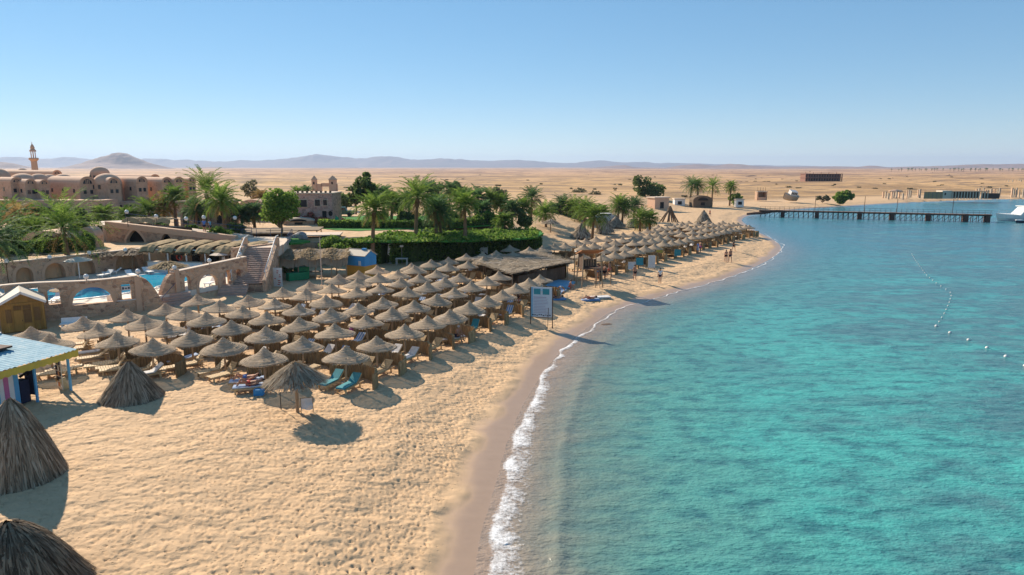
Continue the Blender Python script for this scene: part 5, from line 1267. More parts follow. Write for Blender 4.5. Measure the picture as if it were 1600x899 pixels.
# mosaic notice at the stair foot
q = P(435, 449, 1.0); t = thing("patterned_panel", "white panel with red pattern standing at the foot of the stairway", "panel", (q.x, q.y, gz(q.x, q.y)), R(-12))
MB().box((0, 0, 1.0), (.95, .06, 1.9)).build("panel", MT['white'], t); rn = random.Random(5)
for k in range(8): MB().box((rn.uniform(-.3, .3), -.04, .25 + k * .2), (rn.uniform(.1, .3), .02, .08)).build("red_mark", MT['red'], t)

# ------------------------------------------------------------------ vegetation builders
def frond(mb, base, az, el, ln, droop, rn, nl=15, lw=.06, ll=.6):
    d = Vector((math.cos(az) * math.cos(el), math.sin(az) * math.cos(el), math.sin(el))); pts = []; p = Vector(base); n = 7; e = el
    for i in range(n + 1):
        pts.append(p.copy()); p = p + Vector((math.cos(az) * math.cos(e), math.sin(az) * math.cos(e), math.sin(e))) * (ln / n); e -= droop / n * (0.5 + i / n * 1.2)
    for i in range(n):
        a, b_ = pts[i], pts[i + 1]; w = .035 * (1 - i / n) + .012; sd = Vector((-math.sin(az), math.cos(az), 0)) * w
        mb.add([a - sd, a + sd, b_ + sd, b_ - sd], [(0, 1, 2, 3)])
    for k in range(nl):
        u = .14 + .86 * (k + .5) / nl; i = min(int(u * n), n - 1); f_ = u * n - i; q = pts[i].lerp(pts[i + 1], f_); tg = (pts[i + 1] - pts[i]).normalized()
        sdv = Vector((-math.sin(az), math.cos(az), 0)); up = sdv.cross(tg) * -1
        l_ = ll * (math.sin(min(1, u * 1.15 + .12) * 2.6) * .85 + .2)
        for s in (-1, 1):
            dv = (sdv * s * .75 + tg * .75 + Vector((0, 0, 1)) * rn.uniform(-.25, .22)).normalized() * l_ * rn.uniform(.8, 1.15); wv = tg * lw
            mb.add([q - wv, q + wv, q + dv + wv * .3, q + dv - wv * .3 - Vector((0, 0, .05))], [(0, 1, 2, 3)])
def palm_meshes(seed, h, crown=2.6, nf=46, lean=.3, dry=8, green='frond', trunk_r=.2):
    rn = random.Random(seed); a = rn.uniform(0, 6.28); dx, dy = lean * math.cos(a), lean * math.sin(a)
    tb = MB(); n = 12; pts = []; rad = []
    for i in range(n + 1):
        u = i / n; pts.append((dx * u * u, dy * u * u, h * u - (.4 if i == 0 else 0))); rad.append(trunk_r * (1.25 - .55 * u + (.10 if i % 2 else 0)) + (.10 if u > .9 else 0))
    tb.tube(pts, rad, 9); top = Vector((dx, dy, h))
    fb = MB(); db = MB(); ga = 2.39996
    for k in range(nf):
        u = k / nf; el = 1.35 - 1.75 * u + rn.uniform(-.15, .15)
        frond(fb, top + Vector((0, 0, .15 * (1 - u))), k * ga + rn.uniform(-.2, .2), el, crown * rn.uniform(.85, 1.1), 1.0 + .5 * u, rn)
    for k in range(dry):
        frond(db, top - Vector((0, 0, .2)), rn.uniform(0, 6.28), rn.uniform(-.9, -.4), crown * rn.uniform(.5, .8), .7, rn, 9)
    return tb.mesh("trunk", MT['trunk']), fb.mesh("crown", MT[green]), db.mesh("dry_fronds", MT['frond_dry']) if dry else None
PALMS = {}
def palm(px, py, z, top_py, w_px, label, green='frond', group=None, seed=None, dry=8, zz=None):
    q = P(px, py, z) if zz is None else zz
    H = Zat(px, top_py, q.y) - z; cr = max(1.2, w_px * .5 * q.y / F * 1.12); h = max(.5, H - cr * .70)
    me = palm_meshes(seed or int(px * 7 + py), h, cr, 56, min(.5, h * .06), dry, green, .17 + .01 * h)
    t = thing("palm_tree", label, "palm tree", (q.x, q.y, z), 0, group); obj("trunk", me[0], t); obj("crown", me[1], t)
    if me[2]: obj("dry_fronds", me[2], t)
    return t
LEAFQ = [(-.5, -.28, 0), (.1, -.42, .05), (.55, 0, 0), (.1, .42, .05), (-.5, .28, 0)]
def leaves(mb, pts, size, rn):
    for p in pts:
        m = Quaternion((rn.gauss(0, 1), rn.gauss(0, 1), rn.gauss(0, 1), rn.gauss(0, 1))).normalized(); s = size * rn.uniform(.6, 1.3)
        mb.add([m @ (Vector(q) * s) + p for q in LEAFQ], [(0, 1, 2, 3, 4)])
def blob_pts(rn, c, r, n, shell=.55):
    out = []
    for _ in range(n):
        d = Vector((rn.gauss(0, 1), rn.gauss(0, 1), rn.gauss(0, 1))).normalized(); k = shell + (1 - shell) * rn.random() ** .6
        out.append(Vector(c) + Vector((d.x * r[0], d.y * r[1], d.z * r[2])) * k)
    return out
def tree(px, py, z, top_py, w_px, label, mat='leaf', seed=1, trunk_frac=.3, n=2600, leaf=.28, cl=16, name="leafy_tree", cat="tree", slim=1.0, group=None):
    rn = random.Random(seed); q = P(px, py, z); H = Zat(px, top_py, q.y) - z; W = w_px * q.y / F / 2
    t = thing(name, label, cat, (q.x, q.y, z), 0, group); z0 = H * trunk_frac; mb = MB(); tb = MB()
    tb.tube([(0, 0, -.3), (.1 * W, 0, z0 * .6), (.05 * W, .05 * W, z0 + (H - z0) * .5)], [.05 * H ** .8 * .5 + .06, .05 * H ** .8 * .4 + .05, .05], 8)
    cz = (H + z0) / 2; hz = (H - z0) / 2
    for k in range(cl):
        while True:
            d = Vector((rn.uniform(-1, 1), rn.uniform(-1, 1), rn.uniform(-1, 1)))
            if d.length < 1: break
        r = rn.uniform(.30, .46) * min(W, hz * 1.2); c = Vector((d.x * (W - r * .8), d.y * (W - r * .8), cz + d.z * (hz - r * .75)))
        tb.tube([(0.05, 0, z0 * .8), c * .55 + Vector((0, 0, z0 * .3)), c], [.05 * W * .6 + .02, .04, .015], 5)
        leaves(mb, blob_pts(rn, c, (r, r, r * .8), n // cl), leaf, rn)
    tb.build("trunk", MT['bark'], t); mb.build("crown", MT[mat], t); return t
def hedge(name, label, pts, w, h, mat, seed, n, leaf=.16, z=None, cat="hedge", base_mat='leaf_dark'):
    """clipped or loose hedge along a ground polyline: dark core and leafy skin"""
    rn = random.Random(seed); P0 = Vector(pts[0]); t = thing(name, label, cat, P0); core = MB(); mb = MB()
    seg = [(Vector(a) - P0, Vector(b_) - P0) for a, b_ in zip(pts[:-1], pts[1:])]; tot = sum((b_ - a).length for a, b_ in seg)
    for a, b_ in seg:
        d = b_ - a; L_ = d.length; dn = d.normalized(); nn = Vector((-dn.y, dn.x, 0)); k = max(2, int(L_ / .6))
        for i in range(k):
            p, p2 = a + d * (i / k), a + d * ((i + 1) / k); hh = h * rn.uniform(.82, .95)
            if h > 2: hh = h * (.80 + .14 * math.sin(i * .9) * math.sin(i * .37 + 1)) 
            core.hexa([p - nn * w * .42, p2 - nn * w * .42, p2 + nn * w * .42, p + nn * w * .42], [p - nn * w * .4 + Vector((0, 0, hh)), p2 - nn * w * .4 + Vector((0, 0, hh)), p2 + nn * w * .4 + Vector((0, 0, hh)), p + nn * w * .4 + Vector((0, 0, hh))])
        for _ in range(int(n * L_ / tot)):
            u = rn.random(); f = rn.random(); bulge = .12 * math.sin(u * L_ * 1.7) + .1 * math.sin(u * L_ * 4.1 + 1) + (.35 * math.sin(u * L_ * .8 + 2) * math.sin(u * L_ * .33) if h > 2 else 0)
            if f < .45: q = a + d * u + nn * (rn.uniform(-.5, .5) * w) + Vector((0, 0, h * (1 + bulge * .5) + rn.uniform(-.12, .1)))
            else: q = a + d * u + nn * ((-1 if f < .8 else 1) * (w * .5 + bulge * .8 + rn.uniform(-.15, .12))) + Vector((0, 0, rn.random() ** .8 * h))
            leaves(mb, [q], leaf, rn)
    core.build("inner_branches", MT[base_mat], t); mb.build("foliage", MT[mat], t); return t

# ------------------------------------------------------------------ palms and trees
palm(105, 400, 3.95, 303, 135, "big date palm with a wide crown standing above the garden wall", 'frond', seed=11)
palm(122, 386, 3.95, 338, 50, "stout short palm with a thick trunk behind the big date palm", 'frond', seed=12, dry=10)
palm(-8, 415, 3.95, 330, 120, "dark shady palm at the edge of the garden beside the hedge", 'frond_blue', seed=13)
palm(55, 385, 3.95, 343, 60, "young broad-leaved palm beside the round-arched garden house", 'frond', seed=14, dry=3)
palm(30, 372, 4.0, 318, 70, "dusty olive palm in front of the domed hotel", 'frond_dry', seed=15)
palm(328, 362, 4.3, 268, 88, "tall date palm with a wide crown behind the walkway", 'frond', seed=16)
palm(353, 372, 4.3, 292, 62, "bushy date palm right beside the tall palm behind the walkway", 'frond', seed=17)
palm(275, 352, 4.2, 292, 42, "slim palm in front of the hotel's last vaults", 'frond', seed=18)
palm(235, 352, 4.2, 309, 60, "low feathery palm bush beside the walkway ramp", 'frond', seed=19, dry=4)
palm(258, 350, 4.2, 305, 50, "yellowing palm between the feathery palm bush and the slim palm", 'frond_dry', seed=20)
palm(378, 355, 4.2, 322, 40, "small grey palm near the leafy tree", 'frond_blue', seed=21, dry=4)
palm(583, 415, 1.0, 303, 66, "tall palm growing beside the blue and ochre hut", 'frond', seed=22)
palm(650, 407, 1.0, 279, 76, "tallest palm of the hedge, with a straight slim trunk", 'frond', seed=23)
palm(683, 403, 1.0, 306, 56, "palm with a leaning trunk, first of the pair before the hedge", 'frond_blue', seed=24)
palm(690, 401, 1.0, 314, 58, "palm with a dark crown, second of the pair before the hedge", 'frond_blue', seed=25)
palm(727, 374, 4.0, 300, 56, "palm with a thick trunk rising from the hedge lawn", 'frond', seed=26)
palm(789, 391, 1.0, 334, 36, "small palm with a thin trunk in front of the hedge's arched openings", 'frond', seed=27, dry=4)
rn = random.Random(40)
for k, (px, py, tp, w, z, g) in enumerate([(612, 352, 300, 46, 4, 'frond'), (625, 350, 305, 40, 4, 'frond'), (668, 338, 285, 44, 4, 'frond_blue'), (702, 336, 283, 40, 4, 'frond_blue'), (745, 346, 294, 44, 4, 'frond_blue'), (765, 345, 297, 46, 4, 'frond'), (785, 344, 306, 36, 4, 'frond'),
        (800, 352, 315, 36, 4, 'frond_blue'), (830, 336, 294, 44, 4, 'frond_blue'), (755, 350, 316, 34, 4, 'frond_blue'), (600, 345, 293, 36, 4, 'frond_blue'), (690, 345, 306, 38, 4, 'frond'), (640, 345, 300, 40, 4, 'frond_blue')]):
    palm(px, py, z, tp, w, "palm in the dense grove behind the green lawn", g, "palms of the grove behind the lawn", 100 + k, 5)
for (px, py, tp, w, g, lab) in [(853, 366, 318, 42, 'frond', "palm with a bare trunk at the end of the hedge"), (836, 355, 328, 34, 'frond', "small palm behind the palm at the end of the hedge"), (880, 350, 306, 40, 'frond_blue', "blue-green palm at the head of the clustered trunks"),
        (897, 352, 309, 44, 'frond', "bright palm over the clustered trunks"), (889, 351, 318, 36, 'frond', "short palm in the middle of the clustered trunks"), (925, 383, 320, 50, 'frond', "leaning palm between the two thatch tents"), (913, 362, 312, 42, 'frond', "palm just behind the leaning palm of the thatch tents"),
        (965, 352, 306, 40, 'frond', "first of the twin palms behind the umbrellas"), (972, 351, 311, 38, 'frond_blue', "second of the twin palms behind the umbrellas"), (990, 345, 308, 36, 'frond_blue', "dark palm just behind the twin palms"), (1000, 360, 327, 44, 'frond', "bright green palm with a round low crown behind the umbrellas"), (1015, 358, 331, 32, 'frond', "smaller bright green palm next to the round low palm"),
        (1078, 322, 277, 36, 'frond_blue', "tall dusty palm beside the thatched huts across the bay"), (1090, 322, 280, 30, 'frond', "second dusty palm beside the thatched huts across the bay"), (1112, 321, 278, 36, 'frond', "bushy palm at the middle of the huts across the bay"), (1140, 321, 284, 24, 'frond', "lone slim palm at the end of the huts across the bay")]:
    palm(px, py, 1.2, tp, w, lab, g, None, None, 6)
tree(438, 374, 4.0, 292, 74, "round leafy green tree behind the stone wall by the stairway", 'leaf', 3, .28, 4200, .30, 26)
tree(572, 345, 4.0, 262, 38, "tall slender dark tree rising above the palm grove", 'leaf_dark', 4, .25, 2200, .42, 22)
tree(556, 335, 4.0, 282, 26, "smaller dark tree next to the tall slender tree", 'leaf_dark', 5, .25, 900, .42, 12)
tree(540, 330, 4.0, 300, 36, "round green bush-tree behind the stone house", 'leaf_dark', 6, .1, 1000, .4, 14)
tree(395, 320, 4.0, 277, 32, "sparse greyish tree behind the vault-roofed lodge", 'leaf_grey', 7, .2, 700, .4, 14)
tree(718, 330, 4.0, 278, 40, "loose branching dark tree behind the palm grove", 'leaf_dark', 8, .3, 900, .45, 14)
tree(1003, 318, 1.5, 271, 36, "tall grey-green tree behind the stone hut across the sand", 'leaf_dark', 9, .15, 1500, .5, 18)
tree(1022, 318, 1.5, 282, 40, "wide dark tree beside the tall grey-green tree", 'leaf_dark', 10, .1, 1500, .5, 18)
tree(930, 316, 1.5, 297, 28, "dry grey bush on the open desert behind the palms", 'leaf_grey', 11, -.18, 700, .4, 12, "desert_bush", "bush")
tree(1317, 316, 1.4, 295, 33, "round dark green bush standing alone on the far shore", 'leaf', 12, -.18, 2200, .55, 24, "shore_bush", "bush")
tree(1285, 315, 1.4, 304, 24, "low dry scrub left of the round shore bush", 'leaf_grey', 13, -.18, 500, .5, 10, "desert_bush", "bush")
tree(1150, 320, 1.4, 299, 26, "low green bush beside the lone slim palm", 'leaf', 14, -.18, 500, .5, 10, "shore_bush", "bush")
tree(905, 312, 1.5, 291, 30, "greyish tamarisk behind the palm cluster", 'leaf_grey', 15, -.18, 600, .45, 12, "desert_bush", "bush")
tree(775, 330, 4.0, 290, 40, "dusty brown tree in the palm grove", 'leaf_grey', 16, .2, 900, .45, 14)
tree(680, 325, 4.0, 276, 34, "dark conifer-like tree behind the tallest palm", 'leaf_dark', 27, .2, 900, .45, 14)
for k, (px, py, tp, w, m_, lab) in enumerate([(45, 380, 322, 70, 'leaf_dark', "dense dark shrub mass beside the dark shady palm"), (85, 372, 326, 46, 'leaf', "bright green shrub in front of the domed hotel"), (15, 400, 350, 46, 'leaf_dark', "shadowy shrub at the end of the garden hedge"), (300, 372, 350, 60, 'leaf', "green creeper bush behind the walkway railing"), (345, 380, 352, 40, 'leaf', "low shrub at the walkway's end")]):
    tree(px, py, 4.0, tp, w, lab, m_, 50 + k, -.18, 1300, .3, 16, "garden_shrub", "shrub")
tree(452, 425, 1.0, 393, 34, "yellow-green shrub at the foot of the stone wall beside the stairway", 'leaf', 60, -.18, 900, .25, 14, "beach_shrub", "shrub")
for k, (px, py, tp, w, g, lab) in enumerate([(165, 352, 322, 42, 'frond', "small palm by the start of the walkway path"), (203, 356, 324, 44, 'frond', "fan-like palm below the ochre lodge"), (308, 362, 312, 46, 'frond_blue', "blue-green palm next to the flat-roofed lodge"), (398, 356, 318, 40, 'frond_blue', "palm at the corner of the brown vaulted lodge"),
        (408, 332, 298, 32, 'frond_dry', "dry brownish palm behind the leafy tree"), (465, 322, 294, 28, 'frond', "distant palm rising over the stone house roof"), (480, 318, 292, 26, 'frond_blue', "second distant palm rising over the stone house roof"), (588, 342, 291, 36, 'frond', "palm beside the tall slender tree"),
        (720, 347, 294, 38, 'frond', "palm between the grove and the thick-trunked palm"), (815, 350, 311, 38, 'frond', "palm at the grove's end before the sand"), (868, 349, 317, 34, 'frond_blue', "palm between the hedge's end and the clustered trunks"), (906, 354, 321, 34, 'frond', "low palm in front of the clustered trunks"), (942, 348, 322, 30, 'frond', "low palm beside the pale van"), (20, 360, 314, 60, 'frond', "green palm in front of the hotel doorways")]):
    palm(px, py, 4.0 if px < 825 else 1.3, tp, w, lab, g, None, 300 + k, 5)
for k, (px, py, tp, w, m_, lab) in enumerate([(190, 362, 341, 42, 'leaf', "green bush at the foot of the feathery palm bush"), (252, 364, 343, 50, 'leaf_dark', "dark bush below the thatched porch"), (332, 374, 352, 42, 'leaf', "bush at the foot of the tall date palm"), (368, 370, 346, 38, 'leaf_dark', "dark bush at the end of the walkway railing"), (478, 350, 330, 44, 'bougain', "pink flowering bush before the stone house"),
        (505, 352, 338, 24, 'bougain', "small pink flowering bush by the stone house door"), (590, 352, 326, 40, 'leaf_dark', "dense bush below the slender tree"), (640, 352, 326, 44, 'leaf_dark', "dense bush under the grove's first palms"), (705, 352, 328, 44, 'leaf_dark', "dense bush under the grove's middle palms"), (760, 352, 328, 44, 'leaf', "green bush under the grove's last palms"), (820, 352, 328, 32, 'leaf_dark', "bush where the grove meets the sand"),
        (430, 330, 306, 34, 'leaf_grey', "greyish bush behind the leafy tree"), (540, 322, 302, 30, 'leaf', "green bush right of the stone house"), (180, 330, 312, 36, 'leaf_dark', "dark bush in front of the hotel vaults"), (60, 345, 318, 50, 'leaf', "leafy bush under the hotel's parapet"), (130, 350, 326, 40, 'leaf_dark', "dark bush behind the big date palm")]):
    tree(px, py, 4.0, tp, w, lab, m_, 400 + k, -.18, 1300, .32, 16, "garden_shrub", "shrub")
# hedges
q0, q1 = P(-15, 402, 3.95), P(142, 391, 3.95)
hedge("garden_hedge", "long green hedge above the garden wall behind the pool", [(q0.x, q0.y + 1.0, 3.95), (P(60, 397, 3.95).x, P(60, 397, 3.95).y + 1, 3.95), (q1.x, q1.y + .6, 3.95)], 1.6, 1.35, 'hedge', 1, 5200, .2)
hg = [P(505, 408, 1.0), P(600, 413, 1.0), P(690, 406, 1.0), P(770, 398, 1.0), P(842, 394, 1.0)]
hedge("overgrown_hedge", "long overgrown green hedge wall dropping to the beach below the lawn", [(p.x, p.y + 1.2, .9) for p in hg], 2.4, 2.95, 'hedge', 2, 15000, .27)
tree(527, 412, 1.0, 365, 66, "big bulging bush at the start of the overgrown hedge beside the hut", 'hedge', 61, -.18, 3600, .26, 26, "bulging_bush", "bush")
# thatched lean-to strips hanging under the hedge
q = P(765, 390, 1.0); t = thing("hedge_lean_to", "dry reed lean-to built against the overgrown hedge", "lean-to", (q.x, q.y - .6, 1.0), R(20))
MB().box((0, .4, 2.25), (8.0, 2.4, .12), rx=.12).build("reed_roof", MT['thatch_gold'], t)
for k in range(5): MB().tube([(-3.8 + 1.9 * k, -.7, -.2), (-3.8 + 1.9 * k, -.7, 2.2)], .06, 6).build("pole", MT['post'], t)
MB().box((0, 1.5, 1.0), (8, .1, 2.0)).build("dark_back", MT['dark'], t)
# lawn sheets
def sheet(name, pts, z, mat, kind=True, th=.05, rag=.55, seed=3):
    d_ = dense(list(pts) + [pts[0]], 1.0)[:-1]; rn_ = random.Random(seed)
    return struct(MB().prism([(p[0] + rn_.uniform(-rag, rag), p[1] + rn_.uniform(-rag, rag)) for p in d_], z - th * 3, z + th).build(name, MT[mat]))
def tufts(name, pts, z, n, size, mat, seed):
    rn_ = random.Random(seed); A = np.array([(p[0], p[1]) for p in pts]); lo, hi = A.min(0) - .4, A.max(0) + .4; mb = MB(); k = 0
    while k < n:
        x, y = rn_.uniform(lo[0], hi[0]), rn_.uniform(lo[1], hi[1])
        if inside(np.array([[x, y]]), A)[0]: leaves(mb, [Vector((x, y, z + rn_.random() * (.15 + .6 * max(0, math.sin(x * .7) * math.sin(y * .9 + 1)))))], size, rn_); k += 1
    return struct(mb.build(name, MT[mat]), "stuff")
lz = 4.03
sheet("hedge_top_lawn", [(p.x, p.y) for p in (P(560, 378, lz), P(640, 377, lz), P(740, 376, lz), P(835, 371, lz), P(838, 362, lz), P(780, 360, lz), P(720, 363, lz), P(600, 366, lz))], lz, 'lawn')
sheet("upper_lawn", [(p.x, p.y) for p in (P(500, 357, lz), P(560, 361, lz), P(660, 357, lz), P(770, 352, lz), P(770, 346, lz), P(660, 347, lz), P(560, 349, lz))], lz, 'lawn')
sheet("far_lawn", [(p.x, p.y) for p in (P(520, 345, lz), P(600, 346, lz), P(668, 344, lz), P(668, 338, lz), P(600, 338, lz), P(520, 339, lz))], lz, 'lawn')
sheet("wall_lawn", [(p.x, p.y) for p in (P(430, 381, 3.9), P(465, 384, 3.9), P(478, 380, 3.9), P(455, 375, 3.9), P(435, 374, 3.9))], 4.12, 'lawn')
tufts("lawn_tufts", [(q_.x, q_.y) for q_ in (P(555, 379, lz), P(640, 378, lz), P(740, 377, lz), P(840, 372, lz), P(842, 361, lz), P(780, 359, lz), P(720, 362, lz), P(600, 365, lz))], lz, 7000, .3, 'hedge', 5)
hedge("upper_hedge", "low green hedge dividing the lawn terraces", [tuple(P(500, 356, 4.0)), tuple(P(600, 357, 4.0)), tuple(P(700, 356, 4.0)), tuple(P(775, 350, 4.0))], 1.6, 1.1, 'hedge', 4, 4000, .26)
MT['brickbrown'] = simple("raw_brick", (.30, .155, .11), (.23, .12, .09), 1.0, .9, .3, rnd=.1)
MT['greystone'] = simple("grey_rock", (.33, .31, .31), (.24, .225, .225), 2.0, .9, .5, .1, rnd=.1)
MT['redsail'] = simple("red_sailcloth", (.68, .13, .08), (.58, .11, .07), 3, .7, .1, rnd=.1); MT['greensail'] = simple("green_sailcloth", (.02, .36, .20), (.02, .3, .16), 3, .7, .1, rnd=.05)
MT['greenpaint'] = simple("dark_green_paint", (.02, .12, .10), (.015, .1, .08), 3, .35, 0, rnd=0, spec=.5)
MT['mound'] = simple("dark_gravel", (.20, .14, .11), (.15, .10, .085), .5, .95, .3, rnd=.1)
# ------------------------------------------------------------------ domed hotel
def hotel():
    t = thing("domed_hotel", "long rose-coloured hotel of barrel vaults and domes behind the palms", "hotel", (0, 0, 0))
    ZB = 3.6
    ca, sa = math.cos(R(-32)), math.sin(R(-32))
    def vault(px_end, w_px, side_px, top_py, Y):
        """barrel vault whose gable looks towards the sea; px_end: right edge of that gable"""
        k = Y / F; w = w_px * k / .90; L_ = max(2.5, side_px * k / .45); xr = Xat(px_end - w_px / 2, 290, Y); zt = Zat(px_end, top_py, Y); r = w / 2; rise = r * .92; zs = zt - rise
        def T(u, v, z): return (xr + u * ca - v * sa, Y + u * sa + v * ca, z)     # u along the axis (0 at the gable), v across
        n = 18; A = [math.pi * i / n for i in range(n + 1)]
        mb = MB(); mb.add([T(u, -r * math.cos(a), zs + rise * math.sin(a)) for u in (-L_, 0) for a in A], [(i, i + 1, n + 2 + i, n + 1 + i) for i in range(n)]); mb.build("vault_roof", MT['plaster'], t, True)
        mb = MB(); mb.hexa([T(-L_, -r, ZB), T(0, -r, ZB), T(0, r, ZB), T(-L_, r, ZB)], [T(-L_, -r, zs), T(0, -r, zs), T(0, r, zs), T(-L_, r, zs)]); mb.build("wall", MT['hotelstone'], t)
        mb = MB(); mb.add([T(.02, -r * math.cos(a), zs + rise * math.sin(a)) for a in A], [tuple(range(n + 1))]); mb.build("gable_wall", MT['plaster'], t)
        mb = MB(); mb.add([T(.16, -(r + .03) * math.cos(a), zs + (rise + .03) * math.sin(a)) for a in A] + [T(-.2, -(r + .03) * math.cos(a), zs + (rise + .03) * math.sin(a)) for a in A] + [T(.16, -r * .87 * math.cos(a), zs + rise * .87 * math.sin(a)) for a in A] + [T(.02, -r * .87 * math.cos(a), zs + rise * .87 * math.sin(a)) for a in A],
            [f for i in range(n) for f in ((i, i + 1, n + 2 + i, n + 1 + i), (i + 1, i, 2 * n + 2 + i, 2 * n + 3 + i), (2 * n + 2 + i, 2 * n + 3 + i, 3 * n + 4 + i, 3 * n + 3 + i))]); mb.build("gable_rim", MT['plaster'], t)
        R_ = r * .55; mb = MB(); mb.add([T(.06, 0, zs)] + [T(.06, -R_ * math.cos(math.pi * i / 10), zs + R_ * 1.1 * math.sin(math.pi * i / 10)) for i in range(11)], [(0, i, i + 1) for i in range(1, 11)]); wv = mb.build("lunette_window", MT['glass'], t)
        for s in (-.35, 0, .35):
            mb = MB(); x, y, z = T(.09, s * R_, zs + R_ * .48); mb.box((x, y, z), (.05, .09, R_ * .95), rz=R(-32)); mb.build("mullion", MT['plaster'], wv)
        for i in (-1, 1):
            x, y, z = T(.02, i * r * .4, zs - 1.5); MB().box((x, y, z), (.08, .5, .7), rz=R(-32)).build("small_window", MT['glass'], t)
        for i in range(max(1, int(L_ / 4))):
            x, y, z = T(-L_ + (i + .5) * L_ / max(1, int(L_ / 4)), -r - .01, zs - 1.3); MB().box((x, y, z), (.6, .08, .7), rz=R(-32)).build("small_window", MT['glass'], t)
    def dome(px, w_px, top_py, Y, drum=0.0, wins=()):
        k = Y / F; x = Xat(px, 290, Y); r = w_px * k / 2; zt = Zat(px, top_py, Y); rise = r * .8; zs = zt - rise; mb = MB(); n = 9
        mb.lathe([(.02, rise)] + [(r * math.sin(i * math.pi / 2 / n), rise * math.cos(i * math.pi / 2 / n)) for i in range(1, n + 1)], 28, (x, Y, zs)); mb.build("dome", MT['plaster'], t, True)
        MB().lathe([(r + .02, .05), (r + .02, ZB - zs)], 28, (x, Y, zs)).build("drum", MT['hotelstone'], t)
        for a in (-2.2, -1.6, -1.0, -.5):
            if drum: MB().box((x + (r + .0) * math.cos(a), Y + r * math.sin(a), zs - drum * .45), (.4, .4, .75), rz=a).build("drum_window", MT['glass'], t)
    Y = 128.0
    vault(97, 12, 78, 266, Y + 22); dome(-2, 34, 263, Y + 4); dome(37, 42, 271, Y + 8); dome(62, 30, 271.5, Y + 10); dome(78, 26, 272.5, Y + 14); dome(100, 30, 272, Y + 18)
    dome(38, 14, 263, Y + 34); dome(158, 27, 260.5, Y + 16, 1.6)
    vault(34, 15, 22, 277, Y - 2); vault(55, 14, 12, 280, Y - 2.5); vault(76, 13, 10, 281, Y - 2)
    vault(148, 22, 46, 276, Y); dome(168, 40, 271, Y + 3, 1.2); vault(187, 18, 20, 277, Y + 1); vault(230, 16, 30, 276, Y + 4); vault(269, 16, 26, 277, Y + 6); vault(288, 16, 6, 276.5, Y + 7); vault(306, 12, 14, 277, Y + 10); vault(250, 14, 60, 272.5, Y + 24)
    # lower front range with doors and a terrace parapet
    xa, xb = Xat(-60, 300, Y - 6), Xat(165, 300, Y - 6)
    MB().box(((xa + xb) / 2, Y - 5, 5.4), (xb - xa, 5, 3.9)).build("front_range_wall", MT['hotelstone'], t)
    for k in range(9):
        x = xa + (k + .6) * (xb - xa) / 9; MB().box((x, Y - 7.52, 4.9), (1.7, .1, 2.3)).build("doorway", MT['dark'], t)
    MB().box(((xa + xb) / 2, Y - 10, 4.5), (xb - xa, .3, 1.0)).build("parapet", MT['plaster'], t)
    xc, xd = Xat(165, 300, Y), Xat(308, 300, Y + 6)
    MB().box(((xc + xd) / 2, Y + 3.2, 5.0), (xd - xc, 3, 3.4)).build("front_range_wall", MT['hotelstone'], t)
    for k in range(14): MB().box((xc + (k + .5) * (xd - xc) / 14, Y + 1.68, 5.7), (.55, .1, .6)).build("small_window", MT['glass'], t)
MT['hotelstone'] = stone_mat("hotel_stone", [(.55, .35, .235), (.61, .395, .27), (.46, .29, .195), (.63, .425, .295)], (.61, .405, .28), 2.0, .5)
hotel()
def minaret():
    Y = 175.0; x = Xat(54, 260, Y); zt = Zat(52, 222, Y); t = thing("minaret", "slender rose-coloured minaret with two balconies rising behind the domed hotel", "minaret", (x, Y, 3.5)); H = zt - 3.5
    MB().lathe([(.95, 0), (.9, H * .46)], 8).build("lower_shaft", MT['plaster'], t)
    MB().lathe([(.9, 0), (1.35, .5), (1.4, .75), (1.3, 1.1), (.75, 1.1)], 12, (0, 0, H * .46)).build("balcony", MT['plaster'], t)
    MB().lathe([(.74, 0), (.66, H * .22)], 8, (0, 0, H * .46 + 1.0)).build("middle_shaft", MT['plaster'], t)
    MB().lathe([(.66, 0), (1.05, .4), (1.1, .6), (1.0, .85), (.4, .85)], 12, (0, 0, H * .70)).build("balcony", MT['plaster'], t)
    for k in range(6): a = k * 1.047; MB().tube([(.5 * math.cos(a), .5 * math.sin(a), H * .70 + .7), (.5 * math.cos(a), .5 * math.sin(a), H * .85)], .1, 6).build("column", MT['plaster'], t)
    MB().lathe([(.75, 0), (.7, .3), (.42, .7), (.5, 1.0), (.3, 1.5), (.08, 1.9), (.05, H * .15), (.0, H * .15 + .02)], 10, (0, 0, H * .85)).build("finial", MT['plaster'], t)
minaret()
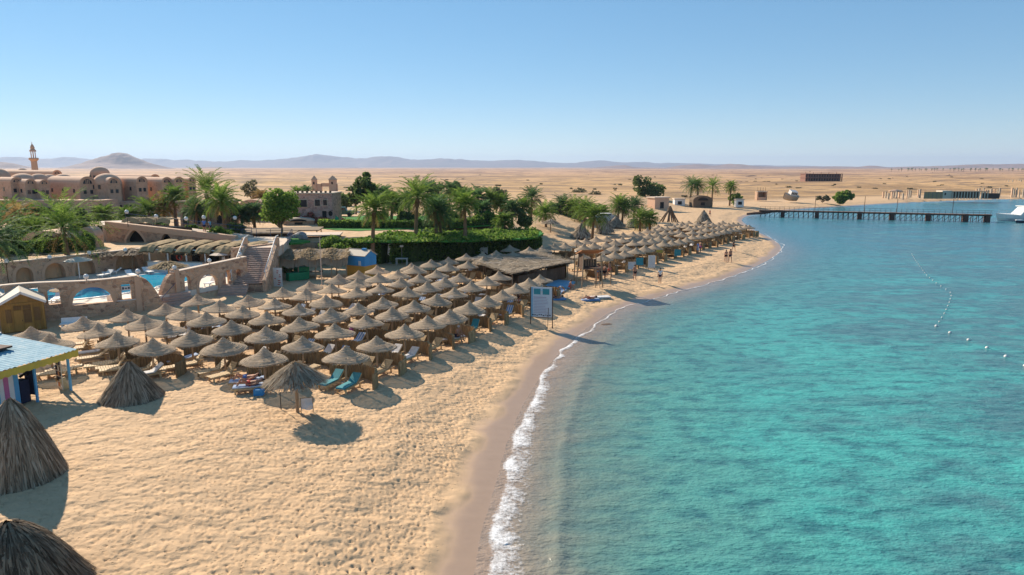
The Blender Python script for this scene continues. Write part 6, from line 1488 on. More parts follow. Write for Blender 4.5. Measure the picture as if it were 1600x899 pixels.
# garden lodges between hotel and walkway
def lodge(px, py, w_px, top_py, z, label, roof='vault', mat='plaster', rz=0.0, wins=2, wall='hotelstone'):
    q = P(px, py, z); W = w_px * q.y / F; H = Zat(px, top_py, q.y) - z; D = W * .8
    t = thing("garden_lodge", label, "lodge", (q.x, q.y + D / 2, z), rz); r = W / 2; hw = H * (.55 if roof == 'vault' else .95)
    MB().box((0, 0, hw / 2 - .2), (W, D, hw + .4)).build("wall", MT[wall], t)
    if roof == 'vault':
        mb = MB(); n = 14; rise = H - hw; vs = [(-(r + .05) * math.cos(math.pi * i / n), y, hw + rise * math.sin(math.pi * i / n)) for y in (-D / 2 - .1, D / 2) for i in range(n + 1)]; mb.add(vs, [(i, i + 1, n + 2 + i, n + 1 + i) for i in range(n)] + [tuple(range(n + 1))]); mb.build("vault_roof", MT[mat], t)
        R_ = r * .55; mb = MB(); g = [(0, -D / 2 - .13, hw)] + [(-R_ * math.cos(math.pi * i / 10), -D / 2 - .13, hw + rise * .62 * math.sin(math.pi * i / 10)) for i in range(11)]; mb.add(g, [(0, i, i + 1) for i in range(1, 11)]); mb.build("lunette_opening", MT['dark'], t)
    else:
        MB().box((0, 0, H), (W * 1.12, D * 1.12, .3)).build("flat_roof", MT[mat], t)
    for k in range(wins): MB().box((-W / 2 + (k + .5) * W / wins, -D / 2 - .02, hw * .45), (min(1.2, W / wins * .5), .08, hw * .5)).build("window", MT['dark'], t)
    return t
lodge(72, 392, 68, 361, 3.95, "round-arched stone garden house behind the hedge", wall='stone')
lodge(138, 388, 26, 355, 3.95, "small vaulted stone garden house at the start of the walkway", wall='stone')
lodge(152, 338, 46, 308, 4.0, "ochre vaulted lodge with a round dark porch below the hotel", 'vault', 'thatch_gold')
lodge(205, 326, 66, 306, 4.0, "low shaded lodge with a flat reed roof in front of the hotel vaults", 'flat', 'thatch', 0, 5)
lodge(318, 358, 70, 316, 4.0, "flat-roofed stone lodge hidden behind the tall date palm", 'flat', 'thatch', 0, 4, 'stone_dark')
lodge(395, 345, 46, 312, 4.0, "brown vaulted lodge behind the leafy tree", 'vault', 'hotelstone', 0, 2, 'stone_dark')
lodge(410, 318, 30, 300, 4.0, "sand-coloured vaulted lodge farther behind the leafy tree", 'vault', 'plaster')
lodge(1030, 330, 26, 309, 1.2, "square pale stone hut with a gabled top behind the spit", 'flat', 'coping', .4, 1, 'plaster')
for k, (px, py, w, tp, lab) in enumerate([(1062, 322, 16, 311, "white-walled hut under the dusty palms across the bay"), (1098, 323, 30, 306, "dark thatched hut between the palms across the bay"), (1156, 322, 12, 312, "small white hut at the end of the huts across the bay"), (945, 342, 22, 332, "low brown stone hut behind the twin palms")]):
    lodge(px, py, w, tp, 1.4, lab, 'vault' if k == 1 else 'flat', 'thatch_dark' if k == 1 else 'coping', 0, 1, 'thatch_dark' if k == 1 else ('white' if k != 3 else 'stone_dark'))
# thatched porch roof over the bushes behind the walkway
q = P(282, 350, 5.4); t = thing("thatched_porch", "golden scalloped thatch porch roof behind the walkway railing", "porch", (q.x, 86.0, 4.2), R(-6))
mb = MB(); n = 40; vs = []; rn = random.Random(12)
for j in range(7):
    for i in range(n + 1): vs.append((-3.2 + 6.4 * i / n, -1.3 + 2.6 * j / 6, 2.3 + .35 * abs(math.sin(i / n * 9.4)) * (1 - j / 9) + .15 * math.sin(j / 6 * 3.14) + rn.uniform(-.04, .04) - (.5 if j == 0 else 0)))
mb.add(vs, [(j * (n + 1) + i, j * (n + 1) + i + 1, (j + 1) * (n + 1) + i + 1, (j + 1) * (n + 1) + i) for j in range(6) for i in range(n)]); mb.build("thatch_roof", MT['thatch_gold'], t)
for sx in (-3, -1, 1, 3): MB().tube([(sx, -1.0, -.3), (sx, -1.0, 2.4)], .08, 6).build("post", MT['post'], t)
for sx in (-3, 3): MB().tube([(sx, 1.0, -.3), (sx, 1.0, 2.4)], .08, 6).build("post", MT['post'], t)

# ------------------------------------------------------------------ stone house and courtyard
def stone_house():
    Y = 112.0; xl, xr = Xat(448, 340, Y), Xat(520, 340, Y); zt = Zat(490, 303, Y); W = xr - xl; H = zt - 3.7; t = thing("stone_house", "two-storey house of purple-grey stone with a flat roof behind the leafy tree", "house", (xl, Y, 3.7))
    D = 6.0; MB().box((W / 2, D / 2, H / 2), (W, D, H)).build("wall", MT['stone_house'], t); MB().box((W / 2, D / 2, H + .08), (W + .3, D + .3, .18)).build("roof_slab", MT['coping'], t)
    for (xa, ya, xb, yb) in [(468, 312.5, 479.5, 323.5), (492, 312, 500, 322), (505, 312, 511, 321)]:
        x0, x1 = Xat(xa, 315, Y) - xl, Xat(xb, 315, Y) - xl; z1, z0 = Zat(490, ya, Y) - 3.7, Zat(490, yb, Y) - 3.7
        f = MB().box(((x0 + x1) / 2, -.03, (z0 + z1) / 2), (x1 - x0 + .16, .1, z1 - z0 + .16)).build("window", MT['coping'], t); MB().box(((x0 + x1) / 2, -.06, (z0 + z1) / 2), (x1 - x0, .1, z1 - z0)).build("pane", MT['glass'], f)
    x0 = Xat(507, 335, Y) - xl; MB().box((x0, -.03, 1.2), (.65, .12, 2.2)).build("door", MT['dark'], t)
    x0 = Xat(516.5, 334, Y) - xl; mb = MB(); mb.add([(x0 + .35 * math.cos(a * .3927), -.03, 1.9 + .42 * math.sin(a * .3927)) for a in range(16)], [tuple(range(15, -1, -1))]); mb.build("round_window", MT['dark'], t)
    for k in range(10): MB().box((.5 + k * W / 10, .1, H + .3), (.3, .3, .35)).build("roof_pot", MT['thatch_dark'], t)
stone_house()
t = lodge(463, 352, 46, 341, 4.0, "low courtyard vault with a rounded cream shell in front of the stone house", 'vault', 'cream', .2, 1, 'stone_dark')
a0, a1 = P(428, 411, 1.0), P(515, 408, 1.0)
arch_wall("retaining_wall", "rough pink stone retaining wall between the stairway and the bulging bush", (a0.x, a0.y), (a1.x, a1.y), .5, lambda u: 3.75 + .25 * math.sin(u * .9), [], .8, 'stone', cat="retaining wall")
for k, (px, py, w, d_, zz, mt, lab) in enumerate([(415, 361, 9, 6, 4.5, 'thatch', "flat reed shade roof beneath the leafy tree"), (497, 366, 6, 3, 4.4, 'coping', "pale boarded platform roof behind the bulging bush"), (462, 358, 7, 4, 4.6, 'thatch', "wide pale terrace roof before the stone house")]):
    q = P(px, py, zz); t = thing("shade_platform", lab, "shade roof", (q.x, q.y, 4.0), R(6)); MB().box((0, 0, zz - 4 + .0), (w, d_, .14), rx=.03).build("roof_slab", MT[mt], t)
    for sx in (-1, 1):
        for sy in (-1, 1): MB().tube([(sx * w * .45, sy * d_ * .42, -.4), (sx * w * .45, sy * d_ * .42, zz - 4)], .08, 6).build("post", MT['post'], t)
q = P(467, 374, 4.0); t = thing("rock_sculpture", "grey rounded rocks heaped beside the small lawn", "rocks", (q.x, q.y, 4.0)); rn = random.Random(4)
for k, (x, y, r) in enumerate([(-.55, 0, .5), (.2, .2, .75), (.8, -.1, .4)]):
    mb = MB(); mb.lathe([(.02, r * 1.3)] + [(r * math.sin(i * .35) * rn.uniform(.85, 1.1), r * .5 + r * .8 * math.cos(i * .35)) for i in range(1, 9)], 12, (x, y, 0), .06, rnd=rn); mb.build("rock", MT['greystone'], t)
# triangular pennants and sails beside the house
for k, (px, py, h_px, w_px, mt, lab) in enumerate([(517, 354, 12, 8, 'redsail', "red pennant banner by the house corner"), (526, 355, 18, 8, 'greensail', "green pennant banner with a white foot"), (536, 353, 13, 9, 'redsail', "orange-red pennant banner right of the green one"), (557, 355, 12, 9, 'white', "white pennant banner with dark print"), (565, 354, 7, 9, 'redsail', "low red banner beside the white one"), (494, 347, 16, 6, 'redsail', "tall thin red pennant in front of the stone house")]):
    q = P(px, py, 4.05); W, H = w_px * q.y / F, h_px * q.y / F; t = thing("pennant_banner", lab, "banner", (q.x, q.y, 4.05), .3 * (k % 3 - 1))
    mb = MB(); mb.hexa([(-W * .5, -.04, .15), (W * .5, -.04, .1), (W * .5, .04, .1), (-W * .5, .04, .15)], [(-W * .1, -.04, H), (W * .45, -.04, H * .8), (W * .45, .04, H * .8), (-W * .1, .04, H)]); mb.build("sail", MT[mt], t); MB().tube([(W * .48, 0, -.2), (W * .45, 0, H)], .04, 6).build("pole", MT['post'], t)
q = P(535, 338, 4.05); t = thing("green_pickup", "dark green pickup vehicle parked behind the banners", "vehicle", (q.x, q.y, 4.0), R(5))
MB().box((0, 0, .75), (4.6, 1.8, .7)).build("body", MT['greenpaint'], t)
mb = MB(); mb.hexa([(-1.3, -.85, 1.1), (.9, -.85, 1.1), (.9, .85, 1.1), (-1.3, .85, 1.1)], [(-.8, -.75, 1.75), (.6, -.75, 1.75), (.6, .75, 1.75), (-.8, .75, 1.75)]); mb.build("cab", MT['greenpaint'], t); MB().box((-.1, -.83, 1.42), (1.2, .06, .38)).build("side_window", MT['glass'], t)
for sx in (-1.4, 1.4):
    for sy in (-.85, .85): MB().tube([(sx, sy - .1, .38), (sx, sy + .1, .38)], .38, 14).build("wheel", MT['black'], t)
# desert gate with two towers
Y = 235.0; xl = Xat(488, 290, Y); t = thing("desert_gate", "sand-coloured gateway with two hipped towers on the desert behind the stone house", "gateway", (xl, Y, 3.5)); k_ = Y / F
for x0, wpx in ((0, 7), (27, 10)):
    W = wpx * k_; MB().box((x0 * k_ + W / 2, 0, 2.7), (W, W, 5.4)).build("tower", MT['plaster'], t)
    r = W * .75; mb = MB(); mb.add([(x0 * k_ + W / 2 + sx * r * .8, sy * r * .8, 5.4) for sx, sy in ((-1, -1), (1, -1), (1, 1), (-1, 1))] + [(x0 * k_ + W / 2, 0, 6.9)], [(0, 1, 4), (1, 2, 4), (2, 3, 4), (3, 0, 4)]); mb.build("hipped_roof", MT['trim'], t)
    MB().box((x0 * k_ + W / 2, -W / 2 - .02, 4.3), (.5, .1, .8)).build("window", MT['dark'], t)
for x, w in ((11, 8), (36, 6)): MB().box((x * k_, 0, 2.0), (w * k_, .8, 4.0)).build("curtain_wall", MT['plaster'], t)
MB().box((20 * k_, 0, 3.7), (12 * k_, .8, 1.2)).build("arch_top", MT['plaster'], t)

# ------------------------------------------------------------------ beach edge by the hedge: hut, reed canopy, furniture
def hut():
    a = P(541, 432, 1.0); Y = a.y; k = Y / F; t = thing("painted_hut", "small hut painted blue above and ochre below with a pale gabled roof", "hut", (a.x, a.y, gz(a.x, a.y)), R(-28))
    W, D, H, G = 2.0, 2.7, 2.35, .55
    MB().box((D / 2, W / 2, .55), (D, W, 1.5)).build("lower_wall", MT['hutyellow'], t); MB().box((D / 2, W / 2, 1.85), (D + .01, W + .01, 1.1)).build("upper_wall", MT['hutblue'], t)
    for x in (-.002, D + .002):
        mb = MB(); mb.add([(x, 0, 2.4), (x, W, 2.4), (x, W / 2, 2.4 + G)], [(0, 1, 2)]); mb.build("gable", MT['hutblue'], t)
    for s in (-1, 1):
        ang = math.atan2(G, W / 2); MB().box((D / 2, W / 2 + s * W / 4, 2.4 + G / 2 + .03), (D + .25, math.hypot(W / 2, G) + .15, .07), rx=-s * ang).build("roof_panel", MT['cream'], t)
    MB().box((D * .75, -.02, 1.6), (.35, .03, .5)).build("notice", MT['towel'], t); MB().box((D * .7, W / 2, 3.05), (.5, .3, .2)).build("roof_box", MT['hutblue'], t)
hut()
q = P(500, 434, 1.0); t = thing("reed_canopy", "long sagging reed canopy on poles left of the painted hut", "canopy", (q.x, q.y, 1.0), R(6)); rn = random.Random(14)
mb = MB(); n = 40; vs = []
for j in range(11):
    for i in range(n + 1):
        u = i / n; vs.append((-3.9 + 7.2 * u, -1.6 + 4.2 * j / 10, 2.35 - .28 * math.sin(u * 9.4) ** 2 * (1 - j / 14) + rn.uniform(-.05, .05) - (.75 + rn.uniform(-.12, .12) if j == 0 else 0) + .06 * j))
mb.add(vs, [(j * (n + 1) + i, j * (n + 1) + i + 1, (j + 1) * (n + 1) + i + 1, (j + 1) * (n + 1) + i) for j in range(10) for i in range(n)]); mb.build("reed_roof", MT['thatch'], t)
mb = MB()
for k in range(900):
    u, v_ = rn.random(), rn.random(); x, y = -3.9 + 7.2 * u, -1.6 + 4.2 * v_; z = 2.45 - .28 * math.sin(u * 9.4) ** 2 + .6 * v_; a = rn.uniform(-.4, .4) + 1.57; d = Vector((math.cos(a), math.sin(a), 0)) * .4; s = Vector((.03, 0, 0)); mb.add([Vector((x, y, z)) - d - s, Vector((x, y, z)) - d + s, Vector((x, y, z)) + d + s, Vector((x, y, z)) + d - s], [(0, 1, 2, 3)])
mb.build("loose_reeds", MT['thatch_gold'], t)["kind"] = "stuff"
for x in (-3.7, -2.0, -.2, 1.5, 3.1):
    for y in (-1.4, 2.3): MB().tube([(x, y, -.3), (x, y, 2.35)], .06, 6).build("pole", MT['post'], t)
MB().box((-1, 1.2, .5), (2.2, .7, .08)).build("table_top", MT['wood_dark'], t)
q = P(500, 443, 1.0); o = MB().tube([(0, 0, -.3), (0, 0, 2.6), (0, 0, 5.0)], [.05, .045, .035], 7).build("flag_pole", MT['coping'], None, loc=(P(503, 447, 1).x, P(503, 447, 1).y, 1.0)); tag(o, "tall pale pole standing in front of the reed canopy", "pole")
q = P(465, 438, 1.0); t = thing("green_bench", "bright green covered bench stack between the stairway and the reed canopy", "bench", (q.x, q.y, 1.0), R(40))
mb = MB(); mb.box((0, 0, .45), (2.2, .8, .8)); mb.build("lower_cover", MT['green_cloth'], t); MB().box((.9, .9, .65), (1.3, 1.0, 1.3)).build("upper_cover", MT['green_cloth'], t)
q = P(612, 410, 1.0); t = thing("closed_parasol", "closed white parasol in front of the overgrown hedge", "parasol", (q.x, q.y - 1.3, 1.0)); MB().lathe([(.02, 3.0), (.12, 2.6), (.27, 1.3), (.22, 1.15), (.05, 1.2)], 10).build("folded_canopy", MT['white'], t); MB().tube([(0, 0, -.1), (0, 0, 2.95)], .04, 6).build("pole", MT['white'], t); MB().lathe([(.3, 0), (.3, .12), (.05, .15)], 10).build("base", MT['concrete'], t)
q = P(630, 412, 1.0); t = thing("white_table", "white table standing beside the closed parasol", "table", (q.x, q.y - 1.0, 1.0)); MB().box((0, 0, .78), (1.5, .9, .06)).build("top", MT['white'], t)
for sx in (-.65, .65):
    for sy in (-.38, .38): MB().box((sx, sy, .36), (.06, .06, .85)).build("leg", MT['white'], t)
q = P(629, 411, 1.0); t = thing("square_lamp", "small square lamp on a thin pole behind the white table", "lamp", (q.x, q.y - .4, 1.0)); MB().tube([(0, 0, -.2), (0, 0, 2.1)], .03, 6).build("pole", MT['greymetal'], t); MB().box((0, 0, 2.2), (.45, .15, .25)).build("lamp_head", MT['white'], t)
globe_lamp((P(700, 402, 1).x, P(700, 402, 1).y - .8, 1.0), "white globe lamp on a short pole before the dark hedge", None, 1.4, .2)
q = P(752, 398, 1.0); t = thing("white_cart", "white covered cart parked under the reed lean-to", "cart", (q.x, q.y - 1.2, 1.0)); MB().box((0, 0, .7), (1.9, .9, .9)).build("body", MT['white'], t); MB().box((0, 0, 1.2), (2.0, 1.0, .06), rx=.15).build("lid", MT['white'], t)
for sx in (-.6, .6): MB().tube([(sx, -.5, .22), (sx, -.4, .22)], .25, 12).build("wheel", MT['black'], t)
# white-painted vehicle among the palms
q = P(943, 352, 1.2); t = thing("parked_van", "pale van parked among the palms behind the thatch tents", "van", (q.x, q.y, gz(q.x, q.y)), R(15)); MB().box((0, 0, 1.0), (4.2, 1.8, 1.2)).build("body", MT['towel'], t); MB().box((.1, 0, 1.75), (2.8, 1.6, .5)).build("cab_roof", MT['white'], t); MB().box((.1, -.82, 1.65), (2.4, .06, .35)).build("side_window", MT['glass'], t)
for sx in (-1.3, 1.3): MB().tube([(sx, -.95, .35), (sx, -.8, .35)], .35, 12).build("wheel", MT['black'], t)

# ------------------------------------------------------------------ far shore
def far_block():
    a = P(1258, 283.5, 2.6); k = a.y / F; W, H = 56 * k, 12 * k; t = thing("unfinished_block", "long unfinished brown concrete block standing alone on the desert plain", "building", (a.x, a.y, 2.4)); D = 9.0
    MB().box((W / 2, D / 2 + 1, H / 2), (W * .98, D, H)).build("core_wall", MT['brickbrown'], t)
    n = 14
    for s in range(3): MB().box((W / 2, D / 2, .15 + s * (H - .3) / 2), (W + .4, D + 2.6, .35)).build("floor_slab", MT['brickbrown'], t)
    for i in range(n + 1): MB().box((i * W / n, -.4, H / 2), (.55, .55, H)).build("column", MT['brickbrown'], t)
    for s in range(2):
        for i in range(n): MB().box(((i + .5) * W / n, .95, H * (.25 + .5 * s)), (W / n * .55, .2, H * .28)).build("window_opening", MT['dark'], t)
    for i in range(0, n, 3): MB().box((i * W / n + .3, 1, H + .5), (.3, .3, 1.0)).build("roof_stub", MT['brickbrown'], t)
far_block()
q = P(1189, 312, 1.6); k = q.y / F; t = thing("ruined_kiosk", "small roofless brown ruin with an open front on the far shore", "ruin", (q.x, q.y, 1.4)); 
MB().box((0, 1.6, 1.6), (15 * k * .8, .4, 3.4)).build("back_wall", MT['stone_dark'], t)
for sx in (-1, 1): MB().box((sx * 6.5 * k, .3, 1.5), (.5, 2.6, 3.1)).build("side_wall", MT['stone_dark'], t)
MB().box((0, 0, 3.0), (15 * k, 2.6, .25)).build("lintel_slab", MT['concrete'], t); MB().box((0, -.9, .5), (12 * k, .4, 1.1)).build("front_wall", MT['plaster'], t)
for sx in (-1, -.3, .4, 1): MB().tube([(sx * 6 * k, 0, 3.0), (sx * 6 * k, 0, 4.6)], .08, 5).build("bare_post", MT['post'], t)
q = P(1233, 314, 1.5); k = q.y / F; t = thing("wrecked_boat", "grounded boat wreck with a tilted hull and broken cabin on the far shore", "boat wreck", (q.x, q.y, 1.5), R(8)); Lb = 24 * k
mb = MB(); st = [(-.5, .10, .6), (-.35, .55, .2), (0, .8, 0), (.3, .7, .1), (.5, .35, .3)]; vs = []
for (u, w, zk) in st:
    for (yy, zz) in ((-w, 1.0), (-w * .7, .35), (0, 0), (w * .7, .35), (w, 1.0)): vs.append((u * Lb, yy * 1.8, zk + zz * 2.2))
mb.add(vs, [(i * 5 + j, i * 5 + j + 1, i * 5 + 6 + j, i * 5 + 5 + j) for i in range(4) for j in range(4)] + [tuple(i * 5 for i in range(5)) + tuple(i * 5 + 4 for i in range(4, -1, -1))]); o = mb.build("hull", MT['concrete'], t); o.rotation_euler = (R(22), R(8), 0)
o = MB().box((Lb * .05, 0, 3.0), (Lb * .45, 2.0, 1.6)).build("cabin", MT['towel'], t); o.rotation_euler = (R(22), R(8), 0)
for j in range(4): o = MB().box((Lb * (-.12 + j * .1), -1.03, 3.2), (Lb * .06, .06, .7)).build("cabin_window", MT['glass'], t); o.rotation_euler = (R(22), R(8), 0)
# shore pavilion with a long pergola
q = P(1444, 310, 1.6); k = q.y / F; t = thing("shore_pavilion", "low shore pavilion with a reed enclosure, cream hut and long dark pergola", "pavilion", (q.x, q.y, 1.4)); u_ = k
for i in range(14): MB().box((u_ * (i * 2.1), 0, 1.3), (u_ * 1.9, .15, 2.6)).build("reed_panel", MT['thatch_gold' if i % 3 else 'thatch'], t)
MB().box((u_ * 35, 2, 1.5), (u_ * 15, 4, 3.0)).build("cream_hut", MT['cream'], t); MB().box((u_ * 32, -.02, 1.8), (u_ * 2, .1, .9)).build("window", MT['dark'], t)
MB().box((u_ * 70, 2.5, 2.7), (u_ * 56, 6, .2)).build("pergola_roof", MT['thatch'], t); MB().box((u_ * 70, 5.0, 1.2), (u_ * 54, .2, 2.4)).build("rear_wall", MT['wood_dark'], t)
for i in range(13): MB().box((u_ * (43 + i * 4.5), -.3, 1.3), (.3, .3, 2.7)).build("post", MT['cream'], t)
MB().box((u_ * 108, 2.0, 1.0), (u_ * 20, 3, 2.0)).build("low_shed", MT['rust'], t)
# roofless columns
rn = random.Random(31); n_ = 0
for (x0, x1, n, yb, hh) in [(1379, 1412, 8, 306, 4.5), (1415, 1424, 3, 305, 6.5), (1434, 1438, 2, 304, 6.5), (1456, 1460, 2, 303, 4.0), (1524, 1565, 9, 302, 6.5), (1578, 1600, 5, 304, 7.5), (1600, 1625, 4, 304, 7.5), (1570, 1598, 6, 284, 5.0)]:
    for i in range(n):
        px = x0 + (x1 - x0) * (i + rn.uniform(.2, .8)) / n; q = P(px, yb + rn.uniform(-1, 1), 2.0); w = rn.uniform(.35, .6); h = hh * .36 * rn.uniform(.7, 1.05)
        mb = MB(); mb.box((0, 0, h / 2 - .5), (w, w, h + 1)); mb.box((0, 0, h + .1), (w * 1.3, w * 1.3, .25)); o = mb.build("ruin_column", MT['concrete' if i % 3 else 'trim'], None, loc=(q.x, q.y, 1.6)); tag(o, "bare square column left standing among the ruins behind the shore pavilion", "column", "columns of the shore ruin")
# desert scrub, low dark mounds, row of far palms
for k, (px, py, w, h, lab) in enumerate([(1500, 275, 30, 3, "dark low gravel mound on the plain before the palm avenue"), (1482, 276, 28, 3.2, "second dark gravel mound beside the first on the plain"), (1175, 276, 30, 3, "low brown ruined wall far out on the desert"), (1200, 276, 20, 3, "short dark ruined wall beside the low brown one"), (1400, 296, 26, 3, "sandy hump on the far shore")]):
    q = P(px, py, 2.5); kk = q.y / F; rn = random.Random(k); mb = MB(); n = 14
    mb.lathe([(.02, h * kk)] + [(w * kk / 2 * i / 5 * rn.uniform(.9, 1.1), h * kk * (1 - (i / 5) ** 1.6)) for i in range(1, 6)], 18, (0, 0, -.5), .12, rnd=rn)
    o = mb.build("desert_mound", MT['mound'] if k < 4 else MT['plaster'], None, loc=(q.x, q.y, 2.0)); o.scale = (1, .5, 1); tag(o, lab, "mound")
rn = random.Random(77)
for i in range(46):
    px = 1398 + i * 4.9 + rn.uniform(-1.2, 1.2) + (0 if i > 12 else rn.uniform(-4, 4)); q = P(px, 268.6, 3.0); s_ = rn.uniform(.85, 1.15)
    if i == 0:
        me = palm_meshes(5, 6.5, 3.0, 26, .3, 0, 'frond_blue', .3)
    t = thing("avenue_palm", "tiny distant palm in the avenue on the desert skyline", "palm tree", (q.x, q.y + rn.uniform(-20, 20), 2.5), rn.uniform(0, 6), "palms of the far avenue", s_ * 1.0); obj("trunk", me[0], t); obj("crown", me[1], t)
for i in range(190):
    px, py = rn.uniform(540, 1600), 269 + 40 * rn.random() ** 1.3
    if py > 298 and px > 1150: continue
    q = P(px, py, 2.0); kk = q.y / F
    if i < 3:
        mb = MB(); leaves(mb, blob_pts(rn, (0, 0, .5), (1.0, 1.0, .55), 120, .2), .35, rn); SC = (globals().get('SC') or []) + [mb.mesh("desert_scrub", MT['leaf_grey'])]
    o = obj("desert_scrub", rn.choice(SC), None, (q.x, q.y, gz(q.x, q.y) - .1)); o.scale = (rn.uniform(.6, 1.9), rn.uniform(.6, 1.6), rn.uniform(.5, 1.0)); tag(o, "low dry scrub clump scattered over the desert plain", "scrub", "scrub clumps of the desert plain")

# ------------------------------------------------------------------ jetty, yacht, floats
def jetty():
    a = P(1186, 333.5, .9); b_ = P(1548, 341.5, .9); d = b_ - a; d.z = 0; Ln = d.length; t = thing("long_jetty", "long rusty jetty on piles with a thin railing reaching across the bay", "jetty", (a.x, a.y, 0), math.atan2(d.y, d.x)); dn = 1.75
    n = 60
    for i in range(n): MB().box(((i + .5) * Ln / n, 0, dn), (Ln / n - .05, 2.2, .18)).build("deck_board", MT['jettywood'], t)
    for s in (-1, 1): MB().box((Ln / 2, s * .95, dn - .22), (Ln, .14, .16)).build("beam", MT['rust'], t)
    m_ = 44
    for i in range(m_ + 1):
        x = Ln * (i + .3) / (m_ + .6)
        for s in (-1, 1): MB().tube([(x, s * .9, -2.0), (x, s * .9, dn)], .07, 6).build("pile", MT['rust'], t)
        if i < m_: 
            x2 = Ln * (i + 1.3) / (m_ + .6); MB().tube([(x, -.9, .25), (x2, -.9, dn - .3)], .05, 5).build("brace", MT['rust'], t)
        MB().tube([(x, -1.05, dn), (x, -1.05, dn + 1.05)], .035, 5).build("rail_post", MT['rust'], t)
    for h in (.55, 1.05): MB().tube([(0, -1.05, dn + h), (Ln, -1.05, dn + h)], .03, 5).build("rail", MT['rust'], t)
    for u in (.27, .46, .60, .75, .9, .985): MB().box((u * Ln, 0, .7), (.9, 2.4, 2.3)).build("mooring_block", MT['rust'], t)
    for u in (.26, .48, .62, .85): MB().tube([(u * Ln, .9, dn), (u * Ln, .9, dn + 4.0)], .06, 6).build("lamp_mast", MT['rust'], t)
MT['jettywood'] = simple("jetty_deck", (.22, .13, .09), (.15, .09, .065), 2, .9, .3, rnd=.15)
jetty()
q0 = P(1176, 333, 1.0); t = thing("jetty_ramp", "rough dark log ramp joining the jetty to the sand", "ramp", (q0.x, q0.y, .6), math.atan2(P(1548, 341.5, .9).y - q0.y, P(1548, 341.5, .9).x - q0.x))
MB().tube([(-1.5, 0, .1), (3, 0, .5), (6, .2, 1.1), (8.5, 0, .9)], [.3, .35, .3, .3], 7).build("log", MT['rust'], t); MB().tube([(-1, 1, .1), (4, .8, .8), (8.5, .6, 1.0)], [.3, .3, .25], 7).build("log", MT['rust'], t); MB().box((7.5, .4, .2), (1.0, 1.6, 1.6)).build("footing", MT['rust'], t)
def yacht():
    a = P(1553, 345, 0); k = a.y / F; t = thing("white_motor_yacht", "white motor yacht with stacked decks moored at the jetty's end", "yacht", (a.x, a.y - .5, 0), R(-4)); Ln, B = 22.0, 5.2
    mb = MB(); st = [(0, .02, 1.9), (.06, .45, 1.75), (.2, .85, 1.55), (.5, 1.0, 1.4), (.85, .98, 1.35), (1, .92, 1.35)]; vs = []
    for (u, w, zt) in st:
        for (yy, zz) in ((-w, zt), (-w * .93, .7), (-w * .55, -.5), (w * .55, -.5), (w * .93, .7), (w, zt)): vs.append((u * Ln + (0 if zz > 1 else .02 * Ln * (1 - u) * (1.4 - zz)), yy * B / 2, zz))
    mb.add(vs, [(i * 6 + j, i * 6 + 6 + j, i * 6 + 7 + j, i * 6 + 1 + j) for i in range(5) for j in range(5)] + [tuple(5 * 6 + j for j in range(6)), tuple(i * 6 for i in range(6)) + tuple(i * 6 + 5 for i in range(5, -1, -1))]); mb.build("hull", MT['white'], t)
    mb = MB(); mb.hexa([(4.5, -2.0, 1.5), (20, -2.2, 1.4), (20, 2.2, 1.4), (4.5, 2.0, 1.5)], [(6.2, -1.8, 3.5), (19, -2.0, 3.5), (19, 2.0, 3.5), (6.2, 1.8, 3.5)]); c = mb.build("main_cabin", MT['white'], t); MB().box((12.5, -2.08, 2.6), (11, .12, .6)).build("window_band", MT['glass'], c)
    MB().box((13, 0, 3.6), (14.5, 4.6, .16)).build("upper_deck", MT['white'], t)
    mb = MB(); mb.hexa([(8, -1.6, 3.7), (16, -1.8, 3.7), (16, 1.8, 3.7), (8, 1.6, 3.7)], [(9.2, -1.4, 5.1), (15.5, -1.6, 5.1), (15.5, 1.6, 5.1), (9.2, 1.4, 5.1)]); c = mb.build("wheelhouse", MT['white'], t); MB().box((12.2, -1.62, 4.5), (5.4, .12, .5)).build("window_band", MT['glass'], c)
    MB().box((12.5, 0, 5.25), (9, 4.0, .14)).build("flybridge_deck", MT['white'], t); MB().box((12.5, 0, 7.0), (6, 3.4, .12)).build("sun_roof", MT['cream'], t)
    for sx in (10, 15):
        for sy in (-1.5, 1.5): MB().tube([(sx, sy, 5.3), (sx, sy, 7.0)], .06, 6).build("roof_post", MT['white'], t)
    MB().tube([(.4, 0, 2.7), (3, -1.6, 2.5), (6, -2.2, 2.4)], .04, 5).build("bow_rail", MT['greymetal'], t)
    for x, y in ((.5, -.1), (1.8, -1.0), (3, -1.6), (4.6, -2.0)): MB().tube([(x, y, 1.6), (x, y, 2.6)], .03, 5).build("rail_post", MT['greymetal'], t)
yacht()
q = P(1592, 348, 0); t = thing("dinghy", "small dark-bottomed dinghy floating beside the yacht's hull", "dinghy", (q.x, q.y - .6, .05), R(20)); mb = MB(); st = [(-1.6, .1), (-.9, .6), (.3, .75), (1.5, .65)]; vs = []
for (x, w) in st: vs += [(x, -w, .55), (x, -w * .6, -.1), (x, w * .6, -.1), (x, w, .55)]
mb.add(vs, [(i * 4 + j, i * 4 + j + 1, i * 4 + 5 + j, i * 4 + 4 + j) for i in range(3) for j in range(3)] + [(12, 13, 14, 15)]); mb.build("hull", MT['navy'], t); MB().tube([(-1.6, 0, .6), (-.9, -.62, .58), (.3, -.77, .58), (1.5, -.66, .58)], .12, 7).build("gunwale", MT['white'], t); MB().tube([(-1.6, 0, .6), (-.9, .62, .58), (.3, .77, .58), (1.5, .66, .58)], .12, 7).build("gunwale", MT['white'], t); MB().box((.5, 0, .45), (.3, 1.3, .06)).build("thwart", MT['wood'], t)
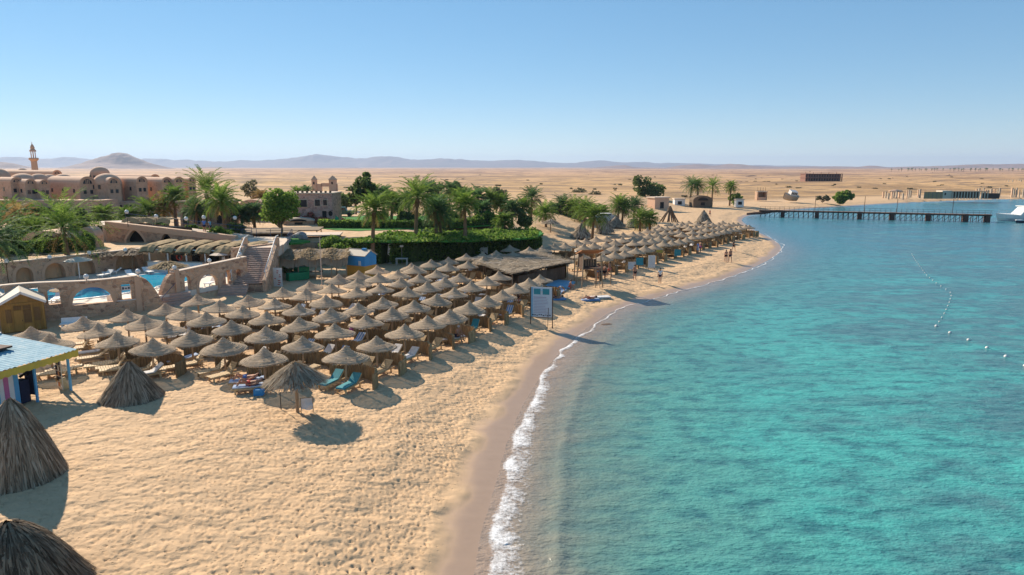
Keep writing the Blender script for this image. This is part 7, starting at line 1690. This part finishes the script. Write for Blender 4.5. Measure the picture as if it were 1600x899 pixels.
def floats(pts, n, label, rr=.075):
    W = [P(x, y, 0.03) for x, y in pts]; t = thing("float_line", label, "float line", W[0]); seg = []; 
    tot = sum((b - a).length for a, b in zip(W[:-1], W[1:])); me = MB().lathe([(.01, rr)] + [(rr * math.sin(i * .52), rr * math.cos(i * .52)) for i in range(1, 6)] + [(.01, -rr)], 10).mesh("float", MT['towel'], True)
    for i in range(n):
        s = tot * i / (n - 1)
        for a, b in zip(W[:-1], W[1:]):
            l = (b - a).length
            if s <= l + 1e-6: p = a + (b - a) * (s / l); break
            s -= l
        obj("float", me, t, p - W[0])
    MB().tube([p - W[0] - Vector((0, 0, .08)) for p in W], .006, 4).build("rope", MT['coping'], t)
floats([(1425, 397), (1430, 406), (1438, 417), (1448, 430), (1462, 442), (1478, 452), (1487.5, 459), (1484, 472), (1477, 488), (1471, 498), (1463, 510)], 27, "crooked line of small white swimming floats on the reef water")
floats([(1463, 510), (1490, 523), (1512, 531), (1536, 541), (1569, 556), (1602, 572)], 6, "line of widely spaced floats nearing the shore side of the reef", .13)
# ------------------------------------------------------------------ people
def skel(pose, rn):
    """joint positions, facing -Y, standing at the origin"""
    j = {}
    if pose in ('stand', 'walk'):
        st = .22 if pose == 'walk' else .05
        j = dict(pelvis=(0, 0, .95), spine=(0, .01, 1.12), chest=(0, .0, 1.33), neck=(0, 0, 1.47), head=(0, -.02, 1.60), crown=(0, -.01, 1.70), nose=(0, -.115, 1.60))
        for s, k in ((-1, 'l'), (1, 'r')):
            f = st * s
            j.update({'sh' + k: (s * .18, 0, 1.40), 'el' + k: (s * .24, .03 + f * .6, 1.13), 'wr' + k: (s * .25, -.05 + f * .9, .89), 'ha' + k: (s * .25, -.07 + f, .80),
                      'hi' + k: (s * .09, 0, .90), 'kn' + k: (s * .10, -f * .8 - .02, .50), 'an' + k: (s * .10, -f * 1.2 + (.05 if s * st > .1 else 0), .08), 'to' + k: (s * .11, -f * 1.2 - .16, .03)})
    elif pose == 'sit':
        j = dict(pelvis=(0, 0, .12), spine=(0, -.06, .30), chest=(0, -.12, .50), neck=(0, -.17, .63), head=(0, -.21, .75), crown=(0, -.21, .86), nose=(0, -.31, .74))
        for s, k in ((-1, 'l'), (1, 'r')):
            j.update({'sh' + k: (s * .18, -.13, .56), 'el' + k: (s * .24, -.26, .33), 'wr' + k: (s * .18, -.48, .30), 'ha' + k: (s * .15, -.56, .32), 'hi' + k: (s * .10, -.05, .11), 'kn' + k: (s * .13, -.44, .22), 'an' + k: (s * .12, -.52, -.18), 'to' + k: (s * .12, -.68, -.26)})
    else:                                             # lying on the back, head towards +Y, one knee up
        j = dict(pelvis=(0, 0, .13), spine=(0, .18, .13), chest=(0, .38, .16), neck=(0, .52, .20), head=(0, .64, .23), crown=(0, .74, .25), nose=(0, .63, .34))
        for s, k in ((-1, 'l'), (1, 'r')):
            up = .30 if s > 0 else .06
            j.update({'sh' + k: (s * .18, .42, .15), 'el' + k: (s * .27, .20, .10), 'wr' + k: (s * .24, -.03, .12), 'ha' + k: (s * .22, -.11, .12), 'hi' + k: (s * .09, -.05, .12), 'kn' + k: (s * .11, -.42, .12 + up), 'an' + k: (s * .11, -.78 + up * .6, .08), 'to' + k: (s * .12, -.86 + up * .6, .20 - up * .4)})
    return {k: Vector(v) for k, v in j.items()}
RAD = dict(pelvis=.135, spine=.12, chest=.14, neck=.055, head=.095, crown=.07, nose=.018, sh=.062, el=.045, wr=.032, ha=.036, hi=.092, kn=.06, an=.042, to=.036)
BODY = [('pelvis', 'spine'), ('spine', 'chest'), ('chest', 'neck'), ('neck', 'head'), ('head', 'crown'), ('head', 'nose')] + [e for k in 'lr' for e in (('chest', 'sh' + k), ('sh' + k, 'el' + k), ('el' + k, 'wr' + k), ('wr' + k, 'ha' + k), ('pelvis', 'hi' + k), ('hi' + k, 'kn' + k), ('kn' + k, 'an' + k), ('an' + k, 'to' + k))]
def rad_of(k): return RAD.get(k) or RAD[k[:-1]]
def skin_obj(name, pts, edges, rad, mat, parent, root='pelvis', levels=1):
    keys = list(pts); me = bpy.data.meshes.new(name); me.from_pydata([pts[k] for k in keys], [(keys.index(a), keys.index(b)) for a, b in edges], []); me.materials.append(mat)
    o = obj(name, me, parent); m = o.modifiers.new("skin", 'SKIN'); m.use_smooth_shade = True
    for i, k in enumerate(keys): me.skin_vertices[0].data[i].radius = (rad[k],) * 2; me.skin_vertices[0].data[i].use_root = (k == root)
    sb = o.modifiers.new("sub", 'SUBSURF'); sb.levels = levels; sb.render_levels = levels + 1
    return o
def person(px, py, z, pose, rz, label, top=None, bottom='navy', hair='hair', s=1.0, group=None, dress=False, loc=None):
    rn = random.Random(int(px * 3 + py)); q = loc or Pg(px, py); zz = z if loc or pose != 'stand' and pose != 'walk' else gz(q.x, q.y)
    t = thing("person", label, "person", (q.x, q.y, q.z if loc else zz), rz, group, s); J = skel(pose, rn)
    pts = dict(J); ed = list(BODY); rad = {k: rad_of(k) for k in J}
    for k in 'lr':                                    # four unequal fingers and a thumb from each palm
        d = (J['ha' + k] - J['wr' + k]).normalized(); sd = d.cross(Vector((0, 1, 0)) if abs(d.y) < .8 else Vector((1, 0, 0))).normalized()
        for i, (o_, l) in enumerate(((-.033, .062), (-.011, .075), (.011, .07), (.033, .055))):
            n1, n2 = f'f{i}{k}', f'g{i}{k}'; pts[n1] = J['ha' + k] + sd * o_ + d * .045; pts[n2] = J['ha' + k] + sd * o_ * 1.15 + d * (.045 + l); ed += [('ha' + k, n1), (n1, n2)]; rad[n1] = .010; rad[n2] = .008
        n1 = 't' + k; pts[n1] = J['ha' + k].lerp(J['wr' + k], .3) + sd * .06 + d * .02; ed.append(('ha' + k, n1)); rad[n1] = .011
    skin_obj("body", pts, ed, rad, MT['skin'], t)
    def wear(name, keys, mat, grow, extra=None):
        kk = dict((k, J[k]) for k in keys); e = [(a, b) for a, b in BODY if a in kk and b in kk]; r = {k: rad_of(k) + grow for k in kk}
        for (a, b, u, g) in (extra or []):
            n = 'x' + b; kk[n] = J[a].lerp(J[b], u); e.append((a, n)); r[n] = rad_of(a) * (1 - u) + rad_of(b) * u + g
        skin_obj(name, kk, e, r, mat, t, 'pelvis' if 'pelvis' in kk else 'chest')
    if top: wear("shirt", ['pelvis', 'spine', 'chest', 'shl', 'shr'], MT[top], .018, [('shl', 'ell', .55, .02), ('shr', 'elr', .55, .02)])
    if dress: wear("dress", ['pelvis', 'spine', 'chest', 'hil', 'hir', 'knl', 'knr'], MT[bottom], .03)
    elif bottom: wear("shorts", ['pelvis', 'hil', 'hir'], MT[bottom], .02, [('hil', 'knl', .45, .025), ('hir', 'knr', .45, .025)])
    up = (J['crown'] - J['neck']).normalized(); c = J['head'] + up * .045 + (Vector((0, .035, 0)) if pose != 'lie' else Vector((0, .02, -.03)))
    mb = MB(); mb.lathe([(.01, .10)] + [(.115 * math.sin(i * .42), .10 - .13 * (1 - math.cos(i * .42))) for i in range(1, 5)] + [(.09, -.06)], 12, (0, 0, 0)); h = mb.build("hair", MT[hair], t, True)
    h.location = c; h.rotation_mode = 'QUATERNION'; h.rotation_quaternion = Vector((0, 0, 1)).rotation_difference(up)
    return t
MT['greyhair'] = simple("grey_hair", (.55, .52, .48), (.45, .42, .4), 10, .8, .2, rnd=0)
person(1031, 443.5, 1.0, 'stand', 2.9, "man in white shirt and dark shorts standing at the water's side", 'white', 'navy')
person(991.5, 438, 1.0, 'stand', .5, "tanned woman in a dark bikini standing near the lookout tower", None, 'black')
person(934, 436, 1.0, 'walk', 2.6, "bather in white shorts beside the lookout tower's ladder", None, 'bluecloth')
person(939, 437, 1.0, 'stand', 3.3, "bare-chested bather in navy trunks in the group below the lookout tower", None, 'navy')
person(945, 437, 1.0, 'stand', 2.2, "bather in black swimwear at the edge of the group below the lookout tower", None, 'black')
person(930, 432, 1.0, 'stand', 1.0, "bather in a red top behind the group below the lookout tower", 'red', 'navy')
person(952, 433, 1.0, 'walk', 4.0, "tanned bather in red shorts right of the group below the lookout tower", None, 'red')
person(1134, 409.5, 1.0, 'walk', 3.0, "walker in dark swimwear, slimmer of the pair on the open spit", None, 'black', s=.96)
person(1140.5, 410, 1.0, 'walk', 3.2, "bare-chested walker in dark trunks, broader of the pair on the open spit", None, 'navy', s=1.04)
person(1146, 393, 1.0, 'walk', 1.2, "person all in black walking on the spit near the umbrellas", 'black', 'black')
person(1090, 397, 1.0, 'stand', .8, "woman in a flowered pale blue dress by the spit's front umbrellas", 'bluecloth', 'bluetowel', dress=True)
person(1094, 395, 1.0, 'stand', 2.0, "bather in pink shorts beside the woman in the pale blue dress", None, 'pinkcloth')
person(1109, 339, 1.2, 'walk', .5, "lone figure in red walking on the sand behind the spit", 'red', 'navy')
lw = P(298, 369.5, 5.2); lw = Vector((lw.x, 82.6, 0))
for k, (dx, top_) in enumerate(((0, 'bluecloth'), (.75, 'boardblue'))):
    x = lw.x + dx; u = max(0, min(Lw, (x + 49.5) / max(.1, dW.x))); person(298 + 7 * k, 369, zwalk(u), 'stand', .4 + k, ("person in a blue shirt standing on the walkway at the railing", "person in a pale blue shirt beside the other one on the walkway")[k], top_, 'navy', loc=Vector((x, W1.y + dW.y * u + 1.0, zwalk(u))))
# seated man on his towel-covered lounger
q = Pg(706, 536)
lounger((q.x, q.y), R(24), "low lounger with a white towel on which the white-haired man sits", None, .15, 'towel')
person(716, 529, 0, 'sit', R(55), "white-haired bare-chested man in dark trunks sitting on a white lounger", None, 'navy', 'greyhair', loc=Vector((q.x + .35, q.y + .1, q.z + .42)))
q = Pg(889, 452); person(889, 452, 0, 'sit', R(80), "bare-chested man sitting on the light blue mat near the brushwood shade", None, 'red', 'hair', loc=Vector((q.x, q.y, q.z + .12)))
q = Pg(809, 478); person(809, 478, 1.0, 'stand', 3.3, "stooped bather in a black swimsuit behind the notice board", 'black', 'black', s=.92)
q = Pg(548, 532); person(548, 532, 0, 'sit', 2.4, "woman in a pink dress sitting under the straw umbrellas", 'pinkcloth', 'pinkcloth', loc=Vector((q.x, q.y, q.z + .42)), dress=True)
# couple sunbathing on two loungers left of the shaggy parasol
for k, (px, py, bt, lab) in enumerate([(386, 604, 'bluecloth', "sunbather with raised knee lying on the farther striped lounger by the shaggy parasol"), (392, 613, 'red', "sunbather in red trunks lying on the nearer striped lounger by the shaggy parasol")]):
    q = Pg(px, py); hd = R(14)
    lounger((q.x, q.y), hd, ("farther blue and white striped lounger under the lying couple", "nearer blue and white striped lounger under the lying couple")[k], None, .15, 'bluetowel')
    person(px, py, 0, 'lie', hd - math.pi / 2, lab, None, bt, loc=Vector((q.x - .02, q.y, q.z + .40)))
o = MB().box((0, 0, .16), (.5, .3, .32)).build("beach_bag", MT['hutblue'], None, loc=(P(405, 617, 1.0).x, P(405, 617, 1.0).y, gz(P(405, 617, 1.0).x, P(405, 617, 1.0).y))); tag(o, "bright blue beach bag on the sand by the lying couple", "bag")
# sunbathers on the open sand right of the board
for k, (px, py, cv, lab, lab2) in enumerate([(921, 470, 'bluetowel', "sunbather lying on a blue and red towel on open sand", "blue towel mat spread on open sand beyond the notice board"), (938, 467, 'towel', None, "white mat beside the sunbather on open sand"), (868, 468, 'bluetowel', "dark-dressed sunbather lying behind the notice board", "striped mat behind the notice board")]):
    q = Pg(px, py); o = MB().box((0, 0, .04), (1.9, .8, .14)).build("towel_mat", MT[cv], None, loc=(q.x, q.y, q.z), rz=R(12)); tag(o, lab2, "towel")
    if lab: person(px, py, 0, 'lie', R(12 - 90), lab, None, 'red' if k == 0 else 'navy', loc=Vector((q.x, q.y, q.z + .08)))
o = MB().box((0, 0, .05), (.85, .45, .16)).build("driftwood_lump", MT['wood_dark'], None, loc=(P(948, 491, .9).x, P(948, 491, .9).y, gz(P(948, 491, .9).x, P(948, 491, .9).y)), rz=.4); tag(o, "dark lump of seaweed on the sand near the wet edge", "seaweed")
# yellow and turquoise sheets hung under the spit's umbrellas
for px, py, mt, lab in [(1028, 394, 'yellow', "yellow sheet hung beneath the spit's front umbrellas"), (1056, 396, 'teal', "turquoise towel hung beneath the spit's front umbrellas"), (997, 411, 'teal', "pale turquoise towel over a windbreak near the tanned woman"), (985, 417, 'towel', "white towels heaped on a lounger near the lookout tower")]:
    q = P(px, py + 6, 1.0); rn = random.Random(px); mb = MB(); n = 6; vs = [(-.45 + .9 * i / (n - 1), rn.uniform(-.06, .06), .5 + .9 * j_ / (n - 1)) for j_ in range(n) for i in range(n)]
    f = [(j_ * n + i, j_ * n + i + 1, (j_ + 1) * n + i + 1, (j_ + 1) * n + i) for j_ in range(n - 1) for i in range(n - 1)]; mb.add(vs, f)
    t = thing("hung_sheet", lab, "sheet", (q.x, q.y - .9, gz(q.x, q.y))); mb.build("cloth", MT[mt], t, True)
    for sx in (-.46, .46): MB().tube([(sx, 0, -.2), (sx, 0, 1.45)], .025, 5).build("stake", MT['post'], t)
